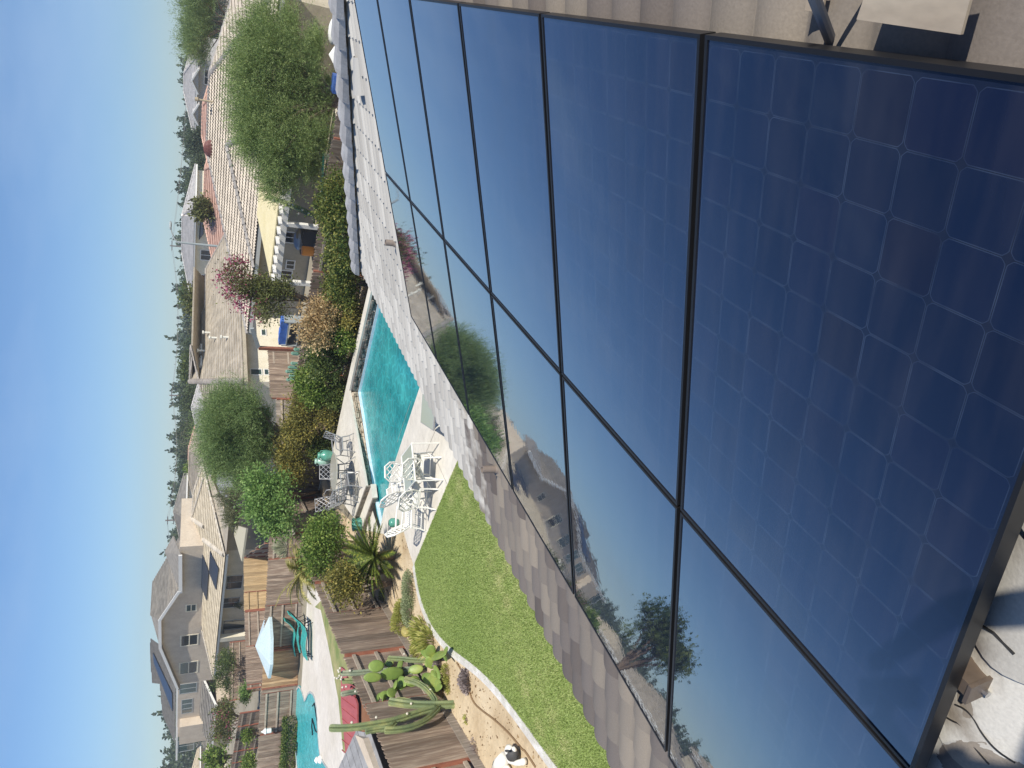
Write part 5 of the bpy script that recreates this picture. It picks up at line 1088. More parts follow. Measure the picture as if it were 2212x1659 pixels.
# deck built as a ring around the pool hole: ngon with a slit
def with_hole(outer, inner):
    i = min(range(len(inner)), key=lambda k: (inner[k]-outer[0]).length); inn = inner[i:]+inner[:i+1]
    def area(p): return sum(p[k].x*p[(k+1) % len(p)].y-p[(k+1) % len(p)].x*p[k].y for k in range(len(p)))
    if area(outer)*area(inner) > 0: inn = inn[::-1]
    return outer+[outer[0]]+inn
M_concN = mat('warm_pool_deck', (.60, .55, .46), (.72, .68, .60), .5, .85, .002, 40, lo=.3, hi=.7, c3=(.66, .61, .53))
def hitr(poly, c, d):
    best = 1e9
    for a, b in zip(poly, poly[1:]+poly[:1]):
        e = b-a; den = d.x*e.y-d.y*e.x
        if abs(den) < 1e-12: continue
        w_ = a-c; t_ = (w_.x*e.y-w_.y*e.x)/den; u_ = (w_.x*d.y-w_.y*d.x)/den
        if t_ > 0 and -1e-6 <= u_ <= 1+1e-6: best = min(best, t_)
    return best
pcn = Vector((-31.2, 22.6, 0)); angs = sorted(set(round(math.atan2(p.y-pcn.y, p.x-pcn.x), 5) for p in deckN+poolN)|set(round(-math.pi+i*math.pi/40, 5) for i in range(80)))
mb = MB(); ri = []
for a in angs:
    d = Vector((math.cos(a), math.sin(a), 0)); r0_, r1_ = hitr(poolN, pcn, d), hitr(deckN, pcn, d); ri.append(mb.vs([pcn+d*r0_+Vector((0, 0, .02)), pcn+d*max(r1_, r0_)+Vector((0, 0, .02))]))
for k in range(len(ri)): a, b = ri[k], ri[(k+1) % len(ri)]; mb.face((a, a+1, b+1, b))
struct(mb.build('patio', M_concN))
M_w2 = M_water.copy(); M_w2.name = 'bright_pool_water'
for n_ in M_w2.node_tree.nodes:
    if n_.type == 'VALTORGB': n_.color_ramp.elements[0].color = (.045, .42, .46, 1); n_.color_ramp.elements[1].color = (.09, .55, .58, 1)
sheet('pool_water', [p+(p-pcn).normalized()*.12 for p in poolN], .004, M_w2)
cp = MB()
for a, b in zip(poolN, poolN[1:]+poolN[:1]): cp.beam(Vector((a.x, a.y, .03)), Vector((b.x, b.y, .03)), .09, .03)
struct(cp.build('pool_coping', mat('dark_pool_edge', (.30, .36, .36), (.5, .52, .5), 3, .6), loc=poolN[0]))
M_lawn2 = mat('dry_lawn', (.19, .24, .07), (.40, .36, .17), 1.2, .9, .02, 30)
sheet('lawn', nmL[:1]+nmL+[F1a-Vector((.935, .355, 0))*.1+fd*11, F1n-Vector((.935, .355, 0))*.1], .032, M_lawn2)
fence('wooden_fence', 'brown fence at the back of the neighbouring pool deck with rails showing', a3, a3+d3*(L3+6), side=(0, -1, 0) if True else None, start=1, seed=8, group=None, off=1.2)
u3 = Vector((-d3.y, d3.x, 0)); u3 = u3 if u3.dot(a3) < 0 else -u3
wF3 = VPl(Vector((a3.x, a3.y, 0))+u3*.09, d3)
t = thing('fence_panel', 'orange brown new boards patching the fence left of the parasol', 'fence panel', wF3.at(b5(1440, 680)))
pa = wF3.at(b5(1440, 505)); pb_ = wF3.at(b5(1450, 858)); pa.z = pb_.z = 0; L_ = (pb_-pa).length; bm2 = MB(); n_ = 18
for i in range(n_):
    q = pa.lerp(pb_, (i+.5)/n_); bm2.box((q.x, q.y, .9), (L_/n_-.006, .022, 1.76+rng.uniform(-.02, .02)), rz=math.atan2(d3.y, d3.x), a=rng.random())
bm2.build('boards', M_woodo, t)
for q in (pa, pb_): pm = MB(); pm.box((q.x, q.y, .9), (.09, .09, 1.8), rz=math.atan2(d3.y, d3.x)); pm.build('post', M_post, t)
# more fences
fence('wooden_fence', 'yellowish new fence below the canopy of the sandy yellow roofed house', G(b4(1000, 965), 1.8), G(b4(1010, 1490), 1.8), side=(0, -1, 0), start=0, m=M_woody, mr=M_woody, off=2.6, seed=9, kick=False)
fence('wooden_fence', 'brown fence running left behind the neighbouring back fence', G(b4(1012, 1495), 1.8), G(b5(1030, 900), 1.8), side=(0, -1, 0), start=1, seed=10, kick=False)
fence('wooden_fence', 'grey brown fence in front of the ground floor of the taupe house', G(b5(868, 440), 1.8), G(b5(860, 1010), 1.8), side=(0, -1, 0), allrail=True, seed=12, kick=False)
fence('wooden_fence', 'dark fence at the left edge below the taupe house', G(b5(962, 1130), 1.8), G(b5(870, 1400), 1.8)+Vector((-8, 0, 0)), side=(0, -1, 0), allrail=True, seed=13, kick=False)
fence('wooden_fence', 'dark dividing fence between two back yards near the cream canopy', G(b4(1240, 800), 1.8), G(b4(985, 985), 1.8), side=(1, 0, 0), seed=14, kick=False)
fence('wooden_fence', 'brown fence below the cream walled house', G(b3(1118, 430), 1.8), G(b3(1142, 905), 1.8), side=(0, -1, 0), start=0, seed=15, kick=False, off=6)
fence('wooden_fence', 'pale grey fence behind the round wispy tree', G(b3(1200, 905), 1.75), G(b3(1215, 1500), 1.75), side=(0, -1, 0), allrail=True, m=M_woodg, seed=16, kick=False)
gt = VPl(G(b3(1118, 430), 1.8)-GU*.12, (G(b3(1142, 905), 1.8)-G(b3(1118, 430), 1.8)))
t = thing('wooden_gate', 'orange wooden gate panel beside the red post frame', 'gate', gt.at(b3(1390, 510)))
a = gt.at(b3(1160, 460)); b = gt.at(b3(1165, 572)); z1 = a.z; g = MB(); n_ = 9
for i in range(n_): q = a.lerp(b, (i+.5)/n_); g.box((q.x, q.y, z1/2+.03), ((b-a).length/n_-.008, .02, z1-.06), rz=math.atan2(gt.d.y, gt.d.x), a=rng.random())
g.build('boards', M_woodo, t); g = MB()
for z in (.25, z1*.5, z1-.05): p_, q_ = a.copy(), b.copy(); p_.z = q_.z = z; g.beam(p_+gt.n*.03, q_+gt.n*.03, .04, .09)
g.build('rails', M_woodr, t)
# parasol
ub = G(b5(1545, 428), 0); 
uz = 2.15; uc = VPl(ub, Vector((_cu.x, _cu.y, 0))).at(b5(1235, 480)); uz = uc.z
t = thing('parasol', 'pale blue octagonal parasol over the teal loungers by the neighbouring pool', 'parasol', ub); ucx = Vector((ub.x, ub.y, uz)); Rr = rad(138, ucx); cn = MB(); n_ = 8
ring = [ucx+Vector((math.cos(i*math.pi/4+.2)*Rr, math.sin(i*math.pi/4+.2)*Rr, 0)) for i in range(8)]; topz = ucx+Vector((0, 0, Rr*.36)); mid = [ucx+Vector((math.cos(i*math.pi/4+.2)*Rr*.25, math.sin(i*math.pi/4+.2)*Rr*.25, Rr*.27)) for i in range(8)]
for i in range(8):
    j = (i+1) % 8; cn.poly([ring[i], ring[j], mid[j], mid[i]]); cn.poly([mid[i], mid[j], topz]); cn.poly([ring[j]+Vector((0, 0, -.14)), ring[j], ring[i], ring[i]+Vector((0, 0, -.14))])
cn.build('canopy', mat('pale_blue_canvas', (.60, .74, .78), (.66, .79, .82), 2, .8, trans=.25), t)
pm = MB(); pm.tube([ub, topz+Vector((0, 0, .06))], .022, 8); pm.build('pole', M_fr, t)
for i in range(8): r_ = MB(); r_.tube([mid[i]-Vector((0, 0, .02)), ring[i]-Vector((0, 0, .02))], .009, 5); r_.build('rib', M_fr, t)
bs_ = MB(); bs_.lathe([(.26, .0), (.26, .05), (.06, .08), (.04, .3)], (ub.x, ub.y, .02), 16); bs_.build('base', M_fr, t)
# teal loungers (curved frames with cushions)
M_teal = mat('teal_cushion', (.03, .30, .27), (.05, .38, .34), 5, .8)
def lounger(loc, rz, label, grp='teal loungers under the parasol'):
    t = thing('sun_lounger', label, 'sun lounger', (0, 0, 0), grp); prof = [(-.95, .84), (-.74, .60), (-.45, .37), (-.15, .29), (.15, .34), (.45, .36), (.75, .30), (1.0, .25)]
    c_ = MB()
    for a, b in zip(prof, prof[1:]): c_.beam((a[0], 0, a[1]), (b[0], 0, b[1]), .54, .045)
    c_.build('cushion', M_teal, t); f = MB()
    for s_ in (-.31, .31): f.tube([(x, s_, z-.05) for x, z in prof], .02, 6)
    f.build('frame', M_fr, t)
    for x in (-.55, .75):
        for s_ in (-.31, .31): l = MB(); l.tube([(x, s_, .3), (x+(.12 if x > 0 else -.12), s_, .0)], .018, 6); l.build('leg', M_fr, t)
    return place(t, loc, rz)
ldir = G(b5(1676, 525))-G(b5(1676, 240)); lrz = math.atan2(ldir.y, ldir.x)
lp = Vector((math.cos(lrz+math.pi/2), math.sin(lrz+math.pi/2), 0)); lp = lp if lp.y > 0 else -lp; c0_ = G(b5(1668, 385), .02)
lounger(c0_, lrz, 'sunlit teal lounger nearest to the wooden fence')
lounger(c0_+lp*.75, lrz, 'sunlit teal lounger second from the wooden fence')
lounger(G(b5(1535, 330), .3)*Vector((1, 1, 0)) if False else Vector((G(b5(1545, 330), .3).x, G(b5(1545, 330), .3).y, .02)), lrz-.15, 'teal lounger in the parasol shade, nearer the pole')
lounger(Vector((G(b5(1500, 375), .3).x, G(b5(1500, 375), .3).y, .02)), lrz-.25, 'teal lounger in the parasol shade, farthest from the fence')
q = c0_+lp*1.2-Vector((math.cos(lrz), math.sin(lrz), 0))*.1; t = thing('side_table', 'small dark side table between the teal loungers', 'table', q); s = MB(); s.lathe([(.22, .40), (.22, .43)], q, 14); s.build('table_top', M_fr, t); s = MB(); s.tube([q, q+Vector((0, 0, .4))], .02, 6); s.build('leg', M_fr, t)
# white outdoor cabinet
q = G(b5(1490, 90), 0); t = thing('outdoor_cabinet', 'low grey slatted cabinet with a white cushion top by the palm', 'cabinet', q); ang = math.atan2(d3.y, d3.x)
s = MB(); s.box(q+Vector((0, 0, .36)), (1.5, .75, .68), rz=ang)
for i in range(7): pass
s.build('cabinet_body', mat('pale_grey_slats', (.42, .40, .38), (.55, .53, .50), 9, .7, stretch=(8, 8, 1)), t); s = MB(); s.box(q+Vector((0, 0, .76)), (1.58, .82, .14), rz=ang); s.build('cushion', M_white, t)
# clipped green hedge and ornaments along the far side
hd = [VPl(Vector((a3.x, a3.y, 0))+u3*.6, d3).at(b5(1440, y)) for y in (1190, 1700)]
c = (hd[0]+hd[1])/2; c.z = .3; LL = (hd[1]-hd[0]).length
t = thing('clipped_hedge', 'low clipped green hedge against the neighbouring back fence', 'hedge', (c.x, c.y, 0)); k = 15000; x = (nrg.random(k)-.5)*LL; sc_ = nrg.random(k); yy = (nrg.random(k)-.5)*.7; zz = .62*nrg.random(k); zz = np.where(nrg.random(k) < .5, .6+.05*nrg.normal(size=k), zz)
P_ = np.array([c.x, c.y, 0])+x[:, None]*np.array(d3)+yy[:, None]*np.array([u3.x, u3.y, 0])+np.stack([0*x, 0*x, zz], 1); leafmesh('foliage', L_dark, t, P_, unit(k), .09*(.5+nrg.random(k)), .5, nrg.random(k)); s = MB(); s.box((c.x, c.y, .27), (LL*.98, .5, .5), rz=math.atan2(d3.y, d3.x)); s.build('stem', M_bark, t)
q = VPl(Vector((a3.x, a3.y, 0))+u3*.35, d3).at(b5(1415, 1270)); q.z = 0; t = thing('garden_lantern', 'ornate pale lantern on a slender post before the back fence', 'lantern', q); s = MB(); s.tube([q, q+Vector((0, 0, 1.2))], .025, 8); s.build('post', M_fr, t); s = MB(); s.lathe([(.05, 1.2), (.13, 1.25), (.13, 1.5), (.17, 1.52), (.04, 1.68), (.02, 1.75)], (q.x, q.y, 0), 8); s.build('lantern_head', M_white, t)
s = MB(); s.lathe([(.04, .55), (.14, .6), (.17, .72), (.1, .85), (.05, .9)], (q.x, q.y, 0), 10); s.build('ornament', M_fr, t)
q = G(b5(1470, 1505), .0); t = tag((lambda mb: (mb.lathe([(.1, 0), (.16, .12), (.12, .3), (.15, .42), (.1, .52), (.05, .6)], q, 12), mb.build('garden_statue', M_white, loc=q))[1])(MB()), 'small white statue at the edge of the clipped hedge', 'statue')
q = G(b5(1760, 1575), .02); mb = MB(); mb.lathe([(.16, .0), (.18, .05), (.12, .16), (.14, .22), (.03, .3)], q, 12); tag(mb.build('pool_float', M_white, loc=q), 'white floating dispenser at the pool edge', 'pool float')
pb2 = G(b5(1530, 1470)); mb = MB(); mb.beam(pb2+Vector((-.35, -.1, .05)), pb2+Vector((.35, .1, .05)), .09, .03); tag(mb.build('pool_brush', M_fr, loc=pb2), 'dark brush lying at the far rim of the neighbouring pool', 'brush')
hz = [G(b5(x, y), .035) for x, y in ((1670, 1060), (1690, 1030), (1700, 1100), (1715, 1200), (1722, 1320), (1700, 1300), (1680, 1220), (1668, 1180), (1665, 1260), (1672, 1340))]; mb = MB(); mb.tube(hz, .025, 6); tag(mb.build('pool_hose', M_fr, loc=hz[0]), 'dark vacuum hose curled in the neighbouring pool', 'hose')
# red metal roofed shed
def onF(p, out, z=None): return VPl(F1a-Vector((.935, .355, 0))*out, fd).at(p)
t = thing('garden_shed', 'low shed with a red metal roof just over the fence behind the cacti', 'shed', onF(c5(500, 1150), .5))
n0 = onF(c5(445, 850), .35); n1 = onF(c5(520, 1330), .35); zn = 1.62; n0.z = n1.z = zn
q0 = G(c5(350, 700), 2.0); q1 = G(c5(400, 1520), 2.0)
def rr2(p, z): return G(p, z)
s = MB(); pts = [G(c5(350, 690), 1.95), G(c5(352, 1050), 1.95), G(c5(400, 1500), 1.95), G(c5(505, 1420), 1.66), G(c5(505, 1040), 1.66), G(c5(440, 850), 1.66), G(c5(372, 720), 1.72)]
PL = Plane(G(c5(505, 1040), 1.62), G(c5(505, 1420), 1.62), .14, away=(-1, .1, 0)); pts = [PL.at(c5(x, y)) for x, y in ((348, 680), (350, 1050), (402, 1620), (505, 1620), (505, 1040), (440, 850), (372, 700))]
s.slab(pts, PL.n, .04); M_red = mat('red_metal_roof', (.36, .09, .09), (.42, .12, .115), 2, .5); s.build('roof', M_red, t); s = MB()
for i in range(9):
    u_ = (PL.uv(pts[5])[0]); u0_, _ = PL.uv(pts[0]); u1_, _ = PL.uv(pts[2]); 
    u = u0_+(u1_-u0_)*i/9; lo_ = PL.uv(pts[4])[1]; hi_ = PL.uv(pts[1])[1]; s.beam(PL.pt(u, lo_+.1, .01), PL.pt(u, hi_*.9, .01), .02, .02, up=PL.n)
s.build('roof_seams', M_red, t); s = MB(); cx = sum(pts, Vector())/len(pts); hp_ = [Vector((p.x, p.y, 0)).lerp(Vector((cx.x, cx.y, 0)), .12) for p in pts]; s.prism(hp_, 0, 1.5); s.build('wall', mat('rust_brown_wall', (.25, .12, .07), (.34, .18, .11), 3, .9), t)
# grey tiled roof corner at the bottom left of the photo
t = thing('garden_shed', 'grey diamond tiled shed roof at the left edge over the fence', 'shed', onF(c5(620, 1600), .5))
PL = Plane(onF(c5(645, 1320), .3), onF(c5(765, 1659), .3), .42, away=(-1, -.3, 0)); PL2 = PL
pts = [PL.at(c5(x, y)) for x, y in ((645, 1325), (500, 1298), (325, 1665), (300, 1760), (830, 1850))]
M_dia = mat('grey_shingle', (.25, .25, .25), (.31, .31, .31), 4, .8, .002, 60, attr=.12)
tiles('roof', M_dia, PL, pts, t, tw=.16, course=.19, flat=True, step=.014, seg=2)
s = MB(); s.slab([p-PL.n*.02 for p in pts], PL.n, .05); s.beam(pts[0]-Vector((0, 0, .06)), pts[4]-Vector((0, 0, .06)), .05, .13); s.build('fascia', M_fr, t)
s = MB(); cx = sum(pts, Vector())/len(pts); s.prism([Vector((p.x, p.y, 0)).lerp(Vector((cx.x, cx.y, 0)), .15) for p in pts], 0, 1.9); s.build('wall', M_taupe, t)
# small plants and things in front of the far fences
for p, z, w_, h_, m, lb in (((536, 1494), .9, 42, 26, L_lime, 'bright lime bush behind the fence left of the parasol'), ((538, 1585), .9, 42, 26, L_green, 'grassy green bush behind the back fence under the pink flowering tree'), ((540, 1648), .9, 44, 36, L_green, 'grassy palm like clump at the left edge behind the fence'),
    ((518, 1298), 1.1, 26, 22, L_olive, 'pale green potted plant over the yellowish fence'), ((457, 1632), 1.5, 30, 34, L_crape, 'brownish bush against the corner of the taupe house')):
    c = G(p, z); bush('shrub', lb, 'shrub', c, (rad(w_, c), .6, rad(h_, c)), m, nc=90, ml=20, rc=.14, ls=.14, seed=len(lb))
# ============================================================ furniture and small things in our yard
e_ = lambda x, y: ((1300+x*.24108)/1.822785, (2560+y*.24108)/1.822785)
f_ = lambda x, y: ((1440+x*.21695)/1.822785, (1760+y*.21695)/1.822785)
g_ = lambda x, y: ((1220+x*.25316)/1.822785, (1680+y*.25316)/1.822785)
M_wi = mat('white_iron', (.82, .81, .74), rough=.45); M_gi = mat('grey_iron', (.33, .33, .33), rough=.4, metal=.3); M_strap = mat('white_vinyl', (.80, .79, .72), rough=.55)
def patio_chair(name, label, mi, ms, group, r=.016, seatw=.5, back='oct', bh=.52, lean=.22):
    """origin on the ground under the seat, front towards +x"""
    t = thing(name, label, 'chair', (0, 0, 0), group); sh = .41; hw = seatw/2
    st = MB(); st.tube([(-.23, -hw, sh), (.24, -hw, sh), (.24, hw, sh), (-.23, hw, sh), (-.23, -hw, sh)], r, 6)
    for i in range(9): x = -.2+i*.052; st.box((x, 0, sh+.004), (.036, seatw-.02, .008))
    st.build('seat', ms, t)
    bk = MB(); x0 = -.23; P3 = lambda y, z: (x0-lean*(z/bh), y, sh+.04+z)
    if back == 'oct': pr = [(-hw*.72, 0), (-hw, bh*.3), (-hw, bh*.72), (-hw*.55, bh), (hw*.55, bh), (hw, bh*.72), (hw, bh*.3), (hw*.72, 0)]
    else: pr = [(-hw*.9, 0), (-hw, bh*.2), (-hw, bh), (hw, bh), (hw, bh*.2), (hw*.9, 0)]
    bk.tube([P3(*p) for p in pr+[pr[0]]], r, 6); k = 5; s_ = .165
    def clip(c, sg):
        pts = []; n = len(pr)
        for i in range(n):
            (ya, za), (yb, zb) = pr[i], pr[(i+1) % n]; fa = ya*sg+za-c; fb = yb*sg+zb-c
            if fa*fb < 0: u = fa/(fa-fb); pts.append((ya+(yb-ya)*u, za+(zb-za)*u))
        return pts
    for sg in (1, -1):
        for i in range(-6, 9):
            q = clip(i*s_+.05, sg)
            if len(q) == 2 and (Vector(q[0])-Vector(q[1])).length > .05: bk.tube([P3(*q[0]), P3(*q[1])], r*.62, 5)
    bk.build('backrest', mi, t)
    for sg in (-1, 1):
        a = MB(); a.tube([(x0-lean*.42, sg*hw, sh+.26), (-.1, sg*(hw+.03), sh+.25), (.2, sg*(hw+.03), sh+.23), (.27, sg*(hw+.01), sh+.12), (.24, sg*hw, sh)], r, 6); a.build('armrest', mi, t)
        l = MB(); l.tube([(.24, sg*hw, sh), (.27, sg*(hw+.015), .2), (.33, sg*(hw+.03), 0)], [r, r, r*.8], 6); l.build('leg', mi, t)
        l = MB(); l.tube([(-.23, sg*hw*.95, sh+.02), (-.27, sg*(hw), .2), (-.36, sg*(hw+.02), 0)], [r, r, r*.8], 6); l.build('leg', mi, t)
    s = MB(); s.tube([(.28, -hw-.02, .16), (-.28, -hw, .16)], r*.6, 5); s.tube([(.28, hw+.02, .16), (-.28, hw, .16)], r*.6, 5); s.tube([(0, -hw-.01, .16), (0, hw+.01, .16)], r*.6, 5); s.build('stretcher', mi, t)
    return t
wg = 'white lattice chairs by the pool'
specs = [((600, 760), (380, 820), 'white iron chair with its octagonal lattice back against the pool water'), ((990, 345), (840, 420), 'white chair nearest the glass topped table, on the side of the eave'),
         ((660, 470), (600, 425), 'white chair on the pool side behind the glass topped table'), ((930, 850), (770, 1010), 'white chair in the middle of the group, nearest the lawn'), ((785, 1260), (540, 1400), 'white chair at the left end of the group, nearest the cycad')]
c0 = None
for i, (s_, b_, lb) in enumerate(specs):
    s0 = G(f_(*s_), .44); bb = G(f_(*b_), .78); dr = s0-bb; rz = math.atan2(dr.y, dr.x); s0.z = .034
    if c0 is None: c0 = patio_chair('patio_chair', lb, M_wi, M_strap, wg, r=.021); o = place(c0, s0, rz)
    else: o = copy_tree(c0, s0, rz, label=lb)
# glass topped table with white frame
tc_ = G(f_(800, 330), .70); t = thing('glass_table', 'square glass topped table with white frame among the white chairs', 'table', (tc_.x, tc_.y, .034)); s = MB(); q = [G(f_(*p), .71) for p in ((795, 180), (865, 365), (745, 560), (700, 430))]
cc = sum(q, Vector())/4; w_ = .46; rz = math.atan2((q[0]-q[2]).y, (q[0]-q[2]).x)+.78; cc = Vector((cc.x, cc.y, .71)); M_gtop = mat('greenish_table_glass', (.42, .45, .36), rough=.12, spec=.7)
s.box(cc, (w_*2, w_*2, .012), rz=rz); s.build('table_top', M_gtop, t); s = MB(); ux = Vector((math.cos(rz), math.sin(rz), 0)); uy = Vector((-ux.y, ux.x, 0)); cs = [cc+ux*a*w_+uy*b*w_ for a, b in ((1, 1), (-1, 1), (-1, -1), (1, -1))]
s.tube(cs+[cs[0]], .02, 6); s.build('table_frame', M_wi, t)
for c in cs: l = MB(); l.tube([c, Vector((c.x, c.y, .034))], .018, 6); l.build('leg', M_wi, t)
# green glazed urn below the left chair
M_urn = mat('green_glaze', (.07, .24, .18), (.12, .34, .26), 6, .25, c3=(.09, .29, .22))
def urn(loc, h, r, label, z, m=None, squat=False, name='garden_urn'):
    t = thing(name, label, 'urn', (loc.x, loc.y, z)); s = MB(); s.lathe([(r*.55, 0), (r*.62, h*.03), (r*.85, h*.25), (r, h*.5), (r*.9, h*.68), (r*.5, h*.82), (r*.42, h*.88), (r*.62, h), (r*.5, h*.985), (r*.36, h*.9)], (loc.x, loc.y, z), 22); o = s.build('urn_body', m or M_urn, t, smooth=True)
    s = MB(); 
    for a in (0., math.pi): u = Vector((math.cos(a), math.sin(a), 0)); s.tube([Vector((loc.x, loc.y, z+h*.9))+u*r*.45, Vector((loc.x, loc.y, z+h*.86))+u*r*.95, Vector((loc.x, loc.y, z+h*.6))+u*r*.97], r*.09, 6)
    s.build('handle', m or M_urn, t); return t
v = G(g_(368, 445), ZD); zt_ = zat(g_(128, 440)[0], v.x, v.y)-ZD; urn(v, min(1.05, zt_), .23, 'tall green two handled urn behind the grey patio table', ZD)
v = G(g_(345, 600), ZD); urn(v+Vector((0, .3, 0)), .62, .2, 'pale green glazed urn between the tall urn and the grey table', ZD, mat('pale_green_glaze', (.25, .42, .35), (.34, .52, .45), 6, .25))
v = G(g_(770, 1520), .215); t = thing('garden_urn', 'squat green bowl planter standing at the end of the stone steps', 'urn', (v.x, v.y, .2)); s = MB(); s.lathe([(.12, 0), (.2, .04), (.235, .2), (.2, .36), (.23, .43), (.2, .42), (.16, .3)], (v.x, v.y, .0+.0), 20); s.build('urn_body', M_urn, t, smooth=True)
v = G(f_(700, 1250), .034); t = thing('garden_urn', 'small green glass pot on the patio behind the left white chair', 'urn', v+Vector((-.5, .35, 0))); s = MB(); s.lathe([(.08, 0), (.13, .1), (.13, .22), (.08, .28)], v+Vector((-.5, .35, 0)), 16); s.build('urn_body', M_urn, t, smooth=True)
# grey metal set on the raised deck
tg = G(g_(370, 700), ZD+.72); t = thing('patio_table', 'round grey metal table on the raised deck before the hedge', 'table', (tg.x, tg.y, ZD)); s = MB(); s.lathe([(.62, ZD+.70), (.635, ZD+.715), (.62, ZD+.73)], (tg.x, tg.y, 0), 30); s.build('table_top', mat('beige_table_glass', (.42, .40, .33), rough=.15), t)
for i in range(4): a = i*math.pi/2+.5; l = MB(); l.tube([(tg.x+math.cos(a)*.5, tg.y+math.sin(a)*.5, ZD+.7), (tg.x+math.cos(a)*.25, tg.y+math.sin(a)*.25, ZD+.35), (tg.x+math.cos(a)*.5, tg.y+math.sin(a)*.5, ZD)], .018, 6); l.build('leg', M_gi, t)
gg = 'grey metal chairs on the raised deck'; cg = None
for (px_, an, lb) in ((g_(265, 650), 'b', 'grey lattice backed chair behind the round table'), (g_(470, 300), 'r', 'grey metal chair right of the round table, nearest the urns'), (g_(560, 900), 'f', 'grey metal chair in front of the round table'), (g_(330, 1180), 'l', 'grey metal chair at the far left of the round table'), (g_(520, 1060), 'l2', 'grey metal chair left of the round table near the steps')):
    v = G(px_, ZD+(.75 if an == 'b' else .45)); 
    if an == 'b': v = tg+(tg-Vector((0, 0, 0))).normalized()*.95
    if an == 'l': v = G(g_(400, 1130), ZD+.3)
    v.z = ZD; dr = Vector((tg.x, tg.y, 0))-Vector((v.x, v.y, 0)); rz = math.atan2(dr.y, dr.x)
    if an in ('f', 'l2'): rz += rng.uniform(-.4, .4)
    if cg is None: cg = patio_chair('patio_chair', lb, M_gi, M_gi, gg, back='sq', r=.018, bh=.5); place(cg, v, rz)
    else: copy_tree(cg, v, rz, label=lb)
# ornate square side table half hidden by the eave
v = G(c3(1195, 975), .5); t = thing('glass_table', 'square glass table with scrolled white legs half hidden by the roof edge', 'table', (v.x, v.y, .034)); rz = .35; s = MB(); s.box((v.x, v.y, .5), (.95, .95, .012), rz=rz); s.build('table_top', M_gtop, t); ux = Vector((math.cos(rz), math.sin(rz), 0)); uy = Vector((-ux.y, ux.x, 0)); s = MB(); cs = [Vector((v.x, v.y, .49))+ux*a*.48+uy*b*.48 for a, b in ((1, 1), (-1, 1), (-1, -1), (1, -1))]; s.tube(cs+[cs[0]], .02, 6); s.build('table_frame', M_gi, t)
for c in cs: l = MB(); d = (Vector((v.x, v.y, .49))-c).normalized(); l.tube([c, c+d*.12-Vector((0, 0, .15)), c-Vector((0, 0, .3)), c-d*.05-Vector((0, 0, .455))], .016, 6); l.build('leg', M_wi, t)
# hoses
M_hose = mat('tan_hose', (.26, .17, .09), rough=.5); M_hose2 = mat('pale_hose', (.33, .27, .17), rough=.6)
def line(name, label, pts, r, m, z=.02, cat='hose'):
    P_ = [G(p, z) for p in pts]; 
    for _ in range(2): P_ = [P_[0]]+[x for a, b in zip(P_, P_[1:]) for x in (a.lerp(b, .25), a.lerp(b, .75))]+[P_[-1]]
    mb = MB(); mb.tube(P_, r, 6); return tag(mb.build(name, m, loc=P_[0]), label, cat)
line('garden_hose', 'brown garden hose running across the bare soil to the white figurine', [c5(1470, 640), c5(1530, 740), c5(1585, 900), c5(1630, 1030), c5(1720, 1110), c5(1800, 1165), c5(1900, 1250), c5(2000, 1350), c5(2110, 1490), d5(400, 1480), d5(510, 1650)], .018, M_hose)
line('garden_hose', 'thin pale hose looping on the soil below the round shrub', [c4(820, 1070), c4(825, 1200), c4(880, 1300), c4(910, 1400), c4(890, 1480), c4(840, 1440), c4(815, 1350), c4(790, 1280)], .014, M_hose2)
line('garden_hose', 'short grey hose curving onto the lawn kerb corner', [c4(940, 1200), c4(970, 1150), c4(1010, 1140), c4(1055, 1165)], .013, M_gi)
# ============================================================ cactus bed
def cacmat(nm, a, b, c3):
    return mat(nm, a, b, 3, .6, .006, 60, c3=c3, attr=.35)
M_cac = cacmat('green_cactus_skin', (.13, .175, .085), (.27, .29, .12), (.19, .23, .10)); M_cacg = cacmat('grey_green_cactus_skin', (.18, .22, .15), (.31, .33, .23), (.24, .27, .18)); M_pad = mat('prickly_pear_pad', (.17, .26, .06), (.28, .34, .08), 2, .5, .003, 60, c3=(.21, .30, .07)); M_fruit = mat('pale_cactus_bud', (.62, .58, .48), rough=.7)
def arm(mb, pts, r, tip=True, ribs=.62, n=14):
    P_ = [Vector(p) for p in pts]
    for _ in range(2): P_ = [P_[0]]+[x for a, b in zip(P_, P_[1:]) for x in (a.lerp(b, .25), a.lerp(b, .75))]+[P_[-1]]
    N = len(P_); rr = []
    for i in range(N): u = i/(N-1); rr.append(r*(1 if u < .93 else max(.35, math.sqrt(max(0, 1-((u-.93)/.075)**2)))))
    prev = None; rings = []
    for i, p in enumerate(P_):
        t_ = (P_[min(i+1, N-1)]-P_[max(i-1, 0)]).normalized(); x = t_.orthogonal().normalized() if prev is None else (prev-t_*prev.dot(t_)).normalized(); prev = x; y = t_.cross(x)
        rings.append(mb.vs([p+(x*math.cos(2*math.pi*j/n)+y*math.sin(2*math.pi*j/n))*rr[i]*(1.08 if j % 2 else ribs) for j in range(n)]))
    for A, B in zip(rings, rings[1:]):
        for j in range(n): k = (j+1) % n; mb.face((A+j, A+k, B+k, B+j), .5)
    mb.face([rings[-1]+j for j in range(n)], .5)
    # spine clusters along the ribs
    for i in range(2, N-1):
        t_ = (P_[i]-P_[i-1]).normalized()
        for u in (0., .33, .66):
            c = P_[i-1].lerp(P_[i], u)
            for j in range(1, n, 2):
                a = 2*math.pi*j/n; x = t_.orthogonal().normalized(); y = t_.cross(x); d = (x*math.cos(a)+y*math.sin(a)); b = c+d*rr[i]*1.04; k = mb.vs([b-t_*.006, b+t_*.006, b+d*.022]); mb.face((k, k+1, k+2), 1.)
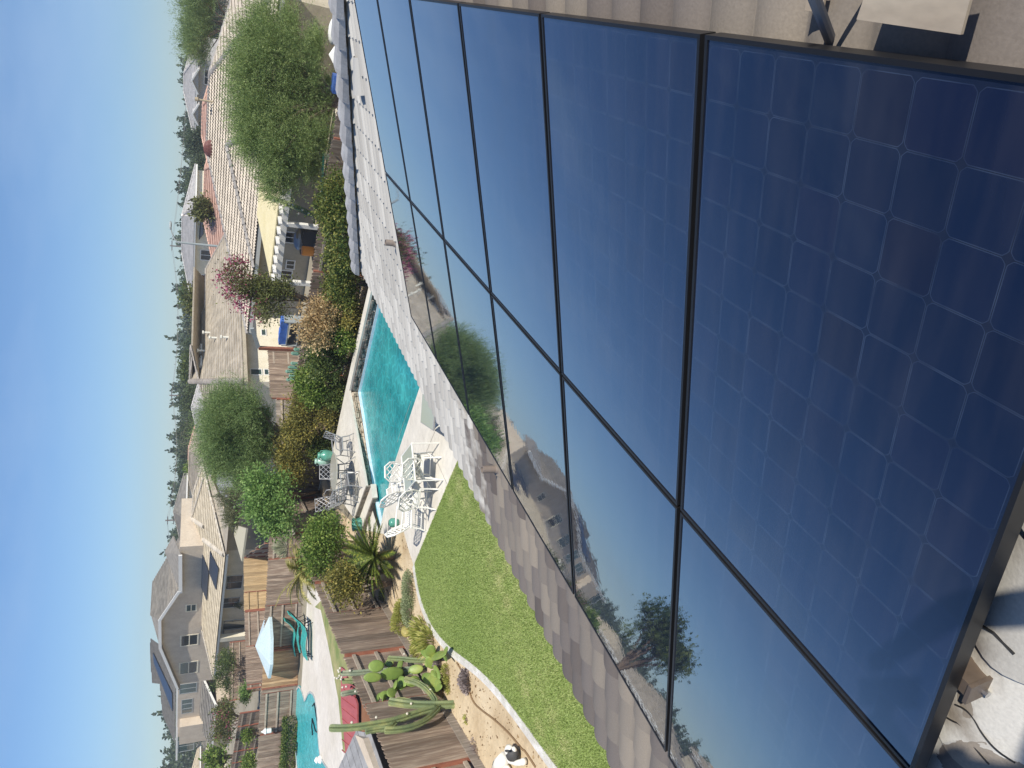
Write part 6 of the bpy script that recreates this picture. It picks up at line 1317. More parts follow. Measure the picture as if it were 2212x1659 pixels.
def cactus(label, base_px, arms, m, out=0., buds=(), z=0.):
    b = G(base_px, z); V = VPl(b, fd); t = thing('columnar_cactus', label, 'cactus', b)
    for i, (pts, r, o) in enumerate(arms):
        mb = MB(); P_ = [V.at(e_(*p), o*(k/(len(pts)-1))) for k, p in enumerate(pts)]
        if i == 0: P_[0].z = -.03
        arm(mb, P_, r); mb.build('stem' if i == 0 else 'arm', m, t)
    for p in buds: mb = MB(); mb.ball(V.at(e_(*p), .08), .028, 8, 6); mb.build('bud', M_fruit, t)
    return t
cactus('tall branching cactus rising from the soil, its longest arm reaching over the red roof', (G and e_(2020, 885)), [([(2030, 885), (1800, 900), (1500, 905), (1250, 900), (1100, 885), (950, 868)], .078, .05), ([(1700, 950), (1550, 985), (1350, 1050), (1150, 1120), (900, 1185), (650, 1225), (400, 1262), (150, 1275), (-20, 1270)], .066, 0.), ([(1760, 940), (1700, 1040), (1550, 1180), (1350, 1290), (1150, 1345), (1000, 1370), (880, 1382)], .058, .1), ([(1720, 900), (1720, 830), (1600, 690), (1480, 610), (1350, 570), (1200, 550)], .055, .12), ([(1060, 1200), (980, 1290), (850, 1290), (700, 1315), (570, 1345)], .05, .02), ([(1400, 900), (1300, 850), (1200, 825), (1080, 830)], .05, .02)], M_cac, buds=[(1255, 1095), (1635, 700), (750, 1155), (1320, 930), (350, 1240)])
cactus('leftmost of the three slender cacti with pale buds, over the red roof', e_(1500, 600), [([(1500, 620), (1250, 625), (950, 635), (700, 645), (450, 665), (170, 722)], .058, 0)], M_cacg, buds=[(615, 612), (410, 725), (200, 658), (260, 645), (430, 612)])
cactus('middle slender cactus topped by a cluster of buds beside the red roof', e_(1500, 480), [([(1500, 500), (1200, 490), (900, 490), (600, 495), (350, 500), (190, 503)], .058, 0)], M_cac, buds=[(150, 465), (185, 490), (110, 512), (175, 525), (75, 500), (130, 500)])
cactus('right slender cactus with a weathered pale lower stem beside the round cactus', e_(1560, 300), [([(1580, 300), (1300, 310), (1000, 325), (700, 345), (450, 370), (170, 378)], .06, 0)], M_cacg, buds=[(160, 345), (325, 385), (130, 380), (140, 405)])
cactus('short single green cactus against the fence behind the prickly pear', e_(1540, 160), [([(1560, 170), (1350, 165), (1150, 140), (935, 132)], .055, 0)], M_cac, buds=[(1208, 112)])
cactus('pale weathered cactus trunk in the shade behind the prickly pear', e_(1560, 390), [([(1580, 400), (1450, 400), (1300, 400), (1190, 405)], .06, 0)], M_cacg)
# prickly pear
def pads(label, base_px, lst, name='prickly_pear', m=None):
    b = G(base_px); V = VPl(b, fd); t = thing(name, label, 'cactus', b); r = random.Random(8)
    for (x, y, x2, y2, w) in lst:
        o = r.uniform(.02, .32); a = V.at(e_(x, y), o); c = V.at(e_(x2, y2), o+r.uniform(-.1, .1)); d = c-a; L = d.length
        if a.z < .12: a = G(e_(x, y), .14+.1*r.random())
        if c.z < .14: c = G(e_(x2, y2), .2+.12*r.random())
        d = c-a; L = d.length
        wv = 1.55*w*.24108/1.822785/FPX*(a-Vector((0, 0, H))).dot(_cw)
        n0 = (Vector((0, 0, H))-a).normalized(); n0 = (n0+Vector((r.uniform(-.4, .4), r.uniform(-.4, .4), r.uniform(-.25, .25)))).normalized(); ax = d.normalized(); n0 = (n0-ax*n0.dot(ax)).normalized(); sd_ = ax.cross(n0)
        mb = MB(); mb.ball(a+d*.5, (wv*.5, L*.54, .018+wv*.06), 16, 10, ax=(sd_, ax, n0)); mb.build('pad', m or M_pad, t, smooth=True)
    return t
pads('large prickly pear with broad yellow green pads in the middle of the cactus bed', e_(1640, 560), [(1800, 560, 1500, 530, 130), (1500, 500, 1280, 490, 95), (1290, 440, 1200, 400, 80), (1190, 500, 870, 300, 110), (880, 300, 850, 240, 80), (1010, 330, 920, 270, 90), (1180, 500, 820, 590, 130), (860, 430, 620, 470, 125), (1110, 490, 1150, 340, 60), (1090, 690, 1090, 560, 80), (820, 640, 540, 690, 100), (1120, 560, 1230, 690, 90), (1060, 760, 1050, 640, 90), (980, 770, 800, 830, 100), (800, 750, 740, 900, 60), (900, 800, 850, 940, 70), (1270, 560, 1150, 700, 110), (1450, 580, 1280, 640, 120), (1820, 600, 1560, 620, 110), (1250, 720, 1420, 700, 70), (1060, 720, 950, 850, 110)])
pads('smaller prickly pear leaning over the kerb with long flat pads', e_(1660, 300), [(1660, 300, 1600, 110, 95), (1620, 130, 1660, -80, 110), (1640, 110, 1880, 70, 120), (1600, 110, 1480, -90, 90), (1860, 60, 1900, 180, 40), (1860, 40, 1920, -40, 60), (1570, 420, 1560, 250, 60), (1740, 330, 1720, 440, 60), (1660, 330, 1700, 420, 50), (1400, -110, 1360, -180, 70), (1440, -60, 1340, -40, 60), (1700, 250, 1790, 460, 60)])
# low succulents
def succ(name, label, px_, r, h, n, m, ls, asp=.35, up=.6, cat='succulent', grp=None):
    b = G(px_); t = thing(name, label, cat, b, grp); k = n; u = unit(k); u[:, 2] = abs(u[:, 2]); P_ = np.array(b)+u*np.array([r, r, h])*nrg.random((k, 1))**.45; leafmesh('leaves', m, t, P_, u+np.array([0, 0, up]), ls*(.6+.7*nrg.random(k)), asp, nrg.random(k)); s = MB(); s.ball(b+Vector((0, 0, h*.15)), (r*.6, r*.6, h*.4), 10, 6); s.build('stem', M_bark, t); return t
L_sed = leafmat('grey_green_sedum', (.13, .18, .08), (.26, .31, .16), (.42, .46, .27)); L_yg = leafmat('yellow_green_succulent', (.18, .22, .04), (.36, .38, .09), (.55, .52, .18)); L_mauve = leafmat('mauve_rosette', (.15, .12, .11), (.30, .25, .24), (.46, .40, .38))
sp = [('succulent', 'grey green trailing succulent mat beside the kerb bend', c4(1020, 1290), .55, .16, 2600, L_sed, .05, .5), ('succulent', 'second grey green mat spreading next to the kerb', c5(1010, 130), .5, .16, 2200, L_sed, .05, .5), ('succulent', 'yellow green bushy succulent against the fence base', c5(945, 270), .42, .3, 2200, L_yg, .07, .25), ('succulent', 'spiky yellow green aloe clump by the kerb', c5(1160, 350), .36, .28, 500, L_yg, .2, .16), ('succulent', 'lower spiky aloe clump where the kerb turns', c5(1230, 440), .34, .26, 460, L_yg, .2, .16), ('succulent', 'low green sprawl under the small prickly pear', c5(1090, 560), .36, .16, 1500, L_yg, .06, .4), ('succulent', 'round bristly green cushion at the foot of the short cactus', c5(1085, 630), .2, .26, 1300, L_yg, .05, .2), ('succulent', 'small green clump on the soil left of the kerb', c5(1385, 735), .2, .14, 800, L_yg, .05, .3), ('succulent', 'round golden green cushion cactus under the branching cactus', e_(1820, 700), .3, .32, 2200, L_yg, .045, .2), ('succulent', 'dusty mauve rosette crossed by the brown hose', c5(1575, 815), .22, .12, 700, L_mauve, .09, .6), ('succulent', 'grey rosette in the shade of the small prickly pear', c5(1310, 640), .18, .12, 500, L_mauve, .08, .6), ('succulent', 'tiny green sprout alone on the bare soil', c5(1570, 1190), .08, .05, 40, L_yg, .07, .3), ('succulent', 'dry brown tuft on the soil near the fence', c5(1520, 1325), .12, .05, 160, L_mauve, .05, .4), ('succulent', 'dry leaf litter tuft near the fence corner', c5(1650, 1500), .25, .05, 260, L_mauve, .05, .4), ('succulent', 'small weedy green patch on the soil beside the cushion cactus', e_(1920, 540), .22, .05, 500, L_yg, .05, .4), ('succulent', 'sage coloured clump under the round shrub', c4(760, 1340), .2, .12, 500, L_sed, .05, .4), ('succulent', 'olive leafy clump between the mats and the fence', c4(950, 1500), .35, .22, 1500, L_yg, .06, .4)]
for nm, lb, px_, r, h, n, m, ls, asp in sp: succ(nm, lb, px_, r, h, n, m, ls, asp)
b = G(c5(1010, 335)); mb = MB(); 
mb.ball(b+Vector((0, 0, .1)), (.13, .17, .12), 18, 9); tag(mb.build('barrel_cactus', mat('golden_barrel', (.28, .24, .07), (.42, .36, .12), 9, .6), loc=b), 'small ribbed golden barrel cactus on the soil before the fence', 'cactus')
# white figurine lying on the soil
b = G(d5(260, 1580)); t = thing('garden_figurine', 'white clad reclining figurine with a dark pack lying on the bare soil', 'figurine', b); M_fig = mat('white_figure', (.80, .78, .70), rough=.6); M_figd = mat('dark_figure_cloth', (.06, .06, .06), rough=.7); Vg = lambda x, y, z: G(d5(x, y), z)
s = MB(); s.tube([Vg(215, 1560, .16), Vg(170, 1610, .15), Vg(130, 1690, .14)], [.11, .12, .1], 12); s.tube([Vg(240, 1540, .18), Vg(270, 1590, .15), Vg(330, 1612, .1), Vg(395, 1600, .08)], [.05, .055, .05, .055], 10); s.ball(Vg(395, 1598, .09), .065, 10, 8); s.tube([Vg(200, 1600, .12), Vg(230, 1650, .1), Vg(280, 1720, .08)], [.07, .06, .05], 10); s.build('figure_body', M_fig, t, smooth=True)
s = MB(); s.ball(Vg(258, 1488, .2), (.11, .09, .085), 14, 10); s.ball(Vg(245, 1500, .2), (.13, .11, .02), 14, 6); s.tube([Vg(300, 1470, .2), Vg(318, 1490, .12), Vg(310, 1520, .06)], .035, 8); s.build('hood', M_fig, t, smooth=True)
s = MB(); s.ball(Vg(290, 1522, .15), (.15, .12, .12), 12, 8); s.ball(Vg(325, 1545, .08), (.1, .08, .07), 12, 8); s.tube([Vg(250, 1500, .3), Vg(225, 1492, .3)], .02, 6); s.build('pack', M_figd, t, smooth=True); s = MB(); s.ball(Vg(140, 1640, .16), (.1, .12, .08), 12, 8); s.tube([Vg(120, 1640, .2), Vg(100, 1625, .22)], .02, 6); s.build('bundle', M_figd, t, smooth=True)
# ============================================================ things in the yard under the yellow patio cover
q = VPl(Vector((-8, 27.2, 0)), GD)
def atw(x, y, cr, depth):
    r_ = ray(*cr(x, y)); return Vector((0, 0, H))+r_*(depth/r_.dot(_cw))
bC = atw(1570, 625, b2, 27.0); bC0 = Vector((bC.x, bC.y, 0)); tpC = atw(1110, 432, b2, 27.0); md = atw(1400, 530, b2, 27.0)
t = thing('columnar_cactus', 'tall leaning cactus beside the centre white post of the yellow patio cover', 'cactus', bC0); mb = MB(); arm(mb, [bC0+Vector((0, 0, -.02)), bC, md, tpC], .1); mb.build('stem', M_cac, t)
for i in range(14): k = MB(); c_ = bC.lerp(tpC, i/15)+Vector((rng.uniform(-.14, .14), -.1, 0)); k.ball(c_, .045, 8, 6); k.build('bud', M_fruit if i % 3 else M_pad, t)
M_blue = mat('blue_plastic', (.05, .13, .45), (.09, .20, .55), 4, .5); M_or = mat('orange_plastic', (.75, .28, .05), rough=.5); M_dk = mat('dark_metal', (.05, .05, .055), rough=.4); M_tealp = mat('teal_plastic', (.03, .42, .40), rough=.4)
b = atw(1540, 960, b2, 31); b.z = 0; t = thing('drinks_cooler', 'orange drinks cooler on a stand under the yellow patio cover', 'cooler', b); s = MB(); s.lathe([(.2, .75), (.21, .8), (.21, 1.22), (.19, 1.26)], b, 14); s.build('cooler_body', M_or, t); s = MB(); s.box(b+Vector((0, 0, .72)), (.7, .5, .04)); s.build('stand_top', M_dk, t)
for dx in (-.3, .3):
    for dy in (-.2, .2): s = MB(); s.box(b+Vector((dx, dy, .35)), (.04, .04, .7)); s.build('leg', M_dk, t)
b = atw(1420, 840, b2, 33.5); b.z = 0; t = thing('barbecue', 'covered dark barbecue against the wall under the yellow patio cover', 'barbecue', b); s = MB(); s.box(b+Vector((0, 0, .5)), (1.3, .6, .85), rz=2.85); s.build('cabinet_body', M_dk, t); s = MB(); s.ball(b+Vector((0, 0, 1.0)), (.55, .32, .28), 14, 8); s.build('lid', mat('steel_lid', (.35, .35, .36), rough=.3, metal=.8), t)
b = atw(1230, 1490, b2, 33.5); t = None
b = atw(1650, 180, b2, 26.5); bz = b.z; t = thing('lounge_chair', 'teal folding lounge chair right of the first white post', 'chair', (b.x, b.y, 0)); s = MB(); d = GD; s.beam(b-d*.8+Vector((0, 0, .12)), b+d*.35-Vector((0, 0, .02)), .5, .06); s.beam(b+d*.35-Vector((0, 0, .02)), b+d*.9-Vector((0, 0, .08)), .5, .06); s.build('seat', M_tealp, t)
for dx in (-.6, .6): s = MB(); s.tube([b+d*dx, Vector((b.x, b.y, 0))+d*dx], .02, 6); s.build('leg', M_wi, t)
b = atw(1725, 290, b1, 24.6); t = thing('bathtub_planter', 'white oval tub tipped up behind the dark fence', 'tub', (b.x, b.y, 0)); s = MB(); s.ball(b-Vector((0, 0, .12)), (.48, .26, .2), 18, 8, ax=(GD, GU, Vector((0, 0, 1)))); s.build('tub_body', M_white, t, smooth=True); s = MB(); s.box((b.x, b.y, (b.z-.35)/2), (1., .5, b.z-.35), rz=2.85); s.build('stand_top', M_dk, t)
b = atw(1770, 540, b1, 23.9); t = thing('folding_canopy', 'small white peaked canopy top just over the fence below the big wispy tree', 'canopy', (b.x, b.y, 0)); s = MB(); h_ = .42; c = [b+GD*h_-GU*h_, b-GD*h_-GU*h_, b-GD*h_+GU*h_, b+GD*h_+GU*h_]; c = [v-Vector((0, 0, .12)) for v in c]; pk = b+Vector((0, 0, .22))
for i in range(4): s.poly([c[i], c[(i+1) % 4], pk])
s.build('canopy_top', M_white, t)
for v in c: s = MB(); s.tube([v, Vector((v.x, v.y, 0))], .02, 6); s.build('leg', M_dk, t)
b = atw(1730, 800, b1, 25.0); t = thing('plastic_bins', 'blue plastic tubs stacked below the big wispy tree', 'tubs', (b.x, b.y, 0)); 
for i, (dx, dz, w_) in enumerate(((-.35, 0, .7), (.45, 0, .65), (0, .45, .6))): s = MB(); s.box(Vector((b.x, b.y, .3))+GD*dx+Vector((0, 0, b.z-1.0+dz)), (w_, .5, .42), rz=2.85+.1*i); s.build('tub', M_blue, t)
s = MB(); s.box((b.x, b.y, (b.z-.95)/2+.05), (1.6, .5, max(.1, b.z-.95))); s.build('stand_top', M_woodr, t)
# red post frame with shelves and blue bins, left of the crape myrtle
Vr = VPl(atw(1300, 420, b3, 31.5), GD); t = thing('storage_rack', 'red post lean-to frame with loaded shelves and blue bins behind the fence', 'rack', Vector((Vr.at(b3(1300, 420)).x, Vr.at(b3(1300, 420)).y, 0)))
p0 = Vr.at(b3(1028, 418)); s = MB(); s.box((p0.x, p0.y, p0.z/2), (.13, .13, p0.z), rz=2.85); s.build('post', M_post, t); p1 = Vr.at(b3(965, 228)); s = MB(); s.beam(p0, p1, .07, .16); s.build('beam', M_gutter, t)
x0_, x1_ = p0-GD*.15, Vr.at(b3(1100, 170))
for i, z in enumerate((.35, .8, 1.25, 1.7)):
    s = MB(); a_ = Vector((x0_.x, x0_.y, z))+GU*.3; b_ = Vector((x1_.x, x1_.y, z))+GU*.3; s.beam(a_, b_, .5, .04); s.build('shelf', M_gutter, t)
    for j in range(4): q = a_.lerp(b_, (j+.5)/4); s = MB(); s.box(q+Vector((0, 0, .17)), (.36, .36, .28+.04*(j % 2)), rz=2.85); s.build('bin', M_blue if (i == 3 or (i == 1 and j == 2)) else M_dk, t)
for q in (x0_, x1_): s = MB(); s.box((q.x+GU.x*.3, q.y+GU.y*.3, .95), (.05, .5, 1.9), rz=2.85); s.build('side_frame', M_gutter, t)
# dark glass doors added to deepen the shade along this wall
for u in (1.2, 3.9, 7.8): window_uv(hA, wA, u+3.2, u+5.3, .1, 2.2, m=M_glass, mf=M_white, name='added_dark_door')
# blue green cacti behind the fence
for x, y, lb in ((1330, 640, 'blue green cactus cluster behind the hedge, left of the orange gate'), (1360, 505, 'small blue green cactus by the orange gate')):
    b = atw(x+20, y, b3, 29.5); t = thing('columnar_cactus', lb, 'cactus', (b.x, b.y, 0))
    for i in range(5 if y > 600 else 2): a = Vector((b.x, b.y, 0))+GD*(i*.17-.3); s = MB(); arm(s, [a, a+Vector((0, 0, .9)), Vector((a.x+GD.x*(i-2)*.06, a.y, b.z+.1+.08*(i % 3)))], .07); s.build('stem', mat('blue_cactus_skin', (.13, .27, .21), (.2, .35, .27), 3, .6), t)
# ============================================================ roof fittings on the foreground house
M_vent = mat('grey_brown_vent', (.24, .20, .17), rough=.5)
def vent(px_base, px_top, r, label):
    b = rpl.at(px_base); t = thing('vent_pipe', label, 'vent pipe', b); zt = zat(px_top[0], b.x, b.y, hi=H); s = MB(); n = 18; rings = []
    for z, rr in ((-.1, r), (0, r), (zt-b.z, r), (zt-b.z, r*.8), (zt-b.z-.12, r*.8)): rings.append(s.vs([b+Vector((math.cos(6.2832*j/n)*rr, math.sin(6.2832*j/n)*rr, z)) for j in range(n)]))
    for A, B in zip(rings, rings[1:]):
        for j in range(n): k = (j+1) % n; s.face((A+j, A+k, B+k, B+j))
    s.face([rings[-1]+j for j in range(n)]); s.build('pipe', M_vent, t, smooth=False); s = MB(); s.lathe([(r*2.2, -.0), (r*1.2, .05), (r*1.02, .07)], b+Vector((0, 0, -.01)), 18); s.build('flashing', M_vent, t)
vent(c3(1900, 1590), c3(1715, 1600), .032, 'nearer grey vent pipe between the lower panels and the eave')
vent(c2(905, 885), c2(780, 868), .036, 'farther grey vent pipe on the pale tiles beside the fifth panel')
b = rpl.at(c1(590, 880)); t = thing('roof_vent', 'pale half round roof vent hood on the white tiles by the farthest panel', 'vent', b); s = MB(); n = 12
A_v = []; 
for i in range(9):
    a = math.pi*i/8; y = math.cos(a)*.15; h = math.sin(a)*.11; A_v.append((b+BX*y+NX*(h+.03)-AX*.02, b+BX*y*.6+NX*(h*.3+.03)+AX*.34))
k = s.vs([x for pr in A_v for x in pr])
for i in range(8): s.face((k+2*i, k+2*i+2, k+2*i+3, k+2*i+1))
s.build('hood', mat('white_vent', (.42, .41, .38), rough=.6), t); s = MB(); s.slab([b+BX*.13+NX*.02, b-BX*.13+NX*.02, b-BX*.09+NX*.09, b+BX*.09+NX*.09], -AX, .01); s.build('grille', M_fr, t)
# sheet metal jack panel, conduit and loose wires near the top right of the photo
def rat(p, h):
    r = ray(*p); c0 = Vector((0, 0, H)); return c0+r*((rpl.o+NX*h-c0).dot(NX)/r.dot(NX))
h1 = rpl.at((1765, 10)); h2 = rpl.at((1850, 40)); h3 = rpl.at((2085, 75)); h4 = rpl.at((2120, 0))
t = thing('roof_flashing', 'tan sheet metal flashing lifted over the tiles above the nearest panels', 'flashing', h2); s = MB(); q = [rat(p, .13) for p in ((1850, 42), (2075, 75), (2135, -150), (1930, -190))]; s.slab(q, NX, .006); M_met = mat('tan_sheet_metal', (.36, .29, .21), (.46, .39, .29), 3, .55, metal=.0, stretch=(3, 1, 1)); s.build('sheet', M_met, t)
s = MB(); q2 = [rat(p, .07) for p in ((1738, 22), (1775, 28), (1792, -60), (1755, -70))]; s.slab(q2, NX, .005); s.build('tab', M_met, t)
for p in ((1900, -20),): s = MB(); a = rat(p, 0); s.beam(a, a+NX*.125, .008, .008, up=AX); s.build('leg', M_met, t)
a = rat((1742, -50), .2); b = rat((1797, 94), .03); t = thing('conduit', 'thin grey conduit slanting down to the panel edge at the top right', 'conduit', b); s = MB(); s.tube([a, a.lerp(b, .5), b], .0125, 10); s.build('pipe', mat('grey_conduit', (.20, .21, .23), rough=.45), t)
M_wire = mat('black_wire', (.015, .015, .015), rough=.5)
k_ = crop(3400, 2600)
def hq(x, y): return ((3400+x*.28571)/1.822785, (2600+y*.28571)/1.822785)
for pts, lb in (([hq(1260, 640), hq(1420, 740), hq(1520, 770), hq(1650, 900), hq(1700, 1050), hq(1800, 1180), hq(1940, 1330)], 'black wire drooping from the rail end over the near tiles'), ([hq(1470, 515), hq(1600, 570), hq(1730, 700), hq(1830, 900), hq(2040, 1140), hq(2300, 1300)], 'thin dark wire curving past the rail end cap')):
    P_ = [rpl.at(p)+NX*.045 for p in pts]
    for _ in range(2): P_ = [P_[0]]+[x for a, b in zip(P_, P_[1:]) for x in (a.lerp(b, .25), a.lerp(b, .75))]+[P_[-1]]
    mb = MB(); mb.tube(P_, .0022, 6); tag(mb.build('wire', M_wire, loc=P_[0]), lb, 'wire')
P_ = [rpl.at(p)+NX*.05 for p in ((2130, 1320), (2160, 1335), (2185, 1350), (2230, 1395))]; mb = MB(); mb.tube(P_, .0032, 6); tag(mb.build('wire', M_wire, loc=P_[0]), 'black cable leaving the near edge of the closest panel', 'wire')
# ============================================================ poles, wires and the street lamp
M_pole = mat('weathered_pole', (.20, .18, .16), rough=.9); M_lamp = mat('galvanised_lamp_post', (.30, .34, .34), rough=.5)
def pole(py, px_top, depth, label, arms=1):
    b = fplace(py, depth); z = zat(px_top, b.x, b.y); t = thing('utility_pole', label, 'utility pole', b, 'utility poles on the horizon'); s = MB(); s.tube([b, b+Vector((0, 0, z))], [.18, .12], 8); s.build('pole', M_pole, t)
    for i in range(arms): s = MB(); s.beam(b+GD*1.1+Vector((0, 0, z-.35-.9*i)), b-GD*1.1+Vector((0, 0, z-.35-.9*i)), .1, .12); s.build('crossarm', M_pole, t)
    return b+Vector((0, 0, z-.3))
tops = [pole(1121, 357, 120, 'twin armed utility pole left of the sandy yellow roof', 2), pole(855, 366, 130, 'utility pole in the middle of the horizon'), pole(536, 367, 140, 'utility pole beside the street lamp'), pole(-60, 402, 150, 'utility pole outside the right edge of the photo')]
for j, off in enumerate((-.8, .8)):
    mb = MB()
    for a, b in zip(tops, tops[1:]):
        a, b = a+GD*off, b+GD*off; P_ = [a.lerp(b, i/14)-Vector((0, 0, 1.6*4*(i/14)*(1-i/14)*.7)) for i in range(15)]; mb.tube(P_, .022, 4)
    tag(mb.build('power_line', M_pole, loc=tops[0]), ('upper' if j else 'lower')+' thin power line strung between the distant poles', 'power line')
mb = MB(); a, b = tops[0], tops[0]+Vector((-60, 18, -1)); mb.tube([a.lerp(b, i/10)-Vector((0, 0, 1.2*4*(i/10)*(1-i/10)*.5)) for i in range(11)], .022, 4); tag(mb.build('power_line', M_pole, loc=a), 'power line leaving the twin armed pole towards the taupe house', 'power line')
b = atw(635, 912, b2, 55); b0 = Vector((b.x, b.y, 0)); Vl = VPl(b, Vector((_cu.x, _cu.y, 0))); t = thing('street_lamp', 'grey street lamp with a long curved arm above the salmon roofs', 'street lamp', b0); s = MB(); tp = Vl.at(b2(235, 868)); s.tube([b0, tp], [.12, .08], 8); s.build('pole', M_lamp, t); s = MB(); P_ = [tp, Vl.at(b2(210, 830)), Vl.at(b2(185, 770)), Vl.at(b2(175, 705))]; s.tube(P_, .05, 6); s.build('arm', M_lamp, t); s = MB(); s.ball(P_[-1], (.35, .15, .1), 10, 6, ax=(Vector((_cu.x, _cu.y, 0)), Vector((0, 1, 0)), Vector((0, 0, 1)))); s.build('lamp_head', M_lamp, t)
b = atw(500, 632, b2, 70); b0 = Vector((b.x, b.y, 0)); tp = atw(292, 632, b2, 70); mb = MB(); mb.tube([b0, Vector((b0.x, b0.y, tp.z))], .05, 6); mb.ball(Vector((b0.x, b0.y, tp.z)), .16, 8, 6); tag(mb.build('light_pole', M_white, loc=b0), 'short pale pole with a round top over the salmon roof', 'pole')
# ============================================================ the person taking the picture, standing on the roof behind the phone
FWD = Vector((-.4613, .8873, 0)); RGT = Vector((.8873, .4613, 0)); O_ = Vector((0, 0, H))
bc = O_-FWD*.60+RGT*.06; zr = lambda v: RP(0, 0, DROP).z+(v.x-RP(0, 0, DROP).x)/3+.03; bc.z = zr(bc)
pt_ = thing('person', 'person in grey shirt on the roof holding a phone out with both hands', 'person', bc)
HZ = H-bc.z
def W(r, f, z): return bc+RGT*r+FWD*f+Vector((0, 0, z))
def skin(name, m, verts, edges, radii, root=0, sub=2):
    b = wloc(pt_); me = bpy.data.meshes.new(name); me.from_pydata([tuple(v-b) for v in verts], edges, []); me.materials.append(m); o = bpy.data.objects.new(name, me); C.objects.link(o); o.parent = pt_
    sk = o.modifiers.new('skin', 'SKIN'); sk.use_smooth_shade = True
    if not me.skin_vertices: me.skin_vertices.new()
    for i, r in enumerate(radii): me.skin_vertices[0].data[i].radius = (r, r) if not isinstance(r, tuple) else r; me.skin_vertices[0].data[i].use_root = (i == root)
    s = o.modifiers.new('sub', 'SUBSURF'); s.levels = sub; s.render_levels = sub; return o
M_skin = mat('skin', (.52, .33, .24), (.58, .38, .28), 5, .55); M_shirt = mat('grey_shirt', (.22, .24, .27), (.27, .29, .32), 6, .9); M_trs = mat('dark_trousers', (.05, .055, .07), rough=.9); M_hair = mat('brown_hair', (.05, .035, .025), rough=.7)
hv = []; he = []; hrad = []
def add(v, r, par=None): hv.append(v); hrad.append(r); (he.append((par, len(hv)-1)) if par is not None else None); return len(hv)-1
pel = add(W(0, 0, .92), (.13, .10)); wst = add(W(0, .01, 1.06), (.12, .09), pel); cst = add(W(0, .01, 1.27), (.14, .10), wst); nb = add(W(0, .02, 1.43), .06, cst); nk = add(W(0, .035, 1.50), .05, nb); ch = add(W(0, .07, 1.55), .06, nk); hd_ = add(W(0, .06, 1.64), (.078, .09), ch); tp_ = add(W(0, .05, 1.72), (.06, .07), hd_)
ns_ = add(W(0, .165, 1.62), .012, hd_)
for s_ in (-1, 1):
    sh = add(W(s_*.17, .01, 1.38), .055, cst); el = add(W(s_*.26, .20, 1.16), .042, sh); fo = add(W(s_*.20, .40, 1.24), .036, el); wr = add(W(s_*.125-.06, .55, HZ), .026, fo); pm = add(W(s_*.095-.06, .585, HZ), .028, wr)
    for i in range(4):
        z = .030-.020*i; L_ = [.045, .05, .047, .036][i]; k1 = add(W(s_*.092-.06, .598, HZ+z), .010, pm); k2 = add(W(s_*.082-.06, .605+L_*.3, HZ+z), .009, k1); k3 = add(W(s_*.046-.06, .602+L_*.1, HZ+z), .008, k2)
    t1 = add(W(s_*.085-.06, .575, HZ+.03), .011, pm); t2 = add(W(s_*.06-.06, .578, HZ+.035), .010, t1)
    hp = add(W(s_*.09, 0, .86), .085, pel); kn = add(W(s_*.11, .04, .47), .058, hp); g0 = W(s_*.12, -.02, 0); zz = zr(g0)-bc.z; an = add(W(s_*.12, -.02, zz+.08), .04, kn); to = add(W(s_*.13, .12, zz+.035), .035, an)
skin('body', M_skin, hv, he, hrad)
sv = [W(0, 0, .93), W(0, .01, 1.08), W(0, .01, 1.28), W(0, .018, 1.41)]; se = [(0, 1), (1, 2), (2, 3)]; sr = [(.15, .12), (.14, .11), (.155, .12), .07]
for s_ in (-1, 1): k = len(sv); sv += [W(s_*.17, .01, 1.385), W(s_*.235, .10, 1.19)]; se += [(2, k), (k, k+1)]; sr += [.068, .06]
skin('shirt', M_shirt, sv, se, sr)
sv = [W(0, 0, .95), W(0, 0, .88)]; se = [(0, 1)]; sr = [(.14, .115), (.14, .11)]
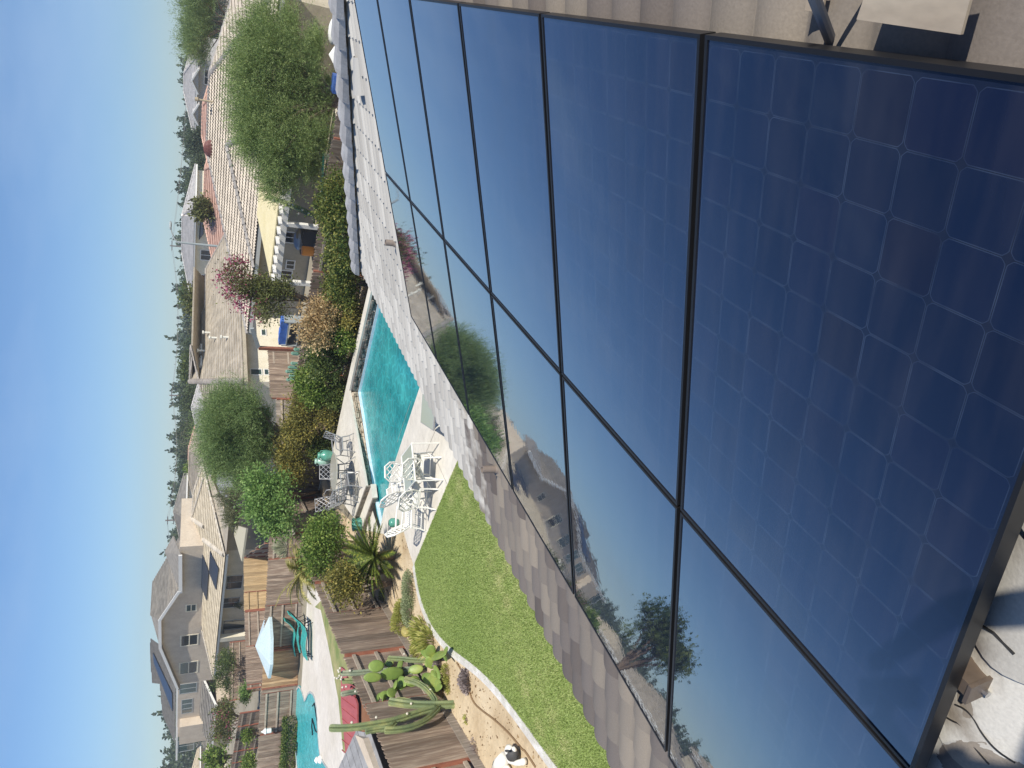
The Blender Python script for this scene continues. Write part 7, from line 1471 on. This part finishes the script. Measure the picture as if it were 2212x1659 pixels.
for s_ in (-1, 1): k = len(sv); g0 = W(s_*.12, -.02, 0); zz = zr(g0)-bc.z; sv += [W(s_*.09, 0, .82), W(s_*.11, .04, .47), W(s_*.12, -.01, zz+.12)]; se += [(1, k), (k, k+1), (k+1, k+2)]; sr += [.1, .075, .06]
skin('trousers', M_trs, sv, se, sr)
for s_ in (-1, 1):
    g0 = W(s_*.12, -.02, 0); zz = zr(g0)-bc.z; s = MB(); s.ball(W(s_*.128, .05, zz+.045), (.052, .14, .05), 14, 8, ax=(RGT, FWD, Vector((0, 0, 1)))); s.build('shoe', M_trs, pt_, smooth=True)
    s = MB(); s.ball(W(s_*.033, .148, 1.645), .012, 10, 8); s.build('eye', M_fr, pt_); s = MB(); s.ball(W(s_*.083, .06, 1.63), (.012, .022, .032), 10, 8, ax=(RGT, FWD, Vector((0, 0, 1)))); s.build('ear', M_skin, pt_, smooth=True)
s = MB(); s.ball(W(0, .148, 1.575), (.024, .008, .007), 10, 6, ax=(RGT, FWD, Vector((0, 0, 1)))); s.build('mouth', mat('lips', (.42, .2, .17), rough=.6), pt_, smooth=True)
s = MB(); s.ball(W(0, .035, 1.70), (.092, .105, .085), 18, 12, ax=(RGT, FWD, Vector((0, 0, 1)))); s.build('hair', M_hair, pt_, smooth=True)
ph = MB(); pc_ = O_-_cw*.012; ph.box(pc_, (.147, .0715, .008), ax=(_cv, _cu, _cw))
ph.s = None; o = ph.build('smartphone', mat('black_phone', (.02, .02, .022), rough=.3), loc=pc_); tag(o, 'black smartphone held upright out over the panels by the person', 'phone')
# ============================================================ the warm haze over the valley
hm = MB(); hm.box((0, 120, 14), (800, 640, 34)); M_hz = bpy.data.materials.new('haze_air'); M_hz.use_nodes = True; t_ = M_hz.node_tree
for n in list(t_.nodes):
    if n.type == 'BSDF_PRINCIPLED': t_.nodes.remove(n)
vn = t_.nodes.new('ShaderNodeVolumePrincipled'); vn.inputs['Color'].default_value = (.86, .90, .96, 1); vn.inputs['Density'].default_value = .0008; vn.inputs['Anisotropy'].default_value = .2
t_.links.new(vn.outputs[0], [n for n in t_.nodes if n.type == 'OUTPUT_MATERIAL'][0].inputs['Volume'])
ho = hm.build('haze', M_hz, loc=(0, 120, 0)); ho['kind'] = 'stuff'
